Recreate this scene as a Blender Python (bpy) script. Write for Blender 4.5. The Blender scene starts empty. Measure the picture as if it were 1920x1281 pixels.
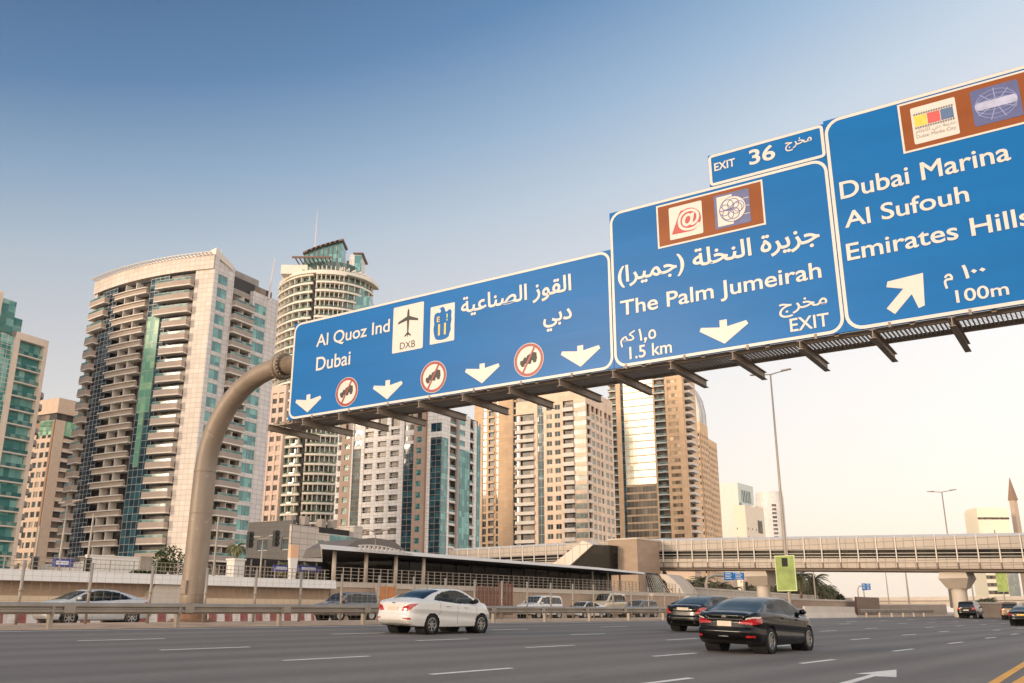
import bpy, bmesh, math, random
import numpy as np
from math import sin, cos, tan, atan2, pi, radians, sqrt, floor
from mathutils import Vector, Matrix
from mathutils.geometry import tessellate_polygon

random.seed(7)
RNG = np.random.default_rng(7)
SC = bpy.context.scene
COL = SC.collection

# ------------------------------------------------------------------ camera
CAM_H = 1.40
FPX, PITCH = 1690.0, radians(16.7)
cd = bpy.data.cameras.new('camera')
cam = bpy.data.objects.new('camera', cd)
COL.objects.link(cam)
cam.location = (0, 0, CAM_H)
cam.rotation_euler = (pi / 2 + PITCH, 0, 0)
cd.sensor_width = 36.0
cd.lens = FPX / 1920.0 * 36.0
cd.clip_start = 0.1
cd.clip_end = 20000
SC.camera = cam

# ------------------------------------------------------------------ sky and sun
SUN_AZ, SUN_EL = radians(238), radians(11)
HAZE = 0.00006


def srgb(r, g, b, a=1.0):
    def f(c):
        c = c / 255.0
        return c / 12.92 if c <= 0.04045 else ((c + 0.055) / 1.055) ** 2.4
    return (f(r), f(g), f(b), a)


wd = bpy.data.worlds.new('World')
SC.world = wd
wd.use_nodes = True
nt = wd.node_tree
nt.nodes.clear()
N = nt.nodes.new
out = N('ShaderNodeOutputWorld')
sky = N('ShaderNodeTexSky')
sky.sky_type = 'NISHITA'
sky.sun_disc = False
sky.sun_elevation = SUN_EL
sky.sun_rotation = SUN_AZ
sky.dust_density = 3.0
sky.air_density = 1.0
bg1 = N('ShaderNodeBackground')
bg1.inputs['Strength'].default_value = 0.05
nt.links.new(sky.outputs[0], bg1.inputs['Color'])
# the clear evening air opposite the sun: pale at the horizon, deep blue high up and at right angles to the sun
tc = N('ShaderNodeTexCoord')
sx = N('ShaderNodeSeparateXYZ')
nt.links.new(tc.outputs['Generated'], sx.inputs[0])


def wmath(op, a, b):
    n = N('ShaderNodeMath')
    n.operation = op
    for i, q in enumerate((a, b)):
        if isinstance(q, (int, float)):
            n.inputs[i].default_value = q
        else:
            nt.links.new(q, n.inputs[i])
    return n.outputs[0]


k = wmath('SUBTRACT', 1.0, wmath('MULTIPLY', sx.outputs['X'], 0.50))
back = wmath('MULTIPLY', wmath('MAXIMUM', wmath('MULTIPLY', sx.outputs['Y'], -1.0), 0.0), 0.75)   # paler towards the sunset behind the camera
k = wmath('MULTIPLY', k, wmath('SUBTRACT', 1.0, back))
t = wmath('MULTIPLY', wmath('MAXIMUM', sx.outputs['Z'], 0.0), k)
ramp = N('ShaderNodeValToRGB')
cr = ramp.color_ramp
SKY = [(0.0, (250, 232, 212)), (0.10, (249, 235, 222)), (0.22, (239, 232, 227)), (0.33, (216, 214, 216)), (0.42, (190, 201, 212)),
       (0.50, (150, 176, 202)), (0.60, (88, 130, 174)), (0.72, (48, 92, 140)), (0.86, (120, 138, 160)), (1.0, (186, 184, 182))]  # highest stops turn pale again, lifted for ambient fill
while len(cr.elements) < len(SKY):
    cr.elements.new(0.5)
for e, (p, c) in zip(cr.elements, SKY):
    e.position = p
    e.color = srgb(*c)
nt.links.new(t, ramp.inputs[0])
bg2 = N('ShaderNodeBackground')
glow = wmath('MULTIPLY', wmath('MAXIMUM', wmath('MULTIPLY', sx.outputs['Y'], -1.0), 0.0), 1.5)     # the sunset half of the sky is the brighter half, raised as fill light
zenith_fill = wmath('MULTIPLY', wmath('MAXIMUM', wmath('SUBTRACT', sx.outputs['Z'], 0.68), 0.0), 2.4)  # unseen zenith brightened as added fill light
nt.links.new(wmath('ADD', wmath('ADD', glow, zenith_fill), wmath('ADD', wmath('MULTIPLY', sx.outputs['X'], 0.30), 0.91)), bg2.inputs['Strength'])
nt.links.new(ramp.outputs[0], bg2.inputs['Color'])
add = N('ShaderNodeAddShader')
nt.links.new(bg1.outputs[0], add.inputs[0])
nt.links.new(bg2.outputs[0], add.inputs[1])
nt.links.new(add.outputs[0], out.inputs['Surface'])

sl = bpy.data.lights.new('sun', 'SUN')
so = bpy.data.objects.new('sun', sl)
COL.objects.link(so)
sl.energy = 2.3
sl.angle = radians(10)
sl.color = (1.0, 0.80, 0.60)
sdir = Vector((sin(SUN_AZ) * cos(SUN_EL), cos(SUN_AZ) * cos(SUN_EL), sin(SUN_EL)))
so.rotation_euler = sdir.to_track_quat('Z', 'Y').to_euler()

SC.view_settings.view_transform = 'Standard'
SC.view_settings.look = 'None'
SC.view_settings.exposure = 0.0
SC.view_settings.gamma = 1.0
SC.view_settings.use_curve_mapping = False
SC.render.engine = 'CYCLES'
SC.cycles.use_denoising = True
SC.cycles.max_bounces = 6
SC.cycles.volume_bounces = 1
SC.cycles.sample_clamp_indirect = 6.0

# ------------------------------------------------------------------ road frame: T metres along the carriageway, L metres to the left of the camera
TH = radians(37.2)
RV = Vector((sin(TH), cos(TH), 0))
NV = Vector((-cos(TH), sin(TH), 0))
ROAD_ROT = pi / 2 - TH
CROSS = 0.034


def W(T, L, z=0.0):
    p = RV * T + NV * L
    return Vector((p.x, p.y, z))


def ray(px, py):
    return (Vector((0, cos(PITCH), sin(PITCH))) + Vector((1, 0, 0)) * ((px - 960) / FPX)
            + Vector((0, -sin(PITCH), cos(PITCH))) * ((640.5 - py) / FPX))


def onlat(px, py, L):
    d = ray(px, py)
    p = d * (L / d.dot(NV))
    return p.dot(RV), p.z + CAM_H


def atT(px, py, T):
    d = ray(px, py)
    p = d * (T / d.dot(RV))
    return p.dot(NV), p.z + CAM_H


def onroad(px, py):
    d = ray(px, py)
    p = d * (-CAM_H / (d.z - CROSS * d.dot(NV)))
    return p.dot(RV), p.dot(NV)


def atY(px, py, Y):
    d = ray(px, py)
    p = d * (Y / d.y)
    return Vector((p.x, p.y, p.z + CAM_H))


# ------------------------------------------------------------------ mesh helpers
class MB:
    def __init__(s):
        s.v, s.f, s.m = [], [], []

    def quad(s, a, b, c, d, mi=0):
        n = len(s.v)
        s.v += [tuple(a), tuple(b), tuple(c), tuple(d)]
        s.f.append((n, n + 1, n + 2, n + 3))
        s.m.append(mi)

    def poly(s, pts, mi=0):
        n = len(s.v)
        s.v += [tuple(p) for p in pts]
        s.f.append(tuple(range(n, n + len(pts))))
        s.m.append(mi)

    def hexa(s, p, mi=0):
        n = len(s.v)
        s.v += [tuple(q) for q in p]
        for f in ((3, 2, 1, 0), (4, 5, 6, 7), (0, 1, 5, 4), (1, 2, 6, 5), (2, 3, 7, 6), (3, 0, 4, 7)):
            s.f.append(tuple(n + i for i in f))
            s.m.append(mi)

    def box(s, x0, x1, y0, y1, z0, z1, mi=0):
        s.hexa([(x0, y0, z0), (x1, y0, z0), (x1, y1, z0), (x0, y1, z0), (x0, y0, z1), (x1, y0, z1), (x1, y1, z1), (x0, y1, z1)], mi)

    def prism(s, pts, fn, d0, d1, mi=0):
        """polygon pts (a,b) extruded from depth d0 to d1; fn(a,b,d) -> xyz"""
        n = len(s.v)
        k = len(pts)
        s.v += [tuple(fn(a, b, d0)) for a, b in pts] + [tuple(fn(a, b, d1)) for a, b in pts]
        s.f.append(tuple(range(n, n + k)))
        s.f.append(tuple(range(n + 2 * k - 1, n + k - 1, -1)))
        s.m += [mi, mi]
        for i in range(k):
            j = (i + 1) % k
            s.f.append((n + j, n + i, n + k + i, n + k + j))
            s.m.append(mi)

    def tube(s, path, rad, n=10, mi=0, cap=True):
        path = [Vector(p) for p in path]
        rads = rad if isinstance(rad, (list, tuple)) else [rad] * len(path)
        base = len(s.v)
        up = None
        for i, p in enumerate(path):
            d = (path[min(i + 1, len(path) - 1)] - path[max(i - 1, 0)]).normalized()
            if up is None:
                up = Vector((0, 0, 1)) if abs(d.z) < 0.9 else Vector((1, 0, 0))
            a = d.cross(up).normalized()
            b = a.cross(d).normalized()
            up = b
            for q in range(n):
                w = 2 * pi * q / n
                s.v.append(tuple(p + (a * cos(w) + b * sin(w)) * rads[i]))
        for i in range(len(path) - 1):
            for q in range(n):
                r = (q + 1) % n
                s.f.append((base + i * n + q, base + i * n + r, base + (i + 1) * n + r, base + (i + 1) * n + q))
                s.m.append(mi)
        if cap:
            s.f.append(tuple(base + q for q in range(n))[::-1])
            e = base + (len(path) - 1) * n
            s.f.append(tuple(e + q for q in range(n)))
            s.m += [mi, mi]

    def lathe(s, prof, n=24, fn=None, mi=0):
        """profile of (radius, height) about the z axis, fn maps xyz"""
        fn = fn or (lambda x, y, z: (x, y, z))
        base = len(s.v)
        for r, h in prof:
            for q in range(n):
                w = 2 * pi * q / n
                s.v.append(tuple(fn(r * cos(w), r * sin(w), h)))
        for i in range(len(prof) - 1):
            for q in range(n):
                r = (q + 1) % n
                s.f.append((base + i * n + q, base + i * n + r, base + (i + 1) * n + r, base + (i + 1) * n + q))
                s.m.append(mi)

    def mesh(s, name, mats, smooth=False):
        me = bpy.data.meshes.new(name)
        me.from_pydata(s.v, [], s.f)
        for m in (mats if isinstance(mats, (list, tuple)) else [mats]):
            me.materials.append(m)
        if any(s.m):
            me.polygons.foreach_set('material_index', s.m)
        if smooth:
            me.polygons.foreach_set('use_smooth', [True] * len(s.f))
        me.update()
        return me

    def build(s, name, mats, parent=None, loc=(0, 0, 0), smooth=False, rotz=0.0):
        return link(name, s.mesh(name, mats, smooth), parent, loc, rotz)


def link(name, me, parent=None, loc=(0, 0, 0), rotz=0.0):
    o = bpy.data.objects.new(name, me)
    COL.objects.link(o)
    o.location = loc
    o.rotation_euler = (0, 0, rotz)
    if parent is not None:
        o.parent = parent
    return o


def thing(name, label, cat, loc=(0, 0, 0), rotz=0.0, group=None):
    o = bpy.data.objects.new(name, None)
    COL.objects.link(o)
    o.location = loc
    o.rotation_euler = (0, 0, rotz)
    o.empty_display_size = 0.3
    return tag(o, label, cat, group)


def tag(o, label, cat, group=None):
    o['label'] = label
    o['category'] = cat
    if group:
        o['group'] = group
    return o


def struct(o):
    o['kind'] = 'structure'
    return o


def stuff(o):
    o['kind'] = 'stuff'
    return o


def dup(root, loc, rotz=None, label=None):
    r = root.copy()
    COL.objects.link(r)
    r.location = loc
    if rotz is not None:
        r.rotation_euler = (0, 0, rotz)
    if label:
        r['label'] = label
    for ch in list(root.children):
        c = ch.copy()
        COL.objects.link(c)
        c.parent = r
        for g in ch.children:
            d = g.copy()
            COL.objects.link(d)
            d.parent = c
    return r


# ------------------------------------------------------------------ materials
def newmat(name):
    m = bpy.data.materials.new(name)
    m.use_nodes = True
    t = m.node_tree
    b = t.nodes['Principled BSDF']
    return m, t, b


def setc(t, b, col_socket):
    t.links.new(col_socket, b.inputs['Base Color'])


def mixcol(t, fac, a, b, mode='MIX'):
    n = t.nodes.new('ShaderNodeMix')
    n.data_type = 'RGBA'
    n.blend_type = mode
    for i, q in ((0, fac), (6, a), (7, b)):
        if hasattr(q, 'links'):
            t.links.new(q, n.inputs[i])
        else:
            n.inputs[i].default_value = q
    return n.outputs[2]


def noise(t, scale, detail=4, coord='Object', stretch=None, rough=0.6):
    tcn = t.nodes.new('ShaderNodeTexCoord')
    v = tcn.outputs[coord]
    if stretch:
        mp = t.nodes.new('ShaderNodeMapping')
        mp.inputs['Scale'].default_value = stretch
        t.links.new(v, mp.inputs['Vector'])
        v = mp.outputs[0]
    n = t.nodes.new('ShaderNodeTexNoise')
    n.inputs['Scale'].default_value = scale
    n.inputs['Detail'].default_value = detail
    n.inputs['Roughness'].default_value = rough
    t.links.new(v, n.inputs['Vector'])
    return n.outputs['Fac']


def rampf(t, fac, lo, hi, a=0.0, b=1.0):
    n = t.nodes.new('ShaderNodeMapRange')
    n.inputs[1].default_value, n.inputs[2].default_value = lo, hi
    n.inputs[3].default_value, n.inputs[4].default_value = a, b
    t.links.new(fac, n.inputs[0])
    return n.outputs[0]


def bump(t, b, fac, strength=0.2, dist=0.05):
    n = t.nodes.new('ShaderNodeBump')
    n.inputs['Strength'].default_value = strength
    n.inputs['Distance'].default_value = dist
    t.links.new(fac, n.inputs['Height'])
    t.links.new(n.outputs[0], b.inputs['Normal'])


def mat(name, col, rough=0.7, metal=0.0, var=0.12, scale=0.6, bmp=0.0, coat=0.0, spec=0.5, stretch=None, bscale=None):
    m, t, b = newmat(name)
    c = srgb(*col)
    if var:
        f = noise(t, scale, 5, stretch=stretch)
        f = rampf(t, f, 0.3, 0.7)
        lo = tuple(x * (1 - var) for x in c[:3]) + (1,)
        hi = tuple(min(1, x * (1 + var * 0.6)) for x in c[:3]) + (1,)
        setc(t, b, mixcol(t, f, lo, hi))
    else:
        b.inputs['Base Color'].default_value = c
    b.inputs['Roughness'].default_value = rough
    b.inputs['Metallic'].default_value = metal
    b.inputs['Specular IOR Level'].default_value = spec
    if coat:
        b.inputs['Coat Weight'].default_value = coat
        b.inputs['Coat Roughness'].default_value = 0.04
    if bmp:
        bump(t, b, noise(t, bscale or scale * 4, 6), bmp, 0.05)
    return m


def wallcoord(t):
    """(x+y, z) of the object, so a tile pattern runs along any upright wall"""
    tcn = t.nodes.new('ShaderNodeTexCoord')
    s = t.nodes.new('ShaderNodeSeparateXYZ')
    t.links.new(tcn.outputs['Object'], s.inputs[0])
    a = t.nodes.new('ShaderNodeMath')
    t.links.new(s.outputs[0], a.inputs[0])
    t.links.new(s.outputs[1], a.inputs[1])
    c = t.nodes.new('ShaderNodeCombineXYZ')
    t.links.new(a.outputs[0], c.inputs[0])
    t.links.new(s.outputs[2], c.inputs[1])
    return c.outputs[0]


def mat_tile(name, col, line, w=1.2, h=0.8, gap=0.03, rough=0.55, var=0.08, offset=0.0):
    m, t, b = newmat(name)
    v = wallcoord(t)
    br = t.nodes.new('ShaderNodeTexBrick')
    br.offset = offset
    br.inputs['Scale'].default_value = 1.0
    br.inputs['Brick Width'].default_value = w
    br.inputs['Row Height'].default_value = h
    br.inputs['Mortar Size'].default_value = gap
    c = srgb(*col)
    br.inputs['Color1'].default_value = tuple(x * (1 - var) for x in c[:3]) + (1,)
    br.inputs['Color2'].default_value = tuple(min(1, x * (1 + var)) for x in c[:3]) + (1,)
    br.inputs['Mortar'].default_value = srgb(*line)
    t.links.new(v, br.inputs['Vector'])
    f = rampf(t, noise(t, 0.12, 5, stretch=(1, 1, 0.3)), 0.3, 0.75, 0.86, 1.06)
    mul = mixcol(t, 1.0, br.outputs['Color'], (1, 1, 1, 1), 'MULTIPLY')
    n = t.nodes[-1]
    cc = t.nodes.new('ShaderNodeCombineColor')
    for i in range(3):
        t.links.new(f, cc.inputs[i])
    t.links.new(cc.outputs[0], mul.node.inputs[7])
    setc(t, b, mul)
    b.inputs['Roughness'].default_value = rough
    return m


def mat_glass(name, dark, light, pw=1.5, ph=1.65, rough=0.06, tilt=0.03, spec=0.9, metal=0.0, curtain=None):
    """curtain-wall glazing: every pane a slightly different tone and set at a slightly different angle"""
    m, t, b = newmat(name)
    v = wallcoord(t)
    dv = t.nodes.new('ShaderNodeVectorMath')
    dv.operation = 'DIVIDE'
    dv.inputs[1].default_value = (pw, ph, 1)
    t.links.new(v, dv.inputs[0])
    fl = t.nodes.new('ShaderNodeVectorMath')
    fl.operation = 'FLOOR'
    t.links.new(dv.outputs[0], fl.inputs[0])
    wn = t.nodes.new('ShaderNodeTexWhiteNoise')
    t.links.new(fl.outputs[0], wn.inputs['Vector'])
    oi = t.nodes.new('ShaderNodeObjectInfo')
    ad = t.nodes.new('ShaderNodeMath')
    t.links.new(wn.outputs['Value'], ad.inputs[0])
    t.links.new(oi.outputs['Random'], ad.inputs[1])
    fr = t.nodes.new('ShaderNodeMath')
    fr.operation = 'FRACT'
    t.links.new(ad.outputs[0], fr.inputs[0])
    f = rampf(t, fr.outputs[0], 0.45, 1.0, 0, 1)
    cg = mixcol(t, f, srgb(*dark), srgb(*light))
    if curtain:
        cg = mixcol(t, rampf(t, fr.outputs[0], 0.80, 0.84, 0, 1), cg, srgb(*curtain))
    setc(t, b, cg)
    b.inputs['Roughness'].default_value = rough
    b.inputs['Specular IOR Level'].default_value = spec
    b.inputs['Metallic'].default_value = metal
    g = t.nodes.new('ShaderNodeNewGeometry')
    sb = t.nodes.new('ShaderNodeVectorMath')
    sb.operation = 'SUBTRACT'
    t.links.new(wn.outputs['Color'], sb.inputs[0])
    sb.inputs[1].default_value = (0.5, 0.5, 0.5)
    sc = t.nodes.new('ShaderNodeVectorMath')
    sc.operation = 'SCALE'
    t.links.new(sb.outputs[0], sc.inputs[0])
    sc.inputs['Scale'].default_value = tilt
    av = t.nodes.new('ShaderNodeVectorMath')
    t.links.new(g.outputs['Normal'], av.inputs[0])
    t.links.new(sc.outputs[0], av.inputs[1])
    nm = t.nodes.new('ShaderNodeVectorMath')
    nm.operation = 'NORMALIZE'
    t.links.new(av.outputs[0], nm.inputs[0])
    t.links.new(nm.outputs[0], b.inputs['Normal'])
    return m


M = {}
M['concrete'] = mat('concrete', (168, 152, 134), 0.85, var=0.16, scale=0.35, bmp=0.15)
M['pale_concrete'] = mat('pale_concrete', (198, 184, 168), 0.8, var=0.12, scale=0.3)
M['tan_wall'] = mat('tan_wall', (166, 142, 120), 0.9, var=0.14, scale=0.4, stretch=(1, 1, 3), bmp=0.1)
M['galv'] = mat('galvanised_steel', (158, 146, 132), 0.5, 0.4, var=0.18, scale=1.2)
M['steel_paint'] = mat('painted_steel', (150, 140, 126), 0.5, 0.2, var=0.15, scale=0.8)
M['black'] = mat('black_plastic', (22, 21, 21), 0.5, var=0)
M['dark'] = mat('dark_interior', (34, 31, 30), 0.8, var=0.2, scale=0.5)
M['white_paint'] = mat('white_paint', (222, 214, 204), 0.5, var=0.06)
M['road_white'] = mat('road_marking_white', (214, 206, 196), 0.7, var=0.22, scale=3.0)
M['road_yellow'] = mat('road_marking_yellow', (224, 158, 52), 0.7, var=0.18, scale=2.0)
# ------------------------------------------------------------------ ground, carriageways, verge
def mat_asphalt(name, col, lanes):
    m, t, b = newmat(name)
    tcn = t.nodes.new('ShaderNodeTexCoord')
    c = srgb(*col)
    f1 = rampf(t, noise(t, 0.35, 5, stretch=(0.10, 1.6, 1)), 0.3, 0.7, 0.80, 1.14)     # long tyre-polished streaks
    f2 = rampf(t, noise(t, 14, 3, stretch=(0.6, 1, 1)), 0.25, 0.75, 0.9, 1.1)
    mu = t.nodes.new('ShaderNodeMath')
    mu.operation = 'MULTIPLY'
    t.links.new(f1, mu.inputs[0])
    t.links.new(f2, mu.inputs[1])
    f = mu.outputs[0]
    if lanes:
        # tar seams, patches and oil drips
        f3 = rampf(t, noise(t, 0.16, 2, stretch=(0.25, 1.2, 1)), 0.56, 0.60, 1.0, 0.90)
        f4 = rampf(t, noise(t, 1.1, 4, stretch=(0.35, 1.4, 1)), 0.62, 0.76, 1.0, 0.74)
        for ff in (f3, f4):
            mm = t.nodes.new('ShaderNodeMath')
            mm.operation = 'MULTIPLY'
            t.links.new(f, mm.inputs[0])
            t.links.new(ff, mm.inputs[1])
            f = mm.outputs[0]
        s = t.nodes.new('ShaderNodeSeparateXYZ')
        t.links.new(tcn.outputs['Object'], s.inputs[0])
        a = t.nodes.new('ShaderNodeMath')
        a.operation = 'MULTIPLY'
        a.inputs[1].default_value = 2 * pi / 3.65 * 2
        t.links.new(s.outputs[1], a.inputs[0])
        q = t.nodes.new('ShaderNodeMath')
        q.operation = 'SINE'
        t.links.new(a.outputs[0], q.inputs[0])
        g = rampf(t, q.outputs[0], -1, 1, 0.88, 1.08)
        m2 = t.nodes.new('ShaderNodeMath')
        m2.operation = 'MULTIPLY'
        t.links.new(f, m2.inputs[0])
        t.links.new(g, m2.inputs[1])
        f = m2.outputs[0]
    cc = t.nodes.new('ShaderNodeCombineColor')
    for i in range(3):
        t.links.new(f, cc.inputs[i])
    setc(t, b, mixcol(t, 1.0, c, cc.outputs[0], 'MULTIPLY'))
    b.inputs['Roughness'].default_value = 0.75
    b.inputs['Specular IOR Level'].default_value = 0.2
    bump(t, b, noise(t, 40, 3), 0.25, 0.02)
    return m


M['asphalt'] = mat_asphalt('asphalt', (114, 107, 101), True)
M['asphalt_side'] = mat_asphalt('asphalt_side', (148, 130, 116), False)
M['sand'] = mat('sandy_soil', (176, 148, 122), 0.95, var=0.28, scale=0.9, bmp=0.6, bscale=3)
M['far_ground'] = mat('far_ground', (186, 168, 150), 0.95, var=0.15, scale=0.02)


def sheet(prof, T0, T1, step=40.0):
    mb = MB()
    n = max(1, int((T1 - T0) / step))
    for i in range(n):
        a, b = T0 + (T1 - T0) * i / n, T0 + (T1 - T0) * (i + 1) / n
        for (l0, z0), (l1, z1) in zip(prof[:-1], prof[1:]):
            mb.quad((a, l0, z0), (b, l0, z0), (b, l1, z1), (a, l1, z1))
    return mb


g = struct(sheet([(-2500, -0.9), (-17, -0.9), (0, -0.35), (27, 0.55), (40, 0.66), (4000, 0.66)], -1500, 4500, 500).build('ground', M['far_ground'], None, (0, 0, 0), rotz=ROAD_ROT))
road = struct(sheet([(L, CROSS * L) for L in (-16, -8, 0, 8, 16, 24, 26.9)], -80, 900, 30).build('highway', M['asphalt'], None, rotz=ROAD_ROT))

lm = MB()


def dash(T0, T1, L, w=0.14, mb=None, mi=0, L2=None):
    L2 = L if L2 is None else L2
    z = lambda l: CROSS * l + 0.005
    (mb or lm).quad((T0, L - w / 2, z(L - w / 2)), (T1, L2 - w / 2, z(L2 - w / 2)), (T1, L2 + w / 2, z(L2 + w / 2)), (T0, L + w / 2, z(L + w / 2)), mi)


for L0, T0 in ((21.75, 11.7), (18.15, 11.6), (14.6, 12.0), (10.95, 12.2), (7.75, 13.3)):
    for kk in range(-3, 40):
        a = T0 + 8.05 * kk
        bend = 0.0 if a > 60 else 0.0004 * max(0, a) ** 2
        dash(a, a + 2.3, L0 + bend, 0.15)
lm.build('lane_marking', M['road_white'], road)
el = MB()
dash(-80, 75, 26.15, 0.16, el)
dash(75, 500, 26.0, 0.16, el)
el.build('edge_line', M['road_white'], road)
am = MB()                                                          # turn arrow painted in the exit lane
ap = [onroad(*p) for p in ((1560, 1285), (1586, 1285), (1641, 1268.6), (1681, 1270.5), (1681, 1256), (1603, 1263.8), (1634, 1265))]
am.poly([(T, L, CROSS * L + 0.005) for T, L in ap])
am.build('arrow_marking', M['road_white'], road)
ym = MB()
p0, p1, p2, p3 = onroad(1846, 1285), onroad(1868, 1285), onroad(1925, 1247.5), onroad(1925, 1238)
ym.poly([(T, L, CROSS * L + 0.005) for T, L in (p0, p1, p2, p3)])
p0, p1, p2, p3 = onroad(1889, 1285), onroad(1918, 1285), onroad(1930, 1277), onroad(1930, 1262)
ym.poly([(T, L, CROSS * L + 0.005) for T, L in (p0, p1, p2, p3)])
ym.build('yellow_marking', M['road_yellow'], road)

struct(sheet([(26.9, 0.90), (27.6, 0.95), (29.0, 1.02), (31.0, 1.05), (33.0, 1.0), (33.4, 0.80)], -80, 700, 30).build('verge', M['sand'], None, rotz=ROAD_ROT))
struct(sheet([(33.3, 0.86), (42.2, 0.84)], -80, 700, 30).build('service_road', M['asphalt_side'], None, rotz=ROAD_ROT))
struct(sheet([(42.2, 0.845), (56, 0.85)], -80, 400, 30).build('parking_lot', M['asphalt_side'], None, rotz=ROAD_ROT))

# kerb of red and white blocks along the far side of the service road
m, t, b = newmat('red_white_kerb')
tcn = t.nodes.new('ShaderNodeTexCoord')
s_ = t.nodes.new('ShaderNodeSeparateXYZ')
t.links.new(tcn.outputs['Object'], s_.inputs[0])
q = t.nodes.new('ShaderNodeMath')
q.operation = 'MULTIPLY'
q.inputs[1].default_value = 1 / 0.98
t.links.new(s_.outputs[0], q.inputs[0])
fr = t.nodes.new('ShaderNodeMath')
fr.operation = 'FRACT'
t.links.new(q.outputs[0], fr.inputs[0])
gt = t.nodes.new('ShaderNodeMath')
gt.operation = 'GREATER_THAN'
gt.inputs[1].default_value = 0.5
t.links.new(fr.outputs[0], gt.inputs[0])
cc = mixcol(t, gt.outputs[0], srgb(140, 72, 66), srgb(214, 202, 190))
setc(t, b, mixcol(t, rampf(t, noise(t, 2.5, 5), 0.45, 0.75, 0, 0.5), cc, srgb(150, 128, 108)))
b.inputs['Roughness'].default_value = 0.8
M['kerb'] = m
kb = MB()
kb.prism([(42.0, 0.8), (42.5, 0.8), (42.45, 1.32), (42.08, 1.32)], lambda a, b, d: (d, a, b), -60, onlat(590, 1160, 42)[0])
kr = tag(kb.build('kerb', M['kerb'], None, rotz=ROAD_ROT), 'low kerb of alternating red and white blocks beside the service road', 'kerb')

# ------------------------------------------------------------------ guardrails, concrete barrier, fence
post = MB()
post.box(-0.06, 0.06, -0.075, 0.075, -0.1, 0.62)
post.box(-0.05, 0.05, -0.15, -0.075, 0.42, 0.66)
POST = post.mesh('post', M['galv'])


def wbeam(T0, T1, L, zf, parent):
    prof = [(0.0, 0.42), (-0.03, 0.45), (-0.08, 0.49), (-0.08, 0.53), (-0.01, 0.57), (-0.01, 0.60), (-0.08, 0.64), (-0.08, 0.69), (-0.03, 0.73), (0.0, 0.75)]
    mb = MB()
    n = int((T1 - T0) / 4)
    for i in range(n):
        a, b = T0 + (T1 - T0) * i / n, T0 + (T1 - T0) * (i + 1) / n
        for (l0, z0), (l1, z1) in zip(prof[:-1], prof[1:]):
            mb.quad((a, l0, z0 + zf), (b + 0.05, l0, z0 + zf), (b + 0.05, l1, z1 + zf), (a, l1, z1 + zf))
            mb.quad((a, l1 + 0.006, z1 + zf), (b, l1 + 0.006, z1 + zf), (b, l0 + 0.006, z0 + zf), (a, l0 + 0.006, z0 + zf))
        mb.box(b - 0.22, b + 0.12, -0.087, -0.082, 0.46 + zf, 0.72 + zf)
    return mb.build('beam', M['galv'], parent)


def guardrail(T0, T1, L, z, label):
    r = thing('guardrail', label, 'guardrail', W(0, L, z), ROAD_ROT, 'steel guardrails along the median')
    wbeam(T0, T1, 0, 0.0, r)
    T = T0 + 2.2
    while T < T1:
        link('post', POST, r, (T, 0.09, 0))
        T += 4.15
    return r


guardrail(-30.0, 74.5, 27.15, 0.915, 'long grey steel guardrail along the left edge of the highway')
guardrail(87.5, 114, 26.6, 0.90, 'far grey guardrail between the concrete barrier and the bridge pier')
cb = MB()
cb.prism([(0, 0), (0.6, 0), (0.55, 0.15), (0.42, 0.45), (0.38, 0.95), (0.22, 0.95), (0.18, 0.45), (0.05, 0.15)], lambda a, b, d: (d, a, b), 0, 0.01)
cb = MB()
for i in range(4):
    a, b = 74.9 + i * 3.2, 74.9 + (i + 1) * 3.2 - 0.02
    cb.prism([(0, 0), (0.6, 0), (0.55, 0.15), (0.42, 0.45), (0.38, 0.95), (0.22, 0.95), (0.18, 0.45), (0.05, 0.15)], lambda q, w, d: (d, q, w), a, b)
tag(cb.build('concrete_barrier', M['pale_concrete'], None, W(0, 26.9, 0.90), rotz=ROAD_ROT), 'pale concrete barrier wall ending the near guardrail', 'barrier')

# tall wire fence on the median
wire = mat('fence_wire', (150, 140, 126), 0.6, 0.3, var=0)
fr_ = thing('wire_fence', 'tall see-through wire fence with round steel posts behind the near guardrail', 'fence', W(0, 29.5, 1.03), ROAD_ROT)
fp = MB()
fp.tube([(0, 0, -0.15), (0, 0, 1.92)], 0.05, 8)
fp.tube([(0, 0, 0.98), (0, 0, 1.06)], 0.07, 8)
FP = fp.mesh('post', M['galv'], True)
fw_ = MB()
Tn = -6.0
while Tn < 72:
    link('post', FP, fr_, (Tn, 0, 0))
    Tn += 2.2
for i in range(int(78 / 0.30)):
    a = -6 + i * 0.30
    fw_.box(a, a + 0.005, -0.003, 0.003, 0.1, 1.8)
for zz in np.arange(0.1, 1.9, 0.15):
    fw_.box(-6, 72, -0.0045, -0.0025, zz, zz + 0.005)
fw_.build('wire_mesh', wire, fr_)
# ------------------------------------------------------------------ sign gantry
PB = W(20.8, 30.8, 1.03)
SD = Vector((0.837, -0.548, 0)).normalized()                        # along the sign, towards the camera side of the road
SB = Vector((-SD.y, SD.x, 0))                                       # behind the sign
S_ROT = atan2(SD.y, SD.x)
FACE = -0.60


def SP(px, py, off=FACE):
    """where the photographed point lies on the sign face: metres along it, height above the pole base"""
    d = ray(px, py)
    P = Vector((PB.x, PB.y, CAM_H)) + SB * off - Vector((0, 0, CAM_H))
    p = d * (P.dot(SB) / d.dot(SB))
    q = p - Vector((PB.x, PB.y, 0))
    return q.dot(SD), p.z + CAM_H - PB.z


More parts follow.
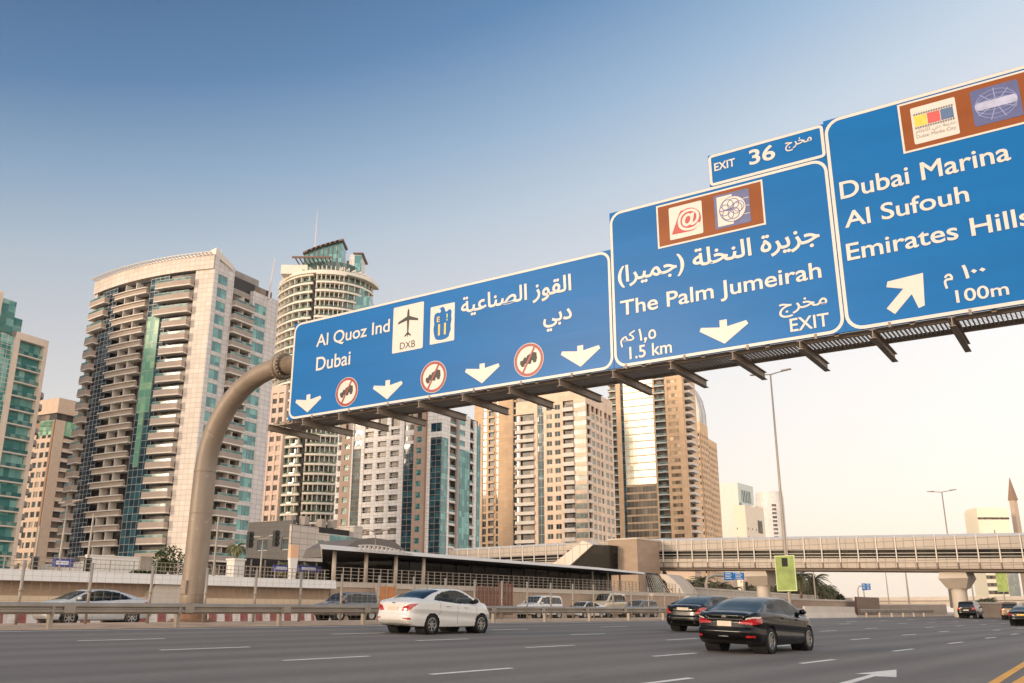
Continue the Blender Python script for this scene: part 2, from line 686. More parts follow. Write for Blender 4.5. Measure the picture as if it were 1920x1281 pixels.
M['pole'] = mat('pole_paint', (146, 129, 111), 0.5, 0.1, var=0.3, scale=0.7, stretch=(1, 1, 0.35))
t = M['pole'].node_tree                                                # dust streaks and scuffs down the pole
b = t.nodes['Principled BSDF']
base_ = b.inputs['Base Color'].links[0].from_socket
c1_ = mixcol(t, rampf(t, noise(t, 2.6, 5, stretch=(1, 1, 0.12)), 0.5, 0.78, 0, 0.55), base_, srgb(112, 92, 74))
setc(t, b, mixcol(t, rampf(t, noise(t, 3.4, 6), 0.63, 0.72, 0, 0.5), c1_, srgb(206, 190, 170)))
M['gantry'] = mat('gantry_steel', (150, 133, 116), 0.65, 0.05, var=0.2, scale=1.5)


def mat_sign(name, col, streak=0.16):
    m, t, b = newmat(name)
    c = srgb(*col)
    f = rampf(t, noise(t, 0.5, 2, stretch=(0.22, 1, 2.4), rough=0.5), 0.32, 0.72)
    lo = tuple(x * (1 - streak) for x in c[:3]) + (1,)
    hi = tuple(min(1, x * (1 + streak)) for x in c[:3]) + (1,)
    f2 = rampf(t, noise(t, 2.2, 5, stretch=(1, 1, 0.5)), 0.62, 0.8, 0, 0.35)
    c1 = mixcol(t, f, lo, hi)
    setc(t, b, mixcol(t, f2, c1, tuple(x * 0.62 for x in c[:3]) + (1,)))
    b.inputs['Roughness'].default_value = 0.34
    b.inputs['Specular IOR Level'].default_value = 0.15
    bump(t, b, noise(t, 0.8, 2, stretch=(0.15, 1, 2.5)), 0.07, 0.05)
    return m


M['sign_blue'] = mat_sign('sign_blue', (0, 102, 168), 0.07)
M['sign_brown'] = mat_sign('sign_brown', (142, 78, 38), 0.1)
M['sign_white'] = mat('sign_white', (216, 204, 192), 0.4, var=0.05, scale=2)
M['sign_back'] = mat('sign_back', (150, 148, 145), 0.5, 0.6, var=0.1)
M['sign_black'] = mat('sign_black', (30, 26, 24), 0.5, var=0)
M['sign_red'] = mat('sign_red', (150, 26, 26), 0.4, var=0.08)
M['logo_red'] = mat('logo_red', (178, 44, 36), 0.4, var=0.05)
M['sign_yellow'] = mat('sign_yellow', (238, 186, 72), 0.4, var=0.05)
M['logo_navy'] = mat('logo_navy', (82, 88, 134), 0.4, var=0.15, scale=3)
M['logo_grey'] = mat('logo_grey', (120, 118, 116), 0.4, var=0.05)

gan = thing('sign_gantry', 'thick tan steel gantry pole bending over the highway to carry the blue signs', 'gantry', PB, S_ROT)
path = [(-0.05, 0, z) for z in (0.1, 1.0, 2.5, 4.0, 5.6)]
R = 3.7
for a in np.linspace(0.02, pi / 2, 12):
    path.append((-0.05 + R * (1 - cos(a)), 0, 5.6 + R * sin(a)))
path.append((3.95, 0, 9.3))
rads = [0.47, 0.455, 0.44, 0.425, 0.415] + list(np.linspace(0.41, 0.37, 13))
mb = MB()
mb.tube(path, rads, 28)
mb.build('pole', M['pole'], gan, smooth=True)
sm_ = MB()                                                           # weld seams
for k_ in (1, 3, 4, 8, 12):
    p0, p1 = Vector(path[k_]), Vector(path[k_ + 1])
    d = (p1 - p0).normalized() * 0.018
    sm_.tube([p0 - d, p0 - d * .6, p0 + d * .6, p0 + d], [rads[k_] - .002, rads[k_] + .011, rads[k_] + .011, rads[k_] - .002], 28)
sm_.build('weld_seam', M['pole'], gan, smooth=True)
hh_ = MB()
hh_.box(-.16, .12, -.505, -.44, 1.0, 1.5)
hh_.build('access_hatch', M['gantry'], gan)
fl = MB()
YX = lambda x, y, z: (z, x, y + 9.3)
fl.lathe([(0.36, 3.72), (0.50, 3.72), (0.52, 3.75), (0.52, 3.84), (0.48, 3.86), (0.48, 3.88), (0.52, 3.9), (0.52, 3.99), (0.50, 4.02), (0.35, 4.02)], 28, YX)
for q in range(20):
    w = 2 * pi * q / 20
    fl.box(3.66, 4.08, 0.46 * cos(w) - 0.025, 0.46 * cos(w) + 0.025, 9.3 + 0.46 * sin(w) - 0.025, 9.3 + 0.46 * sin(w) + 0.025)
fl.build('flange', M['pole'], gan, smooth=False)
mb = MB()
mb.tube([(4.0, 0, 9.3), (12, 0, 9.32), (33.5, 0, 9.35)], 0.36, 24)
mb.build('beam', M['pole'], gan, smooth=True)
bp = MB()
bp.lathe([(0.0, -0.12), (0.86, -0.12), (0.86, 0.03), (0.8, 0.06), (0.56, 0.10), (0.54, 0.36), (0.52, 0.36)], 28)
for q in range(14):
    w = 2 * pi * q / 14
    bp.tube([(0.7 * cos(w), 0.7 * sin(w), 0.0), (0.7 * cos(w), 0.7 * sin(w), 0.13)], 0.035, 6)
bp.build('base_plate', mat('rusty_plate', (132, 98, 74), 0.8, 0.2, var=0.35, scale=3), gan)
ib = MB()                                                           # one walkway bracket: an I section under the sign
Z0 = SP(1197, 686)[1] - 0.03
ib.box(-0.075, 0.075, -0.66, 1.95, -0.015, 0.0)
ib.box(-0.075, 0.075, -0.66, 1.95, -0.22, -0.205)
ib.box(-0.012, 0.012, -0.66, 1.95, -0.205, -0.015)
IB = ib.mesh('bracket', M['gantry'])
s0 = SP(505, 798)[0]
for i in range(17):
    link('bracket', IB, gan, (s0 + 1.757 * i, 0, Z0))
cw = MB()
for y in (-0.25, 0.82):
    cw.box(s0 - 0.15, 33, y - 0.05, y + 0.05, Z0 + 0.003, Z0 + 0.12)
for i in range(int(29.2 / 0.10)):
    cw.box(s0 + i * 0.10, s0 + i * 0.10 + 0.022, -0.20, 0.77, Z0 + 0.03, Z0 + 0.09)
for y in np.arange(-0.15, 0.77, 0.12):
    cw.box(s0, 33, y - 0.005, y + 0.005, Z0 + 0.095, Z0 + 0.105)
cw.build('walkway', M['gantry'], gan)
hg = MB()
for i in range(16):
    x = s0 + 0.88 + 1.757 * i
    hg.box(x - 0.05, x + 0.05, -0.50, -0.42, Z0 + 0.01, Z0 + 3.4)
    hg.box(x - 0.05, x + 0.05, -0.42, -0.30, 9.3 - 0.1, 9.3 + 0.1)
hg.build('hanger_frame', M['gantry'], gan)
ra = MB()
for x in np.arange(s0 + 0.4, 33, 1.757):
    ra.box(x - 0.03, x + 0.03, -0.62, -0.50, Z0 + 0.002, Z0 + 0.13)
ra.build('sign_clip', M['gantry'], gan)
ec = MB()
ec.tube([(33.9, 0, 0.1), (33.9, 0, 5.0), (33.9, 0, 9.75)], [0.53, 0.5, 0.45], 24)
ec.build('end_column', M['pole'], gan, smooth=True)

# --- lettering -------------------------------------------------------------------------------------------
FORMS = {'ا': ('FE8D', 'FE8E', None, None), 'ب': ('FE8F', 'FE90', 'FE91', 'FE92'), 'ة': ('FE93', 'FE94', None, None), 'ج': ('FE9D', 'FE9E', 'FE9F', 'FEA0'),
         'خ': ('FEA5', 'FEA6', 'FEA7', 'FEA8'), 'د': ('FEA9', 'FEAA', None, None), 'ر': ('FEAD', 'FEAE', None, None), 'ز': ('FEAF', 'FEB0', None, None),
         'ص': ('FEB9', 'FEBA', 'FEBB', 'FEBC'), 'ع': ('FEC9', 'FECA', 'FECB', 'FECC'), 'ق': ('FED5', 'FED6', 'FED7', 'FED8'), 'ك': ('FED9', 'FEDA', 'FEDB', 'FEDC'),
         'ل': ('FEDD', 'FEDE', 'FEDF', 'FEE0'), 'م': ('FEE1', 'FEE2', 'FEE3', 'FEE4'), 'ن': ('FEE5', 'FEE6', 'FEE7', 'FEE8'), 'و': ('FEED', 'FEEE', None, None),
         'ي': ('FEF1', 'FEF2', 'FEF3', 'FEF4')}


def shape(s):
    o = []
    for i, ch in enumerate(s):
        f = FORMS.get(ch)
        if not f:
            o.append({'(': ')', ')': '('}.get(ch, ch))
            continue
        prev = i > 0 and s[i - 1] in FORMS and FORMS[s[i - 1]][2] is not None
        nxt = i + 1 < len(s) and s[i + 1] in FORMS and f[2] is not None
        o.append(chr(int(f[3 if prev and nxt else 1 if prev else 2 if nxt else 0], 16)))
    return ''.join(o[::-1])


def text_loops(body, bold):
    """outlines of a line of lettering, each stroke filled by itself so overlapping strokes stay solid: list of (verts2d, faces)"""
    c = bpy.data.curves.new('lettering', 'FONT')
    c.body = body
    c.size = 1.0
    o = bpy.data.objects.new('lettering', c)
    COL.objects.link(o)
    bpy.context.view_layer.update()
    cu = o.to_curve(bpy.context.evaluated_depsgraph_get())
    spl = []
    for sp in cu.splines:
        pts = []
        bz = sp.bezier_points
        n = len(bz)
        if n == 0:
            pl = [(p.co.x, p.co.y) for p in sp.points]
            spl.append(pl)
            continue
        for i in range(n):
            a, b = bz[i], bz[(i + 1) % n]
            p0, p1, p2, p3 = a.co, a.handle_right, b.handle_left, b.co
            straight = (p1 - p0).length < 1e-5 and (p2 - p3).length < 1e-5
            for u in ([0] if straight else [0, .2, .4, .6, .8]):
                w = 1 - u
                q = p0 * w ** 3 + p1 * 3 * w * w * u + p2 * 3 * w * u * u + p3 * u ** 3
                pts.append((q.x, q.y))
        spl.append(pts)
    o.to_curve_clear()
    COL.objects.unlink(o)
    bpy.data.objects.remove(o)

    def area(p):
        return sum(p[i][0] * p[(i + 1) % len(p)][1] - p[(i + 1) % len(p)][0] * p[i][1] for i in range(len(p))) / 2

    def inside(pt, poly):
        x, y = pt
        r = False
        for i in range(len(poly)):
            (x0, y0), (x1, y1) = poly[i], poly[i - 1]
            if (y0 > y) != (y1 > y) and x < (x1 - x0) * (y - y0) / (y1 - y0) + x0:
                r = not r
        return r
    spl = [p for p in spl if len(p) > 2 and abs(area(p)) > 1e-6]
    # a loop lying inside an odd number of other loops that turn the other way is a counter (hole)
    res = []
    sgn = [1 if area(p) > 0 else -1 for p in spl]
    par = []
    for i, p in enumerate(spl):
        inn = [j for j, q in enumerate(spl) if j != i and sgn[j] != sgn[i] and abs(area(q)) > abs(area(p)) and inside(p[0], q)]
        par.append(min(inn, key=lambda j: abs(area(spl[j]))) if inn else None)
    for i, po in enumerate(spl):
        if par[i] is not None:
            continue
        loops = [po] + [spl[j] for j in range(len(spl)) if par[j] == i]
        flat = [p for q in loops for p in q]
        tri = tessellate_polygon([[Vector((x, y, 0)) for x, y in q] for q in loops])
        res.append((flat, [tuple(f) for f in tri]))
        if bold:
            v, f = [], []
            for li, q in enumerate(loops):
                if len(q) < 3:
                    continue
                s_ = (1 if area(q) > 0 else -1) * (1 if li == 0 else -1)
                k = len(q)
                n0 = len(v)
                for j in range(k):
                    (xa, ya), (xb, yb), (xc, yc) = q[j - 1], q[j], q[(j + 1) % k]
                    d1 = Vector((xb - xa, yb - ya))
                    d2 = Vector((xc - xb, yc - yb))
                    if d1.length < 1e-9 or d2.length < 1e-9:
                        d1 = d2 if d1.length < 1e-9 else d1
                        d2 = d1 if d2.length < 1e-9 else d2
                    d1.normalize()
                    d2.normalize()
                    n1, n2 = Vector((d1.y, -d1.x)), Vector((d2.y, -d2.x))
                    m_ = n1 + n2
                    m_ = m_.normalized() if m_.length > 1e-3 else n1
                    w = bold * s_ / max(0.6, m_.dot(n1))
                    v += [(xb - m_.x * w * .15, yb - m_.y * w * .15), (xb + m_.x * w, yb + m_.y * w)]
                for j in range(k):
                    e = (j + 1) % k
                    f.append((n0 + 2 * j, n0 + 2 * e, n0 + 2 * e + 1, n0 + 2 * j + 1))
            res.append((v, f))
    return res


def lettering(parent, body, s0, s1, zb, zt, mat_, y=-0.012, bold=0.012, base=None, name='lettering', cap=None):
    """a line of text fitted to s0..s1 (ink) and zb..zt, parent's own x / z; with base, zb is the baseline and zt the top of the ink"""
    parts = text_loops(body, bold)
    xs = [p[0] for v, f in parts for p in v]
    ys = [p[1] for v, f in parts for p in v]
    x0, x1, y0, y1 = min(xs), max(xs), min(ys), max(ys)
    if base is not None:
        y0 = 0.0
    kx, ky = (s1 - s0) / (x1 - x0), (zt - zb) / (y1 - y0)
    mb = MB()
    for i, (v, f) in enumerate(parts):
        n = len(mb.v)
        yy = y - 0.0004 * (i % 7)
        mb.v += [(s0 + (a - x0) * kx, yy, zb + (b - y0) * ky) for a, b in v]
        for q in f:
            mb.f.append(tuple(n + j for j in q))
            mb.m.append(0)
    return mb.build(name, mat_, parent)


def rrect(x0, x1, z0, z1, r, n=6):
    pts = []
    for cx, cz, a0 in ((x1 - r, z0 + r, -pi / 2), (x1 - r, z1 - r, 0), (x0 + r, z1 - r, pi / 2), (x0 + r, z0 + r, pi)):
        for i in range(n + 1):
            a = a0 + pi / 2 * i / n
            pts.append((cx + r * cos(a), cz + r * sin(a)))
    return pts


def plate(mb, pts, y0, y1, mi=0):
    mb.prism(pts, lambda a, b, d: (a, d, b), y0, y1, mi)


def ring(mb, outer, inner, y, mi=0):
    n = len(outer)
    for i in range(n):
        j = (i + 1) % n
        mb.quad((outer[i][0], y, outer[i][1]), (outer[j][0], y, outer[j][1]), (inner[j][0], y, inner[j][1]), (inner[i][0], y, inner[i][1]), mi)


def panel(name, label, cat, x0, x1, z0, z1, r, bw=0.08, square_left=False, grp='blue overhead highway signs'):
    """root with its face at local y = 0 (face looks along -y)"""
    o = thing(name, label, cat, PB + SB * FACE + SD * 0, S_ROT, grp)
    mb = MB()
    plate(mb, [(x0, z0), (x1, z0), (x1, z1), (x0, z1)], 0.0, 0.07)
    mb.box(x0, x1, 0.0705, 0.0745, z0, z1, 1)
    mb.build('panel', [M['sign_blue'], M['sign_back']], o)
    bd = MB()
    ring(bd, rrect(x0 + 0.008, x1 - 0.008, z0 + 0.008, z1 - 0.008, r), rrect(x0 + 0.008 + bw, x1 - 0.008 - bw, z0 + 0.008 + bw, z1 - 0.008 - bw, max(0.02, r - bw)), -0.006)
    bd.build('border', M['sign_white'], o)
    return o


def down_arrow(o, tip, top, left, right):
    (sx_, sz), (_, zt), (sl_, zl), (sr, zr) = SP(*tip), SP(*top), SP(*left), SP(*right)
    hw = (sr - sl_) / 2
    zw = (zl + zr) / 2
    sh = 0.15 * hw
    H = zt - sz
    pts = [(0, 0), (hw, zw - sz - 0.02 * H), (hw * 0.93, zw - sz + 0.13 * H), (sh, zw - sz - 0.02 * H + 0.02), (sh, H), (-sh, H), (-sh, zw - sz - 0.02 * H + 0.02), (-hw * 0.93, zw - sz + 0.13 * H), (-hw, zw - sz - 0.02 * H)]
    mb = MB()
    plate(mb, [(sx_ + a, sz + b) for a, b in pts], -0.010, -0.004)
    mb.build('arrow', M['sign_white'], o)


def L_(o, body, left, right, top, mat_=None, **kw):
    """lettering between photographed baseline ends (left, right) with the ink top at `top`"""
    a, b, c = SP(*left), SP(*right), SP(*top)
    return lettering(o, body, a[0], b[0], (a[1] + b[1]) / 2, (a[1] + b[1]) / 2 + (c[1] - SP(left[0], left[1])[1]), mat_ or M['sign_white'], **kw)


def disc(cx, cz, r, n=40):
    return [(cx + r * cos(2 * pi * i / n), cz + r * sin(2 * pi * i / n)) for i in range(n)]


# sign for Al Quoz / Dubai ---------------------------------------------------------------------------------
sa = panel('highway_sign', 'wide blue sign for Al Quoz Ind and Dubai with four lane arrows', 'road sign', 5.03, 18.15, 6.99, 10.63, 0.35)
L_(sa, 'Al Quoz Ind', (593, 650.6), (731, 621.6), (600, 627), base=1, bold=0.012)
L_(sa, 'Dubai', (592.5, 695.6), (657, 683), (593, 671.0), base=1, bold=0.012)
a0, a1 = SP(866, 588), SP(1071.7, 513)
lettering(sa, shape('القوز الصناعية'), SP(865, 580)[0], SP(1071.7, 540)[0], SP(880, 588)[1] - 0.12, SP(1068, 513)[1], M['sign_white'], bold=0.02)
lettering(sa, shape('دبي'), SP(1019, 613)[0], SP(1072.7, 593)[0], SP(1030, 622)[1], SP(1070, 577)[1], M['sign_white'], bold=0.02)


def truck_roundel(o, c, ry):
    (cx, cz), r = SP(*c), None
    r = SP(c[0], c[1] - ry)[1] - cz
    rd = MB()
    plate(rd, disc(cx, cz, r), -0.010, -0.003)
    e = rd.build('prohibition_roundel', M['sign_white'], o)
    rr = MB()
    ring(rr, disc(cx, cz, r * 0.97), disc(cx, cz, r * 0.80), -0.013)
    rr.build('ring', M['sign_red'], e)
    tk = MB()
    P = lambda pts: [(cx + a * r, cz + b * r) for a, b in pts]
    plate(tk, P([(-0.12, -0.10), (0.56, -0.04), (0.52, 0.36), (0.30, 0.42), (-0.02, 0.30), (-0.14, 0.24)]), -0.016, -0.011)
    plate(tk, P([(-0.58, -0.22), (-0.10, -0.20), (-0.10, 0.12), (-0.28, 0.20), (-0.40, 0.02), (-0.58, -0.02)]), -0.0165, -0.0112)
    plate(tk, disc(cx - 0.40 * r, cz - 0.24 * r, 0.13 * r, 16), -0.0172, -0.0114)
    plate(tk, disc(cx + 0.06 * r, cz - 0.14 * r, 0.12 * r, 16), -0.0174, -0.0116)
    plate(tk, disc(cx + 0.40 * r, cz - 0.10 * r, 0.12 * r, 16), -0.0176, -0.0118)
    tk.build('truck_symbol', M['sign_black'], e)
    sl_ = MB()
    w = 0.055
    plate(sl_, P([(-0.42 - w, -0.74), (-0.42 + w, -0.78), (0.42 + w, 0.74), (0.42 - w, 0.78)]), -0.0205, -0.0182)
    sl_.build('slash', M['sign_red'], e)


for c, ry in (((650.4, 735), 27), ((812.8, 706.8), 29.5), ((991.7, 675), 31.5)):
    truck_roundel(sa, c, ry)
down_arrow(sa, (576.7, 773.5), (578, 740), (553.7, 754.8), (602, 746))
down_arrow(sa, (726, 749), (728, 713), (699.4, 728.6), (755, 718.6))
down_arrow(sa, (904, 719), (903, 682), (870.7, 696.7), (935.7, 687))
down_arrow(sa, (1089, 688), (1088, 648), (1051.7, 665), (1125.7, 652))
# airport plaque
x0, x1, z0, z1 = SP(737, 620)[0], SP(794, 610)[0], SP(736, 663.6)[1], SP(795, 565)[1]
pq = MB()
plate(pq, rrect(x0, x1, z0, z1, 0.05), -0.009, -0.003)
pq = pq.build('airport_plaque', M['sign_white'], sa)
ap_ = MB()
half = [(0, 1.0), (0.055, 0.93), (0.085, 0.75), (0.10, 0.48), (0.82, 0.20), (0.86, 0.04), (0.10, 0.20), (0.075, -0.20), (0.05, -0.62), (0.26, -0.82), (0.27, -0.92), (0.03, -0.80), (0, -1.0)]
pcx, pcz, pr = (x0 + x1) / 2, SP(766, 606)[1], (z1 - z0) * 0.315
plate(ap_, [(pcx + a * pr, pcz + b * pr) for a, b in half] + [(pcx - a * pr, pcz + b * pr) for a, b in half[-2:0:-1]], -0.014, -0.010)
ap_.build('aeroplane_symbol', M['sign_black'], pq)
L_(pq, 'DXB', (750, 656), (778.6, 650), (750, 643.6), M['sign_black'], base=1, bold=0.0, y=-0.013)
# route shield
x0, x1, z0, z1 = SP(807, 610)[0], SP(852.5, 600)[0], SP(806, 647)[1], SP(853, 566.7)[1]
rs = MB()
plate(rs, rrect(x0, x1, z0, z1, 0.04), -0.009, -0.003)
rs = rs.build('route_plaque', M['sign_white'], sa)
w_, h_ = x1 - x0, z1 - z0
shp = [(.24, .12), (.34, .085), (.5, .07), (.66, .085), (.78, .13), (.80, .2), (.86, .3), (.84, .42), (.88, .55), (.86, .68), (.88, .78), (.82, .84), (.74, .83), (.70, .80), (.62, .80), (.60, .87), (.55, .93), (.48, .95), (.42, .92), (.36, .93), (.42, .88), (.44, .82), (.38, .80), (.30, .82), (.22, .80), (.17, .76), (.15, .64), (.17, .52), (.14, .40), (.16, .28), (.20, .18)]
sh_ = MB()
plate(sh_, [(x0 + a * w_, z0 + b * h_) for a, b in shp], -0.014, -0.010)
sh_.build('route_shield', M['sign_blue'], rs)
lettering(rs, 'E', x0 + .28 * w_, x0 + .40 * w_, z0 + .56 * h_, z0 + .70 * h_, M['sign_yellow'], y=-0.017, bold=0.02)
lettering(rs, '!', x0 + .67 * w_, x0 + .73 * w_, z0 + .55 * h_, z0 + .74 * h_, mat('shield_green', (190, 196, 110), 0.5, var=0), y=-0.017, bold=0.02)
lettering(rs, '11', x0 + .34 * w_, x0 + .66 * w_, z0 + .20 * h_, z0 + .50 * h_, M['sign_yellow'], y=-0.017, bold=0.03)

# sign for The Palm Jumeirah -----------------------------------------------------------------------------------
sb_ = panel('highway_sign', 'blue sign for The Palm Jumeirah in the middle of the gantry', 'road sign', 18.165, 24.54, 6.99, 11.79, 0.38, 0.08)


def logo_board(o, a, b, c, d):
    """brown board with white edge between photographed corners TL TR BR BL -> (part, s0,s1,z0,z1)"""
    q = [SP(*p) for p in (a, b, c, d)]
    x0, x1 = (q[0][0] + q[3][0]) / 2, (q[1][0] + q[2][0]) / 2
    z1, z0 = (q[0][1] + q[1][1]) / 2, (q[2][1] + q[3][1]) / 2
    mb = MB()
    plate(mb, [(x0, z0), (x1, z0), (x1, z1), (x0, z1)], -0.008, -0.003)
    p = mb.build('attraction_board', M['sign_brown'], o)
    bd = MB()
    e = 0.05
    ring(bd, [(x0, z0), (x1, z0), (x1, z1), (x0, z1)], [(x0 + e, z0 + e), (x1 - e, z0 + e), (x1 - e, z1 - e), (x0 + e, z1 - e)], -0.0105)
    bd.build('border', M['sign_white'], p)
    return p, x0, x1, z0, z1


def sq(a, b, c, d):
    q = [SP(*p) for p in (a, b, c, d)]
    return (q[0][0] + q[3][0]) / 2, (q[1][0] + q[2][0]) / 2, (q[2][1] + q[3][1]) / 2, (q[0][1] + q[1][1]) / 2


bb, *_ = logo_board(sb_, (1229.7, 389.5), (1428.7, 334.7), (1436.8, 419), (1235, 469))
x0, x1, z0, z1 = sq((1253.5, 391.5), (1314.8, 376), (1319.5, 435), (1257.5, 453))
w_, h_ = x1 - x0, z1 - z0
mb = MB()
plate(mb, rrect(x0, x1, z0, z1, 0.04), -0.014, -0.009)
mb.build('logo_plaque', M['sign_white'], bb)
mb = MB()                                                           # red wedge with a round back
P = lambda pts: [(x0 + a * w_, z0 + b * h_) for a, b in pts]
arc = [(0.60 + 0.36 * cos(a), 0.50 + 0.36 * sin(a)) for a in np.linspace(-pi * 0.55, pi * 0.62, 26)]
plate(mb, P([(0.06, 0.16), (0.44, 0.145)] + arc + [(0.36, 0.83), (0.30, 0.72)]), -0.019, -0.015)
mb.build('logo_shape', M['logo_red'], bb)
lettering(bb, '@', x0 + 0.26 * w_, x0 + 0.94 * w_, z0 + 0.17 * h_, z0 + 0.83 * h_, M['sign_white'], y=-0.022, bold=0.022)
x0, x1, z0, z1 = sq((1337.7, 369), (1403.7, 353), (1409, 416), (1342.8, 431))
w_, h_ = x1 - x0, z1 - z0
mb = MB()
plate(mb, rrect(x0, x1, z0, z1, 0.03), -0.014, -0.009)
mb.build('logo_plaque', M['logo_navy'], bb)
mb = MB()
plate(mb, [(x0 + a * w_, z0 + b * h_) for a, b in ((.08, .06), (.52, .06), (.52, .94), (.08, .94))], -0.0175, -0.015)
for a in (.27, .5, .73):
    plate(mb, [(x0 + q * w_, z0 + (a + e) * h_) for q, e in ((.54, -.008), (.98, -.008), (.98, .008), (.54, .008))], -0.0175, -0.015)
mb.build('logo_shape', M['sign_white'], bb)
mb = MB()
cx, cz, r = x0 + .52 * w_, z0 + .5 * h_, .38 * h_
rg = lambda x, z, rr, k=.05, y=-0.0225: ring(mb, disc(x, z, rr), disc(x, z, rr - k * r), y)
rg(cx, cz, r)
for q in range(6):
    a = q * pi / 3
    rg(cx - .15 * r + .42 * r * cos(a), cz + .42 * r * sin(a), .45 * r, .06, -0.0230 - 0.0004 * q)
rg(cx + .45 * r, cz + .1 * r, .42 * r, .05, -0.0262)
plate(mb, [(cx - r + 0.0 * r, cz - .05 * r), (cx, cz - .03 * r), (cx, cz + .02 * r), (cx - r, cz + .02 * r)], -0.0275, -0.0265)
mb2 = MB()
plate(mb2, disc(cx, cz, r), -0.0215, -0.018)
mb2.build('logo_disc', M['sign_white'], bb)
mb.build('globe_lines', M['logo_navy'], bb)
zb_, zt_ = SP(1173, 528.6)[1], SP(1173, 500)[1]
lettering(sb_, shape('جزيرة النخلة (جميرا)'), SP(1159, 523)[0], SP(1537, 440)[0], SP(1165, 541)[1] , SP(1400, 446)[1], M['sign_white'], bold=0.02)
L_(sb_, 'The Palm Jumeirah', (1164, 593), (1541, 519), (1161, 566.5), base=1, bold=0.012)
lettering(sb_, '١٫٥', SP(1198, 640)[0], SP(1231, 632)[0], SP(1215, 642)[1], SP(1215, 614)[1], M['sign_white'], bold=0.012)
lettering(sb_, shape('كم'), SP(1163.6, 644)[0], SP(1192, 638)[0], SP(1166, 652)[1], SP(1185, 620)[1], M['sign_white'], bold=0.012)
L_(sb_, '1.5 km', (1181, 673.5), (1260.5, 661), (1180, 651), base=1, bold=0.012)
lettering(sb_, shape('مخرج'), SP(1461.5, 590)[0], SP(1552, 569)[0], SP(1475, 596)[1], SP(1510, 558)[1], M['sign_white'], bold=0.012)
L_(sb_, 'EXIT', (1482.6, 623), (1556, 610), (1481, 599), base=1, bold=0.012)
down_arrow(sb_, (1359, 644.7), (1356, 600), (1311, 623), (1402, 604.5))

# exit number tab ----------------------------------------------------------------------------------------------
se = panel('exit_sign', 'small blue EXIT 36 tab on top of the Palm Jumeirah sign', 'road sign', 21.33, 24.54, 11.80, 12.77, 0.12, 0.08)
L_(se, 'EXIT', (1340, 321.5), (1379, 311), (1340, 307), base=1, bold=0.02)
L_(se, '36', (1405.8, 309), (1454.5, 297.5), (1405.8, 281.5), base=1, bold=0.022)
lettering(se, shape('مخرج'), SP(1472.7, 281)[0], SP(1523, 266)[0], SP(1480, 284)[1], SP(1500, 258)[1], M['sign_white'], bold=0.012)

# sign for Dubai Marina ----------------------------------------------------------------------------------------
sc_ = panel('highway_sign', 'blue sign for Dubai Marina, Al Sufouh and Emirates Hills nearest the camera', 'road sign', 24.55, 32.3, 6.99, 12.84, 0.42, 0.085)
bb, bx0, bx1, bz0, bz1 = logo_board(sc_, (1682, 202.4), (1960, 116), (1960, 222), (1695, 289.7))
x0, x1, z0, z1 = sq((1706, 205), (1789.8, 182), (1800, 249.6), (1716, 273))
w_, h_ = x1 - x0, z1 - z0
mb = MB()
plate(mb, rrect(x0, x1, z0, z1, 0.04), -0.014, -0.009)
mb.build('logo_plaque', M['sign_white'], bb)
for i, cn in enumerate(((236, 196, 70), (206, 84, 78), (78, 104, 140))):
    mb = MB()
    plate(mb, [(x0 + a * w_, z0 + b * h_) for a, b in ((.06 + .295 * i, .47), (.34 + .295 * i, .47), (.34 + .295 * i, .76), (.06 + .295 * i, .76))], -0.018, -0.015)
    mb.build('film_frame', mat('film_frame_colour', cn, 0.5, var=0.15, scale=6), bb)
mb = MB()
for zc in (.80, .43):
    plate(mb, [(x0 + a * w_, z0 + b * h_) for a, b in ((.05, zc - .008), (.95, zc - .008), (.95, zc + .008), (.05, zc + .008))], -0.0175, -0.015)
    for i in range(16):
        a = .06 + i * .056
        plate(mb, [(x0 + q * w_, z0 + e * h_) for q, e in ((a, zc - .03), (a + .03, zc - .03), (a + .03, zc + .03), (a, zc + .03))], -0.019, -0.0178)
mb.build('film_perforation', M['logo_grey'], bb)
lettering(bb, shape('مدينة دبي للاعلام'.replace('ع', 'ع')), x0 + .06 * w_, x0 + .94 * w_, z0 + .24 * h_, z0 + .39 * h_, M['logo_grey'], y=-0.017, bold=0.0)
lettering(bb, 'Dubai Media City', x0 + .06 * w_, x0 + .94 * w_, z0 + .12 * h_, z0 + .23 * h_, M['logo_grey'], y=-0.017, bold=0.0)
x0, x1, z0, z1 = sq((1818, 174), (1907.8, 147), (1919, 214), (1828.5, 241))
w_, h_ = x1 - x0, z1 - z0
mb = MB()
plate(mb, rrect(x0, x1, z0, z1, 0.06), -0.014, -0.009)
mb.build('logo_plaque', M['logo_navy'], bb)
mb = MB()
for q in range(9):
    a = 2 * pi * q / 9 + .2
    c0 = (x0 + .5 * w_, z0 + .5 * h_)
    d0 = (x0 + (.5 + .46 * cos(a)) * w_, z0 + (.5 + .44 * sin(a)) * h_)
    nx, nz = -sin(a) * .012, cos(a) * .012
    plate(mb, [(c0[0] + nx, c0[1] + nz), (d0[0] + nx, d0[1] + nz), (d0[0] - nx, d0[1] - nz), (c0[0] - nx, c0[1] - nz)], -0.0170 - 0.0003 * q, -0.015)
for k_ in range(3):
    a = pi / 3 * k_ + .1
    ring(mb, [(x0 + (.5 + .44 * cos(u)) * w_, z0 + (.5 + (.16 + .12 * k_) * sin(u)) * h_) for u in np.linspace(0, 2 * pi, 40)[:-1]],
         [(x0 + (.5 + .42 * cos(u)) * w_, z0 + (.5 + (.145 + .12 * k_) * sin(u)) * h_) for u in np.linspace(0, 2 * pi, 40)[:-1]], -0.0205 - 0.0005 * k_)
mb.build('globe_lines', mat('logo_pale_blue', (134, 142, 186), 0.5, var=0), bb)
mb = MB()
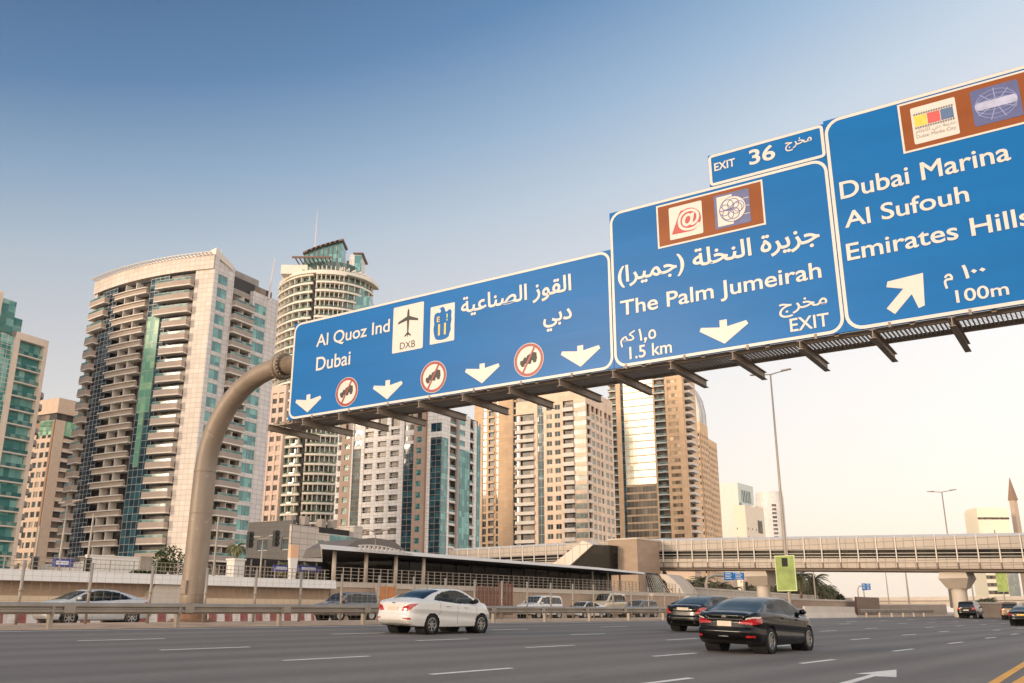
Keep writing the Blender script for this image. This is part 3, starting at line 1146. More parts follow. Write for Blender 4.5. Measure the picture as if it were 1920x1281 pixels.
plate(mb, rrect(x0 + .06 * w_, x1 - .06 * w_, z0 + .40 * h_, z0 + .62 * h_, .1), -0.024, -0.022)
mb.build('logo_band', mat('logo_band_colour', (178, 180, 206), 0.4, var=0.3, scale=2), bb)
L_(sc_, 'Dubai Marina', (1577, 376), (1896, 297), (1575, 344.5), base=1, bold=0.012)
L_(sc_, 'Al Sufouh', (1585, 428.8), (1818, 376), (1588, 398), base=1, bold=0.012)
L_(sc_, 'Emirates Hills', (1589.5, 491), (1936, 418), (1588, 460), base=1, bold=0.012)
tip, tl, ba, bb_ = SP(1730.7, 512), SP(1670.5, 584), SP(1675, 530.8), SP(1729.5, 563.7)
mb = MB()
dx, dz = tip[0] - tl[0], tip[1] - tl[1]
ln = sqrt(dx * dx + dz * dz)
ux, uz = dx / ln, dz / ln
P = lambda pts: [(tl[0] + ux * a * ln - uz * b * ln, tl[1] + uz * a * ln + ux * b * ln) for a, b in pts]
plate(mb, P([(0, -.105), (.52, -.105), (.36, -.40), (.47, -.46), (1.0, 0), (.47, .46), (.36, .40), (.52, .105), (0, .105)]), -0.010, -0.004)
mb.build('arrow', M['sign_white'], sc_)
lettering(sc_, '١٠٠', SP(1805, 514)[0], SP(1848, 504)[0], SP(1812, 523)[1], SP(1812, 496)[1], M['sign_white'], bold=0.02)
lettering(sc_, shape('م'), SP(1770.5, 535)[0], SP(1788, 528)[0], SP(1771, 543)[1], SP(1782, 513)[1], M['sign_white'], bold=0.02)
L_(sc_, '100m', (1794, 568), (1893, 552), (1790, 545), base=1, bold=0.012)
# ------------------------------------------------------------------ towers
M['cream_tile'] = mat_tile('cream_tile', (214, 198, 182), (176, 160, 146), 1.5, 1.1, 0.05)
M['white_tile'] = mat_tile('white_tile', (228, 220, 212), (180, 170, 162), 1.5, 1.1, 0.05)
M['balcony'] = mat('balcony_panel', (170, 151, 136), 0.8, var=0.12, scale=0.4)
M['balcony_dark'] = mat('balcony_panel_grey', (154, 141, 130), 0.8, var=0.12, scale=0.4)
M['slab'] = mat('slab_edge', (214, 202, 188), 0.7, var=0.06)
M['teal_glass'] = mat_glass('teal_glass', (44, 112, 112), (110, 172, 164), 1.5, 1.6, 0.07, 0.025)
M['dark_glass'] = mat_glass('dark_glass', (18, 46, 58), (48, 94, 102), 1.5, 1.6, 0.06, 0.012, 0.35)
M['window_glass'] = mat_glass('window_glass', (18, 38, 46), (52, 84, 88), 1.1, 3.3, 0.08, 0.012, 0.3, curtain=(150, 138, 122))
M['window_warm'] = mat_glass('window_warm', (42, 40, 38), (112, 100, 88), 1.1, 3.3, 0.15, 0.012, 0.3, curtain=(176, 160, 140))
M['green_glass'] = mat_glass('green_glass', (96, 150, 124), (146, 188, 142), 1.5, 1.6, 0.2, 0.02)
M['deep_recess'] = mat_glass('deep_recess', (30, 28, 28), (104, 90, 78), 1.9, 3.3, 0.3, 0.02, 0.3)
M['navy_glass'] = mat_glass('navy_glass', (18, 34, 48), (40, 66, 78), 1.5, 1.6, 0.06, 0.012, 0.35)
M['rail_glass'] = mat_glass('rail_glass', (52, 98, 98), (120, 150, 140), 1.2, 1.1, 0.15, 0.01, 0.35)
M['recess'] = mat_glass('recess_glass', (44, 40, 38), (140, 120, 102), 1.9, 3.3, 0.3, 0.02, 0.3)
M['frame'] = mat('window_frame', (186, 182, 176), 0.5, 0.3, var=0.05)
M['roof_steel'] = mat('roof_steel', (206, 194, 180), 0.5, 0.2, var=0.05)
M['roof_grey'] = mat('roof_membrane', (150, 142, 134), 0.9, var=0.15)


class Face:
    """a wall plane: u metres along it, o metres out of it, z up; side 'f' looks along -y, side 's' along +x; sag bows the front outwards"""

    def __init__(s, side, length, sag=0.0):
        s.side, s.len, s.sag = side, length, sag

    def __call__(s, u, o, z):
        if s.side == 'f':
            q = u / s.len
            y = -4 * s.sag * q * (1 - q)
            sl_ = -4 * s.sag * (1 - 2 * q) / s.len
            k = 1 / sqrt(1 + sl_ * sl_)
            return (-s.len + u + sl_ * k * o, y - k * o, z)
        if s.side == 's':
            q = u / s.len
            return (o + 4 * s.sag * q * (1 - q), u, z)


def fbox(mb, F, u0, u1, z0, z1, o0, o1, mi=0):
    n = max(1, int(math.ceil(abs(u1 - u0) / 2.5))) if F.sag else 1
    base = len(mb.v)
    for i in range(n + 1):
        u = u0 + (u1 - u0) * i / n
        mb.v += [F(u, o0, z0), F(u, o1, z0), F(u, o1, z1), F(u, o0, z1)]
    for i in range(n):
        a = base + 4 * i
        for k_ in range(4):
            r = (k_ + 1) % 4
            mb.f.append((a + k_, a + r, a + 4 + r, a + 4 + k_))
            mb.m.append(mi)
    mb.f.append((base + 3, base + 2, base + 1, base))
    e = base + 4 * n
    mb.f.append((e, e + 1, e + 2, e + 3))
    mb.m += [mi, mi]


class Tower:
    def __init__(s, name, label, cat, px, Y, az_, group='towers behind the metro station', base_py=1050):
        p = atY(px, base_py, Y)
        s.root = thing(name, label, cat, (p.x, p.y, 0.7), -radians(az_), group)
        s.C = p
        s.wall = MB()
        s.wmats = []
        s.count = {}
        s.extra = {}

    def mi(s, m):
        if m not in s.wmats:
            s.wmats.append(m)
        return s.wmats.index(m)

    def z(s, py, px):
        """height above the tower's own base of the photographed row at the tower's corner depth"""
        d = ray(px, py)
        return d.z / d.y * s.C.y + CAM_H - 0.7

    def rep(s, name, build, mats, z0, fh, n, dz=0.0, kid=None):
        """n copies of one part, a floor apart; past 100 of a name they go on as one mass part"""
        mb = MB()
        build(mb, 0.0)
        me = mb.mesh(name, mats)
        kme = None
        if kid:
            kb_ = MB()
            kid[1](kb_, 0.0)
            kme = kb_.mesh(kid[0], kid[2])
        for i in range(n):
            c = s.count.get(name, 0)
            if c < 96:
                o = link(name, me, s.root, (0, 0, z0 + fh * i))
                if kme:
                    link(kid[0], kme, o, (0, 0, 0))
            else:
                q = s.extra.setdefault((name, tuple(x.name for x in mats)), (MB(), mats))
                build(q[0], z0 + fh * i)
            s.count[name] = c + 1

    def done(s):
        if s.wall.f:
            s.wall.build('wall', [M[x] for x in s.wmats], s.root)
        for (name, _), (mb, mats) in s.extra.items():
            stuff(mb.build(name, mats, s.root))

    # ---- column types on face F between u0 and u1, floors of height fh from z0
    def solid(s, F, u0, u1, z0, z1, m, o=0.0, depth=0.6):
        fbox(s.wall, F, u0, u1, z0, z1, o - depth, o, s.mi(m))

    def windows(s, F, u0, u1, z0, fh, n, m, sill=1.0, head=0.5, glass='dark_glass', inset=0.28, mull=2, pitch=None, rail=False):
        """openings in a wall: spandrels in the wall mesh, each window a part"""
        for i in range(n + 1):
            a = z0 + fh * i - (head if i else 0)
            b = z0 + fh * i + (sill if i < n else 0)
            fbox(s.wall, F, u0 - 0.002, u1 + 0.002, a, b, -0.6, -0.004, s.mi(m))

        def bld(mb, z):
            a, b = z + sill, z + fh - head
            fbox(mb, F, u0, u1, a, b, -inset - 0.08, -inset, 0)
            w = 0.07
            fbox(mb, F, u0, u1, a, a + w, -inset, -inset + 0.06, 1)
            fbox(mb, F, u0, u1, b - w, b, -inset, -inset + 0.06, 1)
            for j in range(mull + 1):
                u = u0 + (u1 - u0 - w) * j / mull
                fbox(mb, F, u, u + w, a + w, b - w, -inset, -inset + 0.05, 1)
            if rail:
                fbox(mb, F, u0, u1, a + 0.55, a + 0.63, -0.1, -0.04, 1)
        glass = {'dark_glass': 'window_glass', 'recess': 'window_warm'}.get(glass, glass)
        s.rep('window', bld, [M[glass], M['frame']], z0, fh, n)

    def glass(s, F, u0, u1, z0, z1, fh, m='teal_glass', o=-0.1, line='frame', lines=2, vert=1.5, name='curtain_glass', lw=0.09):
        mb = MB()
        fbox(mb, F, u0, u1, z0, z1, o - 0.3, o, 0)
        k_ = 0
        z = z0
        while z < z1 + 0.01:
            fbox(mb, F, u0, u1, z - lw / 2, z + lw / 2, o, o + 0.06, 1)
            z += fh / lines
        nv = max(1, int(round((u1 - u0) / vert)))
        for j in range(nv + 1):
            u = u0 + (u1 - u0 - 0.06) * j / nv
            fbox(mb, F, u, u + 0.06, z0, z1, o, o + 0.05, 1)
        mb.build(name, [M[m], M[line]], s.root)

    def balconies(s, F, u0, u1, z0, fh, n, out=1.3, m='balcony', par=1.05, rail='rail_glass', back='recess', inset=1.0, slab='slab', rh=0.0, div=0, ends=True, lip=0.0):
        """recess with a glazed back wall, projecting slab and parapet on every floor"""
        fbox(s.wall, F, u0, u1, z0 - 0.3, z0 + fh * n, -inset - 0.3, -inset, s.mi(back))

        def bld(mb, z):
            fbox(mb, F, u0, u1, z - 0.28, z, -inset, out, 1)
            fbox(mb, F, u0, u1, z, z + par, out - 0.12, out, 0)
            if ends and out > 0.3:
                fbox(mb, F, u0, u0 + 0.12, z, z + par, -0.05, out - 0.12, 0)
                fbox(mb, F, u1 - 0.12, u1, z, z + par, -0.05, out - 0.12, 0)
            if lip:
                fbox(mb, F, u0 - 0.3, u1 + 0.3, z + par, z + par + 0.22, out - 0.15, out + lip, 1)
            for j in range(1, div + 1):
                u = u0 + (u1 - u0) * j / (div + 1)
                fbox(mb, F, u - 0.09, u + 0.09, z, z + fh - 0.28, -inset, min(out - 0.2, 0.4), 1)

        def kid(mb, z):
            fbox(mb, F, u0 + 0.06, u1 - 0.06, z + par, z + par + rh, out - 0.09, out - 0.05, 0)
            fbox(mb, F, u0 + 0.06, u1 - 0.06, z + par + rh, z + par + rh + 0.05, out - 0.1, out - 0.04, 1)
        s.rep('balcony', bld, [M[m], M[slab]], z0, fh, n, kid=('railing', kid, [M[rail], M['frame']]) if rh else None)


FH = 3.3
# --- cream tower with curved balcony front --------------------------------------------------------------------
T2 = Tower('apartment_tower', 'cream tower with curved front of stacked brown balconies behind the gantry pole', 'tower', 346, 190, 27)
Wd, Dp = 39.0, 21.6
zt = T2.z(470, 401)
zb = 11.2
nf = 20
fh = (zt - 4.8 - zb) / nf
Ff, Fs = Face('f', Wd, 2.4), Face('s', Dp)
core = MB()
core.box(-Wd + 0.8, -1.2, 1.3, Dp - 1.2, 0, zt - 3.4)
core.box(-Wd + 3, -4, 3.0, Dp - 3, zt - 3.4, zt - 0.4, 1)
core.build('core', [M['recess'], M['roof_grey']], T2.root)
U = lambda f: Wd * (1 - f)                                           # f measured from the corner
T2.solid(Ff, U(0.115), Wd, zb - 3, zt - 0.3, 'cream_tile', 0.0, 1.2)
T2.solid(Ff, 0, U(0.0) , zt - 4.4, zt - 1.1, 'cream_tile', 0.35, 1.6)
T2.solid(Ff, 0, 1.6, zb - 3, zt - 4.4, 'cream_tile', 0.0, 1.2)
T2.glass(Ff, U(0.44), U(0.30), zb, zt - 4.6, fh, 'dark_glass', -0.25, lines=2)
T2.glass(Ff, U(0.425), U(0.335), zb + 10 * fh, zt - 3 * fh - 4.6, fh, 'green_glass', 0.02, lines=1, name='green_glass')  # green reflection on the dark strip put in as coloured panes
T2.glass(Ff, U(0.405), U(0.37), zb + 6.2 * fh, zb + 10 * fh, fh, 'green_glass', 0.02, lines=1, vert=3, name='green_glass')
T2.glass(Ff, U(0.90), U(0.74), zb, zt - 4.6, fh, 'navy_glass', -0.25, lines=3)
T2.balconies(Ff, U(0.285), U(0.12), zb, fh, nf - 3, 1.4, 'balcony', 1.15, inset=0.6, rh=0.5, back='deep_recess')
T2.balconies(Ff, U(0.36), U(0.12), zb + fh * (nf - 3), fh, 3, 1.4, 'balcony', 1.15, inset=0.6, rh=0.5, back='deep_recess')
T2.balconies(Ff, U(0.73), U(0.45), zb, fh, nf, 0.6, 'balcony', 0.85, inset=1.5, rh=0.0, div=2, lip=0.4, back='deep_recess')
T2.balconies(Ff, U(0.985), U(0.885), zb, fh, nf - 3, 1.2, 'balcony', 1.15, inset=0.6, rh=0.5, back='deep_recess')
T2.balconies(Ff, U(0.985), U(0.81), zb + fh * (nf - 3), fh, 3, 1.2, 'balcony', 1.15, inset=0.6, rh=0.5, back='deep_recess')
M['t2_side'] = mat_tile('grey_white_tile', (204, 196, 190), (160, 152, 146), 1.5, 1.1, 0.05)
# corner side
T2.solid(Fs, 0.0, 1.3, zb - 3, zt - 1.2, 't2_side', 0.25, 1.2)
T2.windows(Fs, 1.3, 4.4, zb, fh, nf, 't2_side', 0.6, 0.3, 'teal_glass', 0.15)
T2.solid(Fs, 1.3, 6.4, zb + fh * nf, zt - 2.0, 't2_side', 0.0, 1.0)
T2.solid(Fs, 4.4, 6.4, zb - 3, zb + fh * nf, 't2_side', 0.0, 1.0)
T2.balconies(Fs, 6.4, 12.9, zb, fh, nf - 1, 1.0, 'balcony_dark', 1.1, inset=1.3, rh=0.45, div=1, back='deep_recess')
T2.solid(Fs, 6.4, 12.9, zb + fh * (nf - 1) + 0.2, zb + fh * nf - 1.6, 'balcony_dark', -0.9, 0.5)
T2.solid(Fs, 12.9, 13.6, zb - 3, zt - 5.5, 't2_side', 0.1, 1.2)
T2.windows(Fs, 13.6, 17.6, zb, fh, nf - 1, 't2_side', 0.6, 0.3, 'teal_glass', 0.15)
T2.solid(Fs, 13.6, 17.6, zb + fh * (nf - 1), zt - 5.5, 't2_side', 0.0, 1.0)
T2.solid(Fs, 17.6, Dp, zb - 3, zt - 5.5, 't2_side', 0.1, 1.2)
# podium
T2.solid(Ff, -2, Wd + 2, 0, zb - 0.35, 'white_tile', 2.6, 3)
T2.solid(Fs, -2, Dp + 2, 0, zb - 3, 'white_tile', 1.0, 2)
pg = MB()                                                            # pergola of roof fins and a corner crown
for j in range(40):
    u = 0.6 + (Wd - 1.2) * j / 39
    fbox(pg, Ff, u - 0.08, u + 0.08, zt - 1.0, zt - 0.82, -0.4, 1.5, 0)
fbox(pg, Ff, 0.2, Wd - 0.2, zt - 0.8, zt - 0.68, 1.3, 1.5, 0)
fbox(pg, Ff, 0.2, Wd - 0.2, zt - 1.1, zt - 0.3, -1.0, -0.4, 0)
pg.hexa([(-1.6, -0.2, zt - 1.2), (0.3, -0.2, zt - 1.2), (0.3, 5.5, zt - 3.0), (-1.6, 5.5, zt - 3.0), (-1.6, -0.2, zt + 0.2), (0.3, -0.2, zt + 0.6), (0.3, 5.5, zt - 1.8), (-1.6, 5.5, zt - 1.8)], 0)
pg.build('roof_pergola', [M['roof_steel']], T2.root)
T2.done()
mst = MB()
mst.tube([(-0.4, 2, zt), (-0.4, 2, zt + 1.5)], 0.06, 6)
mst.tube([(2.0, 16, zt - 7), (1.0, 18.0, zt + 4.5)], [0.28, 0.1], 6)
mst.build('roof_mast', mat('mast_paint', (206, 190, 184), 0.6, var=0), T2.root)

# --- teal glass tower at the left edge -----------------------------------------------------------------------------
M['t1_wall'] = mat('beige_render', (222, 202, 182), 0.8, var=0.08)
M['t1_glass'] = mat_glass('t1_glass', (62, 126, 122), (142, 190, 182), 1.4, 1.6, 0.08, 0.03, 0.9)
T1 = Tower('apartment_tower', 'teal glass and beige tower cut by the left edge of the photo', 'tower', 27, 200, 24)
T1.root.location = (T1.C.x - 44 * sin(radians(24)), T1.C.y - 44 * cos(radians(24)), 0.7)
Dp = 44.0
F1 = Face('s', Dp)
zt = T1.z(640, 88)
zh = T1.z(537, 38) * 0.905
core = MB()
core.box(-24, -1.0, 0, Dp - 0.5, 0, zt - 0.6)
core.build('core', [M['recess']], T1.root)
n1 = 17
f1 = (zt - 1.6 - 6) / n1
T1.solid(F1, Dp - 0.9, Dp, 0, zt, 't1_wall', 0.3, 1.5)
T1.solid(F1, Dp - 8.4, Dp - 7.2, 0, zt, 't1_wall', 0.3, 1.5)
T1.solid(F1, Dp - 8.4, Dp, zt - 1.6, zt, 't1_wall', 0.32, 1.5)
T1.balconies(F1, Dp - 7.2, Dp - 0.9, 6, f1, n1, 0.15, 'rail_glass', 0.8, inset=0.8, back='t1_glass', rh=0.0, ends=False)
for u0, u1, top in ((Dp - 14.2, Dp - 8.4, zt - 1), (Dp - 22, Dp - 15.2, zh), (Dp - 30, Dp - 23, zh), (Dp - 44, Dp - 31, zh)):
    T1.glass(F1, u0, u1, 2, top, f1, 't1_glass', -0.1, lines=3, vert=1.4, line='t1_wall')
T1.solid(F1, Dp - 15.2, Dp - 14.2, 0, zh + 1.0, 't1_wall', 0.5, 1.6)
T1.solid(F1, Dp - 23, Dp - 22, 0, zh + 1.0, 't1_wall', 0.5, 1.6)
T1.solid(F1, Dp - 31, Dp - 30, 0, zh + 1.0, 't1_wall', 0.5, 1.6)
T1.done()
up = MB()
up.box(-20, -0.6, 0, Dp - 14.2, zt - 0.6, zh - 0.3, 0)
up.box(-22, -2.5, Dp - 12.5, Dp - 7.5, zt, zt + 7.5, 0)
up.box(-22, -5.5, Dp - 7.5, Dp - 3.2, zt, zt + 5.0, 0)
up.box(-22, -8.0, Dp - 3.2, Dp - 1.5, zt, zt + 1.6, 0)
up.build('penthouse_glass', [M['t1_glass']], T1.root)
fin = MB()
fin.box(-3, -0.2, Dp - 13.6, Dp - 12.6, zt - 0.5, zt + 8.0, 0)
fin.build('roof_fin', [M['t1_wall']], T1.root)

# --- rounded balcony tower behind it ---------------------------------------------------------------------------------
T1b = Tower('apartment_tower', 'narrow tower with rounded balconies peeking out behind the teal glass tower', 'tower', 6, 240, 24)
r1 = MB()
zt = T1b.z(735, 78)
r1.lathe([(4.4, 0), (4.4, zt), (3.2, zt + 1.2), (1.9, zt + 3.8), (0.05, zt + 4.2)], 28, lambda x, y, z: (x - 3.0, y, z))
r1.build('wall', [M['recess']], T1b.root)


def ringb(R, h0, h1):
    mb = MB()
    mb.lathe([(R - 1.4, h0), (R, h0), (R, h1), (R - 0.12, h1), (R - 0.12, h0 + 0.2), (R - 1.4, h0 + 0.2)], 28, lambda x, y, z: (x - 3.0, y, z))
    return mb


me = ringb(5.4, -0.25, 1.05).mesh('balcony', [M['balcony']])
i = 0
while 8 + 3.3 * i < zt:
    link('balcony', me, T1b.root, (0, 0, 8 + 3.3 * i))
    i += 1

# --- beige tower with window grid ------------------------------------------------------------------------------------
T3 = Tower('apartment_tower', 'beige tower with a grid of small windows between the two left towers', 'tower', 66, 300, 27)
zt = T3.z(765, 92)
f3, n3 = 3.3, int((zt - 10) / 3.3)
Fa, Fb = Face('f', 13), Face('s', 19)
M['pink_wall'] = mat('pink_beige_wall', (200, 174, 150), 0.8, var=0.08)
M['brown_wall'] = mat('brown_wall', (150, 118, 94), 0.8, var=0.08)
core = MB()
core.box(-12.4, -0.7, 0.7, 18, 0, zt - 0.5)
core.build('core', [M['recess']], T3.root)
for j in range(4):
    T3.windows(Fa, 1.0 + 3.0 * j, 3.1 + 3.0 * j, 10, f3, n3 - 2, 'pink_wall', 0.8, 0.6, 'dark_glass', 0.3, 1)
for u0, u1 in ((0, 1), (3.1, 4.0), (6.1, 7.0), (9.1, 10.0)):
    T3.solid(Fa, u0, u1, 0, 10 + f3 * (n3 - 2), 'pink_wall')
T3.solid(Fa, 12.1, 13, 0, zt - 4, 'brown_wall', 0.4, 1)
T3.solid(Fa, 0, 13, 10 + f3 * (n3 - 2), 10 + f3 * (n3 - 1), 'brown_wall', 0, 1)
T3.solid(Fb, 0.0, 3.6, 0, zt - 4, 'pink_wall', 0.3, 1)
T3.balconies(Fb, 3.6, 9.0, 10, f3, n3 - 2, 0.7, 'pink_wall', 0.9, inset=1.0)
T3.glass(Fb, 9.0, 12.0, 6, zt - 6, f3, 'green_glass', -0.1, lines=1, line='pink_wall', lw=0.4)
T3.balconies(Fb, 12.0, 17.5, 10, f3, n3 - 2, 0.7, 'pink_wall', 0.9, inset=1.0)
T3.solid(Fb, 17.5, 19, 0, zt - 4, 'pink_wall', 0.3, 1)
T3.solid(Fb, 0, 19, zt - 1.6, zt + 3.6, 'pink_wall', 0.2, 12)
T3.solid(Fb, 0, 19, zt - 9, zt - 4.0, 'green_glass', 0.1, 8)
T3.done()

# --- pink block between the cream tower and the round tower -----------------------------------------------------------
T3b = Tower('apartment_tower', 'slim pink tower seen in the gap right of the cream tower', 'tower', 512, 300, 27)
Fa = Face('f', 9)
zt = T3b.z(722, 515)
n3 = int((zt - 12) / 3.3)
core = MB()
core.box(-8.6, -.4, 0.7, 2, 0, zt)
core.build('core', [M['pink_wall']], T3b.root)
M['rose_wall'] = mat('rose_wall', (218, 188, 168), 0.8, var=0.08)
for j in range(3):
    T3b.windows(Fa, 0.7 + 2.9 * j, 2.7 + 2.9 * j, 12, 3.3, n3, 'rose_wall', 0.9, 0.6, 'recess', 0.3, 1)
    T3b.solid(Fa, -0.2 + 2.9 * j, 0.7 + 2.9 * j, 0, zt, 'rose_wall', 0.15)
T3b.solid(Fa, 8.5, 9.3, 0, zt, 'rose_wall', 0.15)
T3b.solid(Fa, 0, 9, zt - 2.5, zt, 'rose_wall', 0.1)
T3b.done()

# --- round tower with curved slabs and glass crown ---------------------------------------------------------------------
T4 = Tower('apartment_tower', 'round cream tower with curved balcony slabs and a slanted glass crown', 'tower', 590, 335, 27)
R4 = 18.8
zc = T4.z(535, 590)
f4 = 3.42
n4 = int((zc - 8) / f4)
wl = MB()
wl.lathe([(R4 - 2.4, 0), (R4 - 2.4, zc)], 64)
wl.poly([((R4 - 2.4) * cos(2 * pi * i / 64), (R4 - 2.4) * sin(2 * pi * i / 64), zc) for i in range(64)])
M['t4_glass'] = mat_glass('bay_glass', (40, 72, 66), (112, 132, 116), 2.0, 3.42, 0.1, 0.02, 0.6)
wl.build('wall', [M['t4_glass']], T4.root, smooth=False)


def slab_ring(R_, a0, a1, h, flare=0.0):
    mb = MB()
    n = 26
    for i in range(n):
        b0, b1 = a0 + (a1 - a0) * i / n, a0 + (a1 - a0) * (i + 1) / n
        R = R_ + flare * max(0.0, 1 - i / n * 2.2) ** 1.5
        P = lambda r, a, z: (r * cos(a), r * sin(a), z)
        mb.hexa([P(R - 3, b0, -0.45), P(R, b0, -0.45), P(R, b1, -0.45), P(R - 3, b1, -0.45), P(R - 3, b0, 0.05), P(R, b0, 0.28), P(R, b1, 0.28), P(R - 3, b1, 0.05)], 0)
        mb.quad(P(R - 0.15, b0, 0.05), P(R - 0.15, b1, 0.05), P(R - 0.15, b1, 0.8), P(R - 0.15, b0, 0.8), 1)
        if i % 4 == 0:
            mb.hexa([P(R - 3, b0, 0.05), P(R - 0.3, b0, 0.05), P(R - 0.3, b0 + .012, 0.05), P(R - 3, b0 + .012, 0.05), P(R - 3, b0, h - .35), P(R - 0.3, b0, h - .35), P(R - 0.3, b0 + .012, h - .35), P(R - 3, b0 + .012, h - .35)], 0)
    return mb


M['t4_slab'] = mat('pale_yellow_slab', (228, 217, 200), 0.7, var=0.06)
M['t4_rail'] = mat_glass('balcony_rail_glass', (70, 88, 70), (150, 154, 124), 1.4, 1.0, 0.1, 0.02, 0.5)
azc = radians(-90 - 63 + 90)                                          # towards the camera in the tower's own frame
gap = radians(-97 + 27)
m1 = slab_ring(R4 - .6, gap - 1.35, gap - 0.06, f4, 2.2).mesh('balcony', [M['t4_slab'], M['t4_rail']])
m3 = slab_ring(R4 - 1.6, gap + 0.55, gap + 1.6, f4).mesh('balcony', [M['t4_slab'], M['t4_rail']])
m2 = slab_ring(R4, gap + 0.02, gap + 0.62, f4).mesh('balcony', [M['t4_slab'], M['t4_rail']])
for i in range(n4 + 1):
    o = link('balcony', m1, T4.root, (0, 0, 6 + f4 * i))
    k_ = 1.0
    if i < n4 + 1:
        o = link('balcony', m2, T4.root, (0, 0, 6 + f4 * i + 0.25))
        if i < n4 + 1:
            link('balcony', m3, T4.root, (0, 0, 6 + f4 * i + 0.9))
pl = MB()
for a in (gap - 0.02,):
    pl.box((R4 - 2.8) * cos(a) - 1.2, (R4 - 2.8) * cos(a) + 1.2, (R4 - 2.8) * sin(a) - 1.2, (R4 - 2.8) * sin(a) + 1.2, 0, zc - 4)
pl.build('dark_slot', [M['dark']], T4.root)
# stepped glass bays on the right shoulder
sh4 = MB()
tz = lambda py: T4.z(py, 640)
c27, s27 = cos(radians(27)), sin(radians(27))


def rr_box(mb, xs, ys, z0, z1, mi):
    """box given in camera-aligned metres right / away of the tower's axis"""
    P = []
    for z in (z0, z1):
        for x, y in ((xs[0], ys[0]), (xs[1], ys[0]), (xs[1], ys[1]), (xs[0], ys[1])):
            P.append((x * c27 - y * s27, x * s27 + y * c27, z))
    mb.hexa(P, mi)


rr_box(sh4, (8, 17.5), (-12, 6), 0, tz(575), 0)
rr_box(sh4, (8, 15), (-10, 5), tz(575), tz(558), 0)
rr_box(sh4, (8, 12.5), (-8, 4), tz(558), tz(545), 0)
sh4.build('glass_shoulder', [M['teal_glass']], T4.root)
cr4 = MB()                                                            # penthouse drum and slanted crown
cr4.lathe([(12, zc), (12, tz(511))], 40)
cr4.poly([(12 * cos(2 * pi * i / 40), 12 * sin(2 * pi * i / 40), tz(511)) for i in range(40)])
cr4.build('penthouse', [M['t4_glass']], T4.root)
bx = MB()
rr_box(bx, (-16.5, -6.5), (-14.5, -4), tz(538), tz(522), 0)
bx.build('white_box', [M['t4_slab']], T4.root)
cap = MB()
for i in range(30):
    b0, b1 = radians(-170 + 27) + i * 0.1, radians(-170 + 27) + (i + 1) * 0.1
    P = lambda r, a, z: (r * cos(a), r * sin(a), z)
    cap.hexa([P(10, b0, tz(543)), P(18.8, b0, tz(543)), P(18.8, b1, tz(543)), P(10, b1, tz(543)), P(10, b0, tz(538)), P(18.8, b0, tz(538)), P(18.8, b1, tz(538)), P(10, b1, tz(538))], 0)
cap.build('canopy', [M['t4_slab']], T4.root)
gl = MB()
nn = 8
for i in range(nn):
    x0_, x1_ = -9.5 + 14.5 * i / nn, -9.5 + 14.5 * (i + 1) / nn
    def tt(x):
        return tz(492 - 24 * max(0.0, (x + 9.5) / 14.5) ** 0.75)
    P = []
    yy0, yy1 = -8.0, -6.0
    for z in (tz(520), None):
        for x, y in ((x0_, yy0), (x1_, yy0), (x1_, yy1 + 6), (x0_, yy1 + 6)):
            zz = z if z is not None else tt(x)
            P.append((x * c27 - y * s27, x * s27 + y * c27, zz))
    gl.hexa(P, 0)
    Q = []
    for z in (tz(520), None):
        for x, y in ((x0_ - 0.12, yy0 - 0.25), (x0_ + 0.12, yy0 - 0.25), (x0_ + 0.12, yy0), (x0_ - 0.12, yy0)):
            zz = z if z is not None else tt(x)
            Q.append((x * c27 - y * s27, x * s27 + y * c27, zz))
    gl.hexa(Q, 1)
    Q = []
    for dzz in (0.0, 0.7):
        for x, y in ((x0_ - 0.5, yy0 - 1.2), (x1_ + 0.5, yy0 - 1.2), (x1_ + 0.5, yy1 + 7), (x0_ - 0.5, yy1 + 7)):
            Q.append((x * c27 - y * s27, x * s27 + y * c27, tt(x) + dzz))
    gl.hexa(Q, 1)
M['crown_brown'] = mat('crown_bronze', (120, 92, 76), 0.5, 0.3, var=0.08)
gl.build('crown', [M['teal_glass'], M['crown_brown']], T4.root)
fn = MB()
rr_box(fn, (6.2, 8.2), (-4, 4), tz(545), tz(496), 0)
rr_box(fn, (7.6, 12.3), (-6, 4), tz(545), tz(488), 1)
rr_box(fn, (9.8, 12.6), (-6.4, -6.0), tz(545), tz(490), 2)
rr_box(fn, (9.2, 13.2), (-7, 5), tz(487.9), tz(486), 3)
fn.build('roof_fin', [M['brown_wall'], M['white_tile'], M['teal_glass'], M['crown_brown']], T4.root)
an = MB()
an.tube([(-7.5 * c27, -7.5 * s27, tz(500)), (-7.5 * c27, -7.5 * s27, tz(430)), (-7.5 * c27, -7.5 * s27, tz(393))], [0.35, 0.2, 0.05], 6)
an.build('antenna', mat('antenna_paint', (206, 196, 196), 0.6, var=0), T4.root)
pgl = MB()
for i in range(9):
    x = -11 + i * 1.6
    rr_box(pgl, (x - 0.15, x + 0.15), (-17, -9), tz(513), tz(511), 0)
rr_box(pgl, (-12, 3), (-17.2, -16.6), tz(514), tz(511), 0)
pgl.build('pergola', [M['crown_brown']], T4.root)

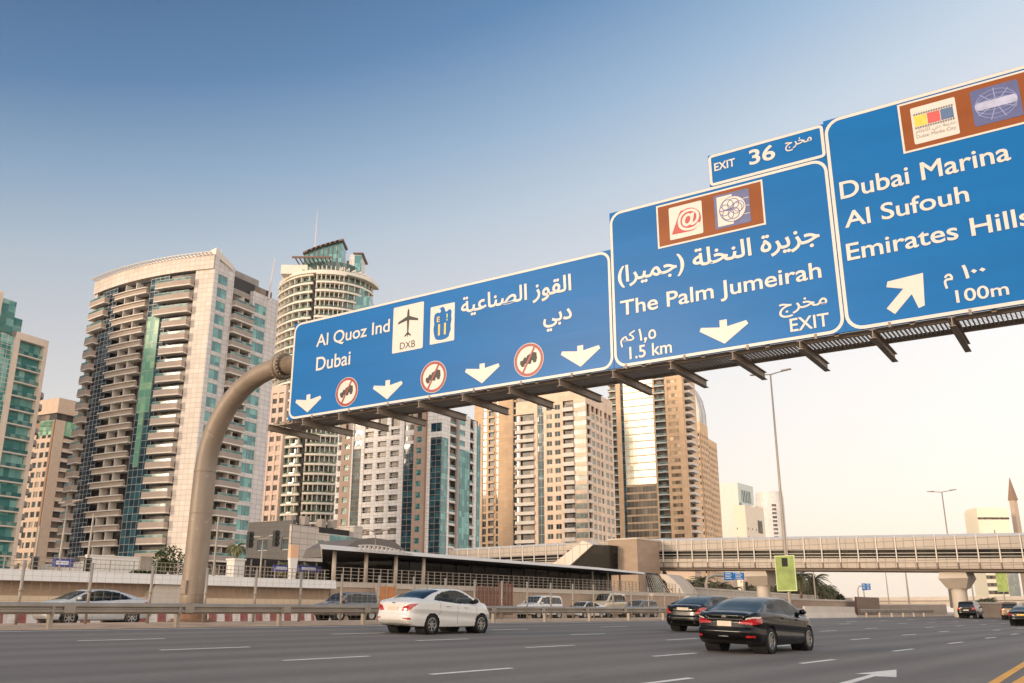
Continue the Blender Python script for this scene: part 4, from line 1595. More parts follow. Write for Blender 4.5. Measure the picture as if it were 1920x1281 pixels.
# --- white gridded tower ---------------------------------------------------------------------------------------------------
T5 = Tower('apartment_tower', 'white tower with square window grid and dark teal glass strips below the sign', 'tower', 823, 255, 27)
Wd, Dp = 37.0, 23.0
zt = T5.z(762, 828)
zb = 8.5
n5 = 15
f5 = (zt - 1.2 - zb) / n5
Ff, Fs = Face('f', Wd), Face('s', Dp)
core = MB()
core.box(-Wd + 0.7, -0.7, 0.7, Dp - 0.7, 0, zt - 0.3)
core.build('core', [M['recess']], T5.root)
M['mauve_wall'] = mat('mauve_wall', (176, 150, 132), 0.8, var=0.12)
pxu = lambda p: Wd * (p - 622) / (823 - 622)
cols = [(631, 637), (641, 651)]
T5.solid(Ff, 0, pxu(624), 0, zt, 'white_tile')
T5.windows(Ff, pxu(624), pxu(630), zb, f5, n5 - 2, 'white_tile', 0.8, 0.8, 'dark_glass', 0.8, 1)
T5.solid(Ff, pxu(630), pxu(637), 0, zt - 2, 'mauve_wall')
T5.windows(Ff, pxu(637), pxu(647), zb, f5, n5 - 1, 'mauve_wall', 0.9, 0.7, 'teal_glass', 0.3, 2)
T5.solid(Ff, pxu(647), pxu(652), 0, zt - 2, 'mauve_wall')
T5.solid(Ff, pxu(652), pxu(654.5), 0, zt, 'white_tile', 0.15)
T5.glass(Ff, pxu(654.5), pxu(671), zb - 0.2, zb + f5 * 12.2, f5, 'dark_glass', -0.12, lines=2, line='mauve_wall', name='glass_strip')
T5.windows(Ff, pxu(656), pxu(670), zb + f5 * 12.2, f5, n5 - 12, 'white_tile', 1.0, 0.6, 'teal_glass', 0.3, 2)
T5.solid(Ff, pxu(671), pxu(677), 0, zt, 'white_tile', 0.15)
for a, b in ((677, 694), (702, 719.5), (727, 745)):
    T5.windows(Ff, pxu(a), pxu(b), zb, f5, n5 - 1, 'white_tile', 0.65, 0.85, 'recess' if a > 720 else 'dark_glass', 0.75, 2, rail=True)
T5.solid(Ff, pxu(694), pxu(702), 0, zt, 'white_tile', 0.0)
T5.solid(Ff, pxu(719.5), pxu(727), 0, zt, 'white_tile', 0.0)
T5.solid(Ff, pxu(745), pxu(753), 0, zt, 'white_tile', 0.15)
T5.glass(Ff, pxu(753), pxu(772), zb - 0.2, zb + f5 * 12.2, f5, 'dark_glass', -0.12, lines=2, line='mauve_wall', name='glass_strip')
T5.windows(Ff, pxu(755), pxu(771), zb + f5 * 12.2, f5, n5 - 12, 'white_tile', 1.0, 0.6, 'dark_glass', 0.3, 2)
T5.solid(Ff, pxu(772), pxu(777), 0, zt, 'mauve_wall', 0.1)
T5.windows(Ff, pxu(777), pxu(786), zb - f5, f5, n5, 'mauve_wall', 0.9, 0.7, 'teal_glass', 0.3, 1)
T5.solid(Ff, pxu(786), pxu(794), 0, zt, 'mauve_wall', 0.0)
T5.solid(Ff, pxu(794), pxu(797), 0, zt, 'brown_wall', 0.25)
T5.solid(Ff, pxu(797), pxu(803), 0, zt, 'white_tile', 0.1)
T5.glass(Ff, pxu(803), Wd, 2, zb + f5 * 12.6, f5, 'dark_glass', -0.05, lines=2, line='mauve_wall', name='glass_strip')
T5.solid(Ff, pxu(803), Wd, zb + f5 * 12.6, zb + f5 * 13.1, 'white_tile', 0.1)
T5.glass(Ff, pxu(803), Wd, zb + f5 * 13.1, zb + f5 * 13.9, f5, 'dark_glass', -0.05, lines=1, name='glass_strip')
T5.solid(Ff, pxu(803), Wd, zb + f5 * 13.9, zt, 'white_tile', 0.1)
T5.solid(Ff, 0, Wd, zt - 1.0, zt + 0.4, 'white_tile', 0.2, 1.0)
T5.solid(Ff, pxu(652), pxu(772), zb - 1.4, zb - 0.25, 'white_tile', 0.1)
T5.glass(Ff, pxu(652), pxu(772), 2.5, zb - 1.4, 3, 'dark_glass', -0.3, lines=1, vert=1.0, name='glass_strip')
pyu = lambda p: Dp * (p - 823) / (900 - 823)
T5.glass(Fs, 0.05, pyu(835), 2, zb + f5 * 12.6, f5, 'teal_glass', -0.05, lines=1, name='glass_strip')
T5.solid(Fs, 0.05, pyu(835), zb + f5 * 12.6, zt, 'white_tile', 0.05)
T5.solid(Fs, pyu(835), pyu(838), 0, zt, 'white_tile', 0.15)
T5.balconies(Fs, pyu(838), pyu(850), zb - f5, f5, n5 + 1, 0.1, 'white_tile', 0.35, inset=1.4, rh=0.6, ends=False)
T5.solid(Fs, pyu(850), pyu(854), 0, zt, 'balcony_dark', 0.5)
T5.glass(Fs, pyu(854), pyu(878), 2, zb + f5 * 12.0, f5, 'teal_glass', -0.05, lines=2, line='teal_glass', name='glass_strip')
T5.windows(Fs, pyu(856), pyu(868), zb + f5 * 12, f5, n5 - 12, 'white_tile', 0.9, 0.6, 'teal_glass', 0.2, 2)
T5.solid(Fs, pyu(868), pyu(878), zb + f5 * 12, zt, 'white_tile', 0.0)
T5.balconies(Fs, pyu(878), pyu(885), zb - f5, f5, n5 + 1, 0.1, 'white_tile', 0.35, inset=1.4, rh=0.6, ends=False)
T5.solid(Fs, pyu(885), pyu(889), 0, zt - 1, 'white_tile', 0.4)
T5.glass(Fs, pyu(889), pyu(899), 2, zt - 2, f5, 'teal_glass', -0.05, lines=2, line='teal_glass', name='glass_strip')
T5.solid(Fs, pyu(899), Dp, 0, zt - 1, 'white_tile', 0.1)
T5.done()

# --- plain tan tower behind -----------------------------------------------------------------------------------------------
M['gold_wall'] = mat_tile('gold_wall', (224, 186, 146), (208, 170, 130), 2.2, 1.65, 0.03, 0.75)
M['peach_wall'] = mat_tile('peach_wall', (230, 200, 172), (216, 186, 158), 2.2, 1.65, 0.03, 0.7)
T6 = Tower('apartment_tower', 'plain tan tower with thin window strips between white tower and peach tower', 'tower', 968, 400, 27)
Fa = Face('f', 17.5)
T6X = Face('f', 23)
zt = 100.0
core = MB()
core.box(-17, 10, 0.8, 14, 0, zt)
core.build('core', [M['gold_wall']], T6.root)
n6 = 27
q = lambda p: 17.5 * (p - 902) / (966 - 902)
T6.solid(Fa, -4, q(904), 0, zt, 'gold_wall', 0.2)
T6.windows(Fa, q(904), q(911), 10, 3.3, n6, 'gold_wall', 0.3, 0.3, 'dark_glass', 0.15, 2)
T6.solid(Fa, q(911), q(915), 0, zt, 'gold_wall', 0.1)
T6.balconies(Fa, q(915), q(926), 10, 3.3, n6, 0.6, 'gold_wall', 0.8, inset=0.6)
T6.solid(Fa, q(926), q(929), 0, zt, 'gold_wall', 0.1)
T6.windows(Fa, q(929), q(934), 10, 3.3, n6, 'gold_wall', 0.3, 0.3, 'dark_glass', 0.15, 1)
T6.solid(Fa, q(934), q(961), 0, zt, 'gold_wall', 0.5)
T6.windows(Fa, q(961), q(966), 10, 3.3, n6, 'gold_wall', 0.3, 0.3, 'dark_glass', 0.15, 1)
T6.done()

# --- peach tower with white balconies ------------------------------------------------------------------------------------
T7 = Tower('apartment_tower', 'peach tower with white balcony bands and one dark glass strip, right of the tan tower', 'tower', 1105, 330, 27)
Wd, Dp = 29.2, 28.0
zt = T7.z(726, 1103)
zb, n7 = 15.0, 18
f7 = (zt - 5.0 - zb) / n7
Ff, Fs = Face('f', Wd), Face('s', Dp)
core = MB()
core.box(-Wd + 0.8, -0.8, 0.8, Dp - 0.7, 0, zt - 0.3)
core.build('core', [M['recess']], T7.root)
M['peach_glass'] = mat_glass('peach_glass', (70, 92, 88), (160, 150, 126), 1.6, 3.3, 0.12, 0.03)
M['stripe_glass'] = mat_glass('stripe_glass', (122, 126, 116), (150, 150, 136), 1.6, 1.6, 0.2, 0.02)
q = lambda p: Wd * (p - 968) / (1105 - 968)
T7.balconies(Ff, 0, q(1005), zb, f7, n7 - 1, 1.0, 'slab', 0.95, inset=1.0, back='peach_glass', div=0)
T7.solid(Ff, q(975), q(977), zb, zb + f7 * (n7 - 1), 'peach_wall', 0.2)
T7.solid(Ff, q(1005), q(1011), 0, zt - 3, 'peach_wall', 0.1)
T7.glass(Ff, q(1011.5), q(1023.5), 4, zt - 5, f7, 'dark_glass', 0.0, lines=1, vert=1.3, name='glass_strip')
T7.solid(Ff, q(1023.5), q(1029), 0, zt - 2, 'peach_wall', 0.1)
for a, b in ((1029, 1039.5), (1045, 1055.5)):
    T7.windows(Ff, q(a), q(b), zb, f7, n7 + 1, 'peach_wall', 0.9, 0.6, 'dark_glass', 0.25, 2)
    T7.solid(Ff, q(b), q(b + 5.5), 0, zt - 2, 'peach_wall', 0.0)
T7.balconies(Ff, q(1061), q(1082), zb, f7, n7, 0.9, 'slab', 0.75, inset=1.1, back='peach_glass', rh=0.4, rail='slab')
for i in range(n7 + 1):
    T7.solid(Ff, q(1082), Wd, zb + f7 * i - 0.5, zb + f7 * i + 0.9, 'peach_wall', 0.2)
T7.glass(Ff, q(1082), Wd, 4, zb + f7 * n7, f7, 'stripe_glass', 0.05, lines=1, line='slab', name='glass_strip')
T7.solid(Ff, q(1011), Wd, zt - 5 + 0.5, zt, 'peach_wall', 0.05)
T7.solid(Ff, 0, q(1011), zt - 8, zt - 3, 'peach_wall', 0.05)
T7.solid(Fs, 0.05, Dp, zt - 6, zt, 'peach_wall', 0.05)
T7.solid(Fs, 0.05, 0.8, 0, zt - 6, 'peach_wall', 0.05)
T7.balconies(Fs, 0.8, 4.2, zb, f7, n7 - 1, 0.5, 'slab', 0.9, inset=1.2, back='recess')
for j in range(5):
    u = 5.4 + j * 4.5
    T7.solid(Fs, u - 1.25, u, 0, zt - 6, 'peach_wall', 0.03)
    T7.windows(Fs, u, u + (2.2 if j == 2 else 3.2), zb, f7, n7 - 1, 'peach_wall', 0.8, 0.6, 'stripe_glass' if j != 2 else 'dark_glass', 0.25, 2)
    if j == 2:
        T7.solid(Fs, u + 2.2, u + 3.2, 0, zt - 6, 'peach_wall', 0.03)
T7.solid(Fs, 5.4 + 4 * 4.5 + 3.2, Dp, 0, zt - 6, 'peach_wall', 0.03)
T7.solid(Ff, q(1000), q(1050), zt - 0.02, zt + 2.5, 'peach_wall', -4, 8)
T7.done()

# --- gold tower with bright glass ---------------------------------------------------------------------------------------------
T8 = Tower('apartment_tower', 'golden tower with a tall mirror glass middle that reflects the evening sky', 'tower', 1297, 420, 27)
Wd, Dp = 37.8, 22.5
zt = 116.0
zb = 22.0
n8 = 27
f8 = (zt - zb) / n8
Ff, Fs = Face('f', Wd), Face('s', Dp)
core = MB()
core.box(-Wd + 0.8, -0.8, 0.8, Dp - 0.8, 0, zt - 0.3)
core.build('core', [M['recess']], T8.root)
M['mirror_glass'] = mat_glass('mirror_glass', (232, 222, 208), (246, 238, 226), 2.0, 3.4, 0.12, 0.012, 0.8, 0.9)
M['gold_recess'] = mat_glass('gold_recess', (120, 96, 70), (206, 180, 140), 1.8, 3.4, 0.15, 0.03, 0.8, 0.35)
q = lambda p: Wd * (p - 1150) / (1297 - 1150)
T8.balconies(Ff, 0, q(1166), zb, f8, n8, 0.9, 'slab', 0.25, inset=0.9, back='gold_recess', rh=0.75)
T8.solid(Ff, q(1166), q(1175), 0, zt + 3, 'gold_wall', 0.6)
T8.glass(Ff, q(1175), q(1181), 6, zt, f8, 'dark_glass', 0.0, lines=1, line='gold_wall', name='glass_strip')
M['painted_reflection'] = mat_glass('painted_reflection', (70, 62, 54), (128, 112, 94), 2.0, 3.4, 0.12, 0.012, 0.5)  # dark reflection of unbuilt buildings painted into the lower mirror panes
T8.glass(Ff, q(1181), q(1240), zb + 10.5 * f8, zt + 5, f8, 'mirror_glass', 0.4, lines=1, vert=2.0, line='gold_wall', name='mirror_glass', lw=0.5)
T8.glass(Ff, q(1181), q(1240), 6, zb + 10.5 * f8, f8, 'painted_reflection', 0.4, lines=1, vert=2.0, line='gold_wall', name='painted_reflection_glass', lw=0.8)
T8.solid(Ff, q(1240), q(1243), 0, zt + 3, 'gold_wall', 0.9)
T8.balconies(Ff, q(1243), q(1263), zb, f8, n8, 0.9, 'slab', 0.25, inset=0.9, back='gold_recess', rh=0.75)
T8.solid(Ff, q(1263), q(1268), 0, zt + 2, 'gold_wall', 0.3)
T8.windows(Ff, q(1268), q(1287), zb, f8, n8, 'gold_wall', 0.9, 0.8, 'gold_recess', 0.2, 3)
T8.solid(Ff, q(1287), Wd, 0, zt + 2, 'gold_wall', 0.3)
T8.solid(Ff, q(1268), q(1287), zt, zt + 2, 'gold_wall', 0.3)
T8.solid(Fs, 0, 3, 0, zt + 2, 'gold_wall', 0.0)
T8.balconies(Fs, 3, 12, zb, f8, n8, 2.4, 'slab', 0.9, inset=0.8, back='gold_recess')
T8.solid(Fs, 12, Dp, 0, zt - 2, 'gold_wall', 0.0)
T8.done()


def slab_tower(name, label, pxl, pxc, pxr, Y, ptop, wm, gm, cols=3, fh=3.4, az_=27, zb=6, top_solid=3, win=(0.9, 0.7), cat='tower'):
    """a plainer far tower: front face pxl..pxc, side face pxc..pxr"""
    t_ = Tower(name, label, cat, pxc, Y, az_)
    C = t_.C
    def ln(px, dx, dy):
        d = ray(px, 1050)
        k_ = d.x / d.y
        return (k_ * C.y - C.x) / (dx - k_ * dy)
    a = radians(az_)
    Wd_ = ln(pxl, -cos(a), sin(a))
    Dp_ = ln(pxr, sin(a), cos(a))
    zt_ = t_.z(ptop, pxc)
    c_ = MB()
    c_.box(-Wd_ + 0.8, -0.8, 0.8, Dp_ - 0.8, 0, zt_ - 0.2)
    c_.build('core', [M[wm]], t_.root)
    n_ = int((zt_ - zb - top_solid) / fh)
    for F, L in ((Face('f', Wd_), Wd_), (Face('s', Dp_), Dp_)):
        nc = max(1, int(round(L / (Wd_ / cols))))
        w = L / nc
        for j in range(nc):
            t_.windows(F, j * w + 0.22 * w, j * w + 0.78 * w, zb, fh, n_, wm, win[0], win[1], gm, 0.25, 2)
            t_.solid(F, j * w - (0.22 * w if j else 0), j * w + 0.22 * w, 0, zt_, wm)
        t_.solid(F, L - 0.22 * w, L, 0, zt_, wm)
        t_.solid(F, 0, L, zb + fh * n_, zt_, wm, 0.02)
        t_.solid(F, 0, L, 0, zb, wm, 0.02)
    t_.done()
    return t_, zt_, Wd_, Dp_


slab_tower('apartment_tower', 'stepped brown tower right behind the golden tower', 1306, 1327, 1342, 500, 790, 'gold_wall', 'recess', 2)
slab_tower('apartment_tower', 'lower tan tower with small windows at the right end of the tower row', 1322, 1342, 1358, 520, 822, 'gold_wall', 'recess', 2)
tg = Tower('office_tower', 'grey glass tower with a rounded shoulder behind the golden tower', 'tower', 1318, 560, 27)
zq = [tg.z(p, 1318) for p in (1050, 770, 745, 727, 712, 704)]
gm_ = MB()
prof = [(-14, zq[5]), (-9, zq[5]), (-5, zq[4]), (-1.5, zq[3]), (1.5, zq[2]), (3.0, zq[1]), (3.0, 0), (-14, 0)]
gm_.prism(prof, lambda a, b, d: (a, d, b), 0, 16)
gm_.build('wall', [mat_glass('grey_glass', (150, 146, 142), (186, 180, 172), 2, 3.4, 0.15, 0.02, 0.7, 0.4)], tg.root)
rb = MB()
for d in (-0.3, 7.5, 16.05):
    rb.prism([(a * 1.03 + .1, b + (0.5 if i < 5 else 0)) for i, (a, b) in enumerate(prof)], lambda a, b, dd: (a, dd, b), d, d + 0.3)
rb.build('rib', [M['slab']], tg.root)

# --- far office block and round tower -----------------------------------------------------------------------------------------
M['mint_wall'] = mat('mint_white_wall', (206, 210, 198), 0.6, var=0.05)
M['pale_wall'] = mat('pale_wall', (232, 214, 190), 0.7, var=0.05)
to = Tower('office_tower', 'pale mint office block with a dark slot near its top, beyond the station', 'office block', 1393, 700, 37)
zt = to.z(905, 1390)
ob = MB()
ob.box(-17, 0, 0, 30, 0, zt)
ob.build('wall', [M['mint_wall']], to.root)
ws = MB()
ws.box(0.0, 0.3, 6, 24, zt - 14, zt - 5)
for j in range(6):
    ws.box(0.3, 0.6, 6 + 3.2 * j, 6.8 + 3.2 * j, zt - 14, zt - 5, 1)
ws.build('louvre', [M['dark_glass'], M['mint_wall']], to.root)
gs = MB()
gs.box(0.0, 0.2, 1, 5, 0, zt - 15)
gs.build('glass_strip', [M['teal_glass']], to.root)
to2 = Tower('office_tower', 'low cream block with tiny windows stepping down from the mint office block', 'office block', 1404, 640, 37)
ob = MB()
z2 = to2.z(947, 1404)
ob.box(-9, 0, 0, 34, 0, z2)
ob.box(-9, 0, 18, 34, z2, z2 + 1)
ob.build('wall', [M['pale_wall']], to2.root)
sw = MB()
for i in range(9):
    for j in range(4):
        sw.box(0.0, 0.15, 3 + 7 * j, 3.8 + 7 * j, 8 + i * 6, 9.4 + i * 6)
    sw.box(-7, -6.4, -0.15, 0.0, 8 + i * 6, 9.4 + i * 6)
sw.box(0, 0.2, 21, 29, z2 - 18, z2 - 9)
sw.build('window', [M['recess']], to2.root)
tr = Tower('round_tower', 'round white tower with columns of dark windows behind the lamp post', 'tower', 1452, 800, 27)
zt = tr.z(922, 1450)
rt = MB()
RR = 12.0
rt.lathe([(RR, 0), (RR, zt - 5)], 48)
rt.lathe([(RR - 0.6, zt - 5), (RR - 0.6, zt - 1), (0.1, zt)], 48)
rt.build('wall', [M['white_tile']], tr.root)
for i in range(24):
    wd_ = MB()
    for cc_ in (-72, -30):
        for k_ in range(5):
            a0, a1 = radians(cc_ + k_ * 3.6), radians(cc_ + k_ * 3.6 + 3.2)
            P = lambda r, a, z: (r * cos(a), r * sin(a), z)
            z0_ = 10 + i * 3.4
            wd_.hexa([P(RR - .2, a0, z0_), P(RR + .12, a0, z0_), P(RR + .12, a1, z0_), P(RR - .2, a1, z0_), P(RR - .2, a0, z0_ + 1.9), P(RR + .12, a0, z0_ + 1.9), P(RR + .12, a1, z0_ + 1.9), P(RR - .2, a1, z0_ + 1.9)])
    if i * 3.4 + 14 < zt:
        wd_.build('window_band', [M['recess']], tr.root)

# --- dark grey low building in front of the white gridded tower ---------------------------------------------------------------
TL = Tower('low_office', 'low dark grey office building with green glass between the two left towers', 'office', 545, 125, 27)
Ff, Fs = Face('f', 8.0), Face('s', 15.5)
M['charcoal_clad'] = mat_tile('charcoal_cladding', (70, 66, 64), (52, 49, 47), 1.4, 0.7, 0.04)
M['silver_clad'] = mat_tile('silver_cladding', (186, 174, 162), (140, 130, 122), 1.6, 0.8, 0.04)
zt = TL.z(975, 545)
zr = TL.z(993, 600)
core = MB()
core.box(-7.6, -0.7, 0.7, 15, 0, zt - 0.4)
core.build('core', [M['dark']], TL.root)
TL.solid(Ff, 0, 1.9, 0, zt, 'charcoal_clad')
TL.windows(Ff, 1.9, 3.7, 1.2, 3.4, 3, 'charcoal_clad', 0.8, 1.0, 'navy_glass', 0.2, 1)
TL.solid(Ff, 1.9, 3.7, 11.4, zt, 'charcoal_clad', -0.002)
TL.solid(Ff, 1.9, 3.7, 0, 1.2, 'charcoal_clad', -0.002)
TL.solid(Ff, 3.7, 6.2, 0, zt, 'charcoal_clad')
TL.windows(Ff, 6.2, 7.8, 1.2, 3.4, 3, 'charcoal_clad', 0.8, 1.0, 'navy_glass', 0.2, 1)
TL.solid(Ff, 6.2, 7.8, 11.4, zt, 'charcoal_clad', -0.002)
TL.solid(Ff, 6.2, 7.8, 0, 1.2, 'charcoal_clad', -0.002)
TL.solid(Ff, 7.8, 8.0, 0, zt, 'charcoal_clad')
TL.solid(Fs, 0, 1.5, 0, zt - .6, 'silver_clad', 0.05)
TL.solid(Fs, 1.5, 5.5, 0, zt - 0.6, 'silver_clad', 0.05)
TL.windows(Fs, 5.5, 7.0, 1.2, 3.4, 3, 'silver_clad', 0.8, 1.0, 'teal_glass', 0.2, 1)
TL.solid(Fs, 1.5, 15.5, 11.4, zr, 'silver_clad', 0.02)
TL.solid(Fs, 7.0, 8.0, 0, 11.4, 'silver_clad', 0.05)
TL.solid(Fs, 8.0, 15.5, 7.9, 9.0, 'silver_clad', 0.05)
TL.glass(Fs, 8.0, 15.5, 9.0, 11.4, 2.4, 'teal_glass', 0.0, lines=1, name='glass_strip')
TL.glass(Fs, 8.0, 15.5, 2, 7.9, 3.0, 'dark_glass', 0.0, lines=2, name='glass_strip')
TL.solid(Fs, 13.5, 15.5, zr - 0.2, zr + 1.6, 'silver_clad', 0.3, 3)
TL.done()
ac = MB()
for x, y in ((-3, 3), (-1.6, 4.2), (-2.0, 8.5), (-1.2, 10)):
    ac.box(x - .5, x + .5, y - .5, y + .5, zt - .3, zt + .9)
ac.build('roof_unit', [M['balcony_dark']], TL.root)
# ------------------------------------------------------------------ raised road wall and railing (left), metro station, footbridge
M['plaza'] = mat('plaza_paving', (176, 160, 144), 0.9, var=0.12, scale=0.3)
struct(sheet([(50.6, 3.45), (70, 3.45)], -60, 97, 20).build('plaza_ground', M['plaza'], None, rotz=ROAD_ROT))

rw = thing('retaining_wall', 'tan retaining wall with a white parapet carrying the raised road', 'wall', W(0, 50, 0.8), ROAD_ROT)
mb = MB()
mb.box(-60, 44.6, 0, 0.6, 0, 2.2)
mb.build('wall', M['tan_wall'], rw)
mb = MB()
mb.prism([(-0.75, 2.15), (0.7, 2.15), (0.7, 2.72), (-0.62, 2.72)], lambda a, b, d: (d, a, b), -60, 44.6)
mb.build('parapet', M['white_paint'], rw)
mb = MB()
mb.prism([(-0.45, 0.0), (-0.002, 0.0), (-0.002, 1.42), (-0.35, 1.42)], lambda a, b, d: (d, a, b), -60, 44.6)
mb.build('plinth', mat('plinth_stone', (206, 182, 152), 0.85, var=0.1), rw)
bt = MB()
for T in (29.6,):
    bt.hexa([(T, -0.55, 0), (T + 2.4, -0.55, 0), (T + 2.4, -0.003, 0), (T, -0.003, 0), (T + 1.2, -0.55, 2.14), (T + 3.4, -0.55, 2.14), (T + 3.4, -0.003, 2.14), (T + 1.2, -0.003, 2.14)])
bt.build('buttress', M['pale_concrete'], rw)


def railing(name, label, T0, T1, L, z, h, sp, bars, group=None, panel_pitch=None):
    r = thing(name, label, 'railing', W(0, L, z), ROAD_ROT, group)
    p_ = MB()
    p_.box(-0.025, 0.025, -0.025, 0.025, 0, h)
    me = p_.mesh('post', M['galv'])
    n = int((T1 - T0) / sp)
    for i in range(n + 1):
        link('post', me, r, (T0 + sp * i, 0, 0))
    b_ = MB()
    for k_ in range(bars):
        zz = h * (k_ + 1) / bars - 0.03
        b_.box(T0, T1, -0.018, 0.018, zz - 0.016, zz + 0.016)
    if panel_pitch:
        for i in range(int((T1 - T0) / panel_pitch)):
            a = T0 + i * panel_pitch
            b_.box(a, a + 0.016, -0.008, 0.008, 0.1, h - 0.06)
    b_.build('rail', M['galv'], r)
    return r


railing('railing', 'grey steel railing on top of the white parapet of the raised road', -40, 44.5, 50.0, 3.52, 0.72, 1.45, 3, panel_pitch=0.29)
railing('railing', 'pale steel railing along the station podium under the dark glass', 45.0, 97.0, 49.9, 3.5, 0.98, 0.75, 4)

# station building --------------------------------------------------------------------------------------------
M['station_glass'] = mat_glass('station_glass', (20, 20, 21), (40, 38, 38), 2.0, 2.2, 0.08, 0.02, 0.15)
M['station_roof'] = mat('station_roof', (216, 204, 190), 0.45, 0.25, var=0.06, scale=0.4)
st = thing('metro_station', 'low metro station hall with a long thin pale roof and dark glass walls', 'station', W(45, 50, 0.8), ROAD_ROT)
mb = MB()
mb.box(0, 55, 0.3, 16, 0, 2.66)
mb.box(0, 55, 0.22, 0.298, 2.3, 2.68, 1)
mb.build('podium', [M['tan_wall'], M['pale_concrete']], st)
rc = MB()
rc.prism([(3, 0.0), (11, 0.0), (9.5, 1.5), (4.5, 1.5)], lambda a, b, d: (a, d, b), 0.25, 0.297)
rc.build('recess', M['dark'], st)  # dark sheet on the wall face, painting the shade of a recess
mb = MB()
mb.box(9.0, 43.0, 3.2, 14, 2.68, 4.62)
for i in range(18):
    mb.box(9.0 + i * 2, 9.05 + i * 2, 3.13, 3.2, 2.68, 4.62, 1)
mb.build('glass_wall', [M['station_glass'], M['dark']], st)
bk = MB()
bk.box(0.6, 9.0, 11, 11.3, 2.68, 4.7)
for i in range(6):
    bk.box(1 + i * 1.35, 1.12 + i * 1.35, 10.9, 10.999, 2.68, 4.6, 1)
bk.box(0.6, 9.0, 10.9, 10.998, 4.0, 4.1, 1)
bk.build('entrance_screen', [M['dark'], M['galv']], st)
rf = MB()                                                            # thin roof, slightly bowed, tapering to a rounded far end
nn = 24
for i in range(nn):
    a, b = -1.2 + 46.5 * i / nn, -1.2 + 46.5 * (i + 1) / nn
    def edge(x):
        k_ = (x + 1.2) / 46.5
        return 4.86 - 0.20 * k_ - 0.10 * max(0, k_ - 0.8) * 5, 0.34 - 0.12 * k_
    (za, ta), (zb_, tb_) = edge(a), edge(b)
    L0 = 0.1 if i > 0 else 0.6
    rf.hexa([(a, 0.1, za), (b, 0.1, zb_), (max(b, 12), 15, zb_), (max(a, 11.99), 15, za), (a, 0.35, za + ta), (b, 0.35, zb_ + tb_), (max(b, 12), 15, zb_ + tb_ + .5), (max(a, 11.99), 15, za + ta + .5)])
for i in range(0, len(rf.m), 6):
    rf.m[i] = 1  # roof underside coloured dark for the shade beneath it
rf.build('roof', [M['station_roof'], M['dark']], st)
cl = MB()
for i, x in enumerate((1.0, 4.2, 7.4, 10.6)):
    c_ = MB()
    c_.tube([(x, 1.2, 2.66), (x, 1.2, 4.9)], 0.15, 12)
    c_.build('column', M['pale_concrete'], st, smooth=True)
for x in (36.5, 39.5, 42.0):
    c_ = MB()
    c_.box(x, x + 0.12, 1.4, 1.55, 2.66, 4.75)
    c_.build('column', M['galv'], st)
tr_ = MB()                                                            # zigzag truss over the entrance
for i in range(13):
    x = 2.2 + i * 0.44
    z0_, z1_ = 4.92, 5.34 - 0.004 * (i - 3) ** 2
    tr_.tube([(x, -0.02, z0_), (x + 0.22, -0.02, max(z1_, 5.05))], 0.04, 5)
    tr_.tube([(x + 0.22, -0.02, max(z1_, 5.05)), (x + 0.44, -0.02, z0_)], 0.04, 5)
arcp = [(2.2 + 5.72 * u, -0.02, 4.95 + 0.42 * sin(pi * min(1, u * 1.0 + .22)) ** 0.6) for u in np.linspace(0, 0.72, 12)] + [(7.95, -0.02, 4.92)]
tr_.tube(arcp, 0.05, 6)
tr_.build('roof_truss', M['station_roof'], st)
db = MB()
db.prism([(9.6, 5.2), (10, 6.0), (11.5, 6.7), (13.5, 7.0), (16, 6.9), (18.5, 5.6)], lambda a, b, d: (a, d, b), 10, 15)
db.build('upper_roof', mat('dark_membrane', (104, 96, 90), 0.8, var=0.12), st)

# footbridge ----------------------------------------------------------------------------------------------------------
BT = 115.0
Lr, zr_ = 16.5, 5.5
slope = 1.5 / 47.5
M['clad'] = mat_tile('footbridge_cladding', (178, 163, 147), (128, 116, 104), 1.1, 0.75, 0.035, 0.5, 0.05)
M['bridge_glass'] = mat_glass('bridge_glass', (16, 16, 16), (44, 44, 36), 2.2, 0.9, 0.12, 0.02, 0.12)
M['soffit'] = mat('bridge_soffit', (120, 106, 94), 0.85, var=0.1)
fb = thing('footbridge', 'long enclosed beige footbridge with a dark window band crossing above the highway', 'footbridge', W(BT, Lr, zr_), ROAD_ROT)
fb.rotation_euler = Matrix.Rotation(ROAD_ROT, 4, 'Z').to_euler()
# local y = L - Lr, local z rises with slope
Y0, Y1 = -70.0, 81.0


def bz(y):
    return slope * y if y < 48 else slope * 48


def bstrip(mb, x0, x1, z0, z1, mi=0, y0=Y0, y1=Y1, x0b=None, x1b=None):
    ys = [y0] + [q_ for q_ in (48,) if y0 < q_ < y1] + [y1]
    for a, b in zip(ys[:-1], ys[1:]):
        x0t = x0 if x0b is None else x0b
        mb.hexa([(x0, a, z0 + bz(a)), (x1, a, z0 + bz(a)), (x1, b, z0 + bz(b)), (x0, b, z0 + bz(b)), (x0t, a, z1 + bz(a)), (x1, a, z1 + bz(a)), (x1, b, z1 + bz(b)), (x0t, b, z1 + bz(b))], mi)


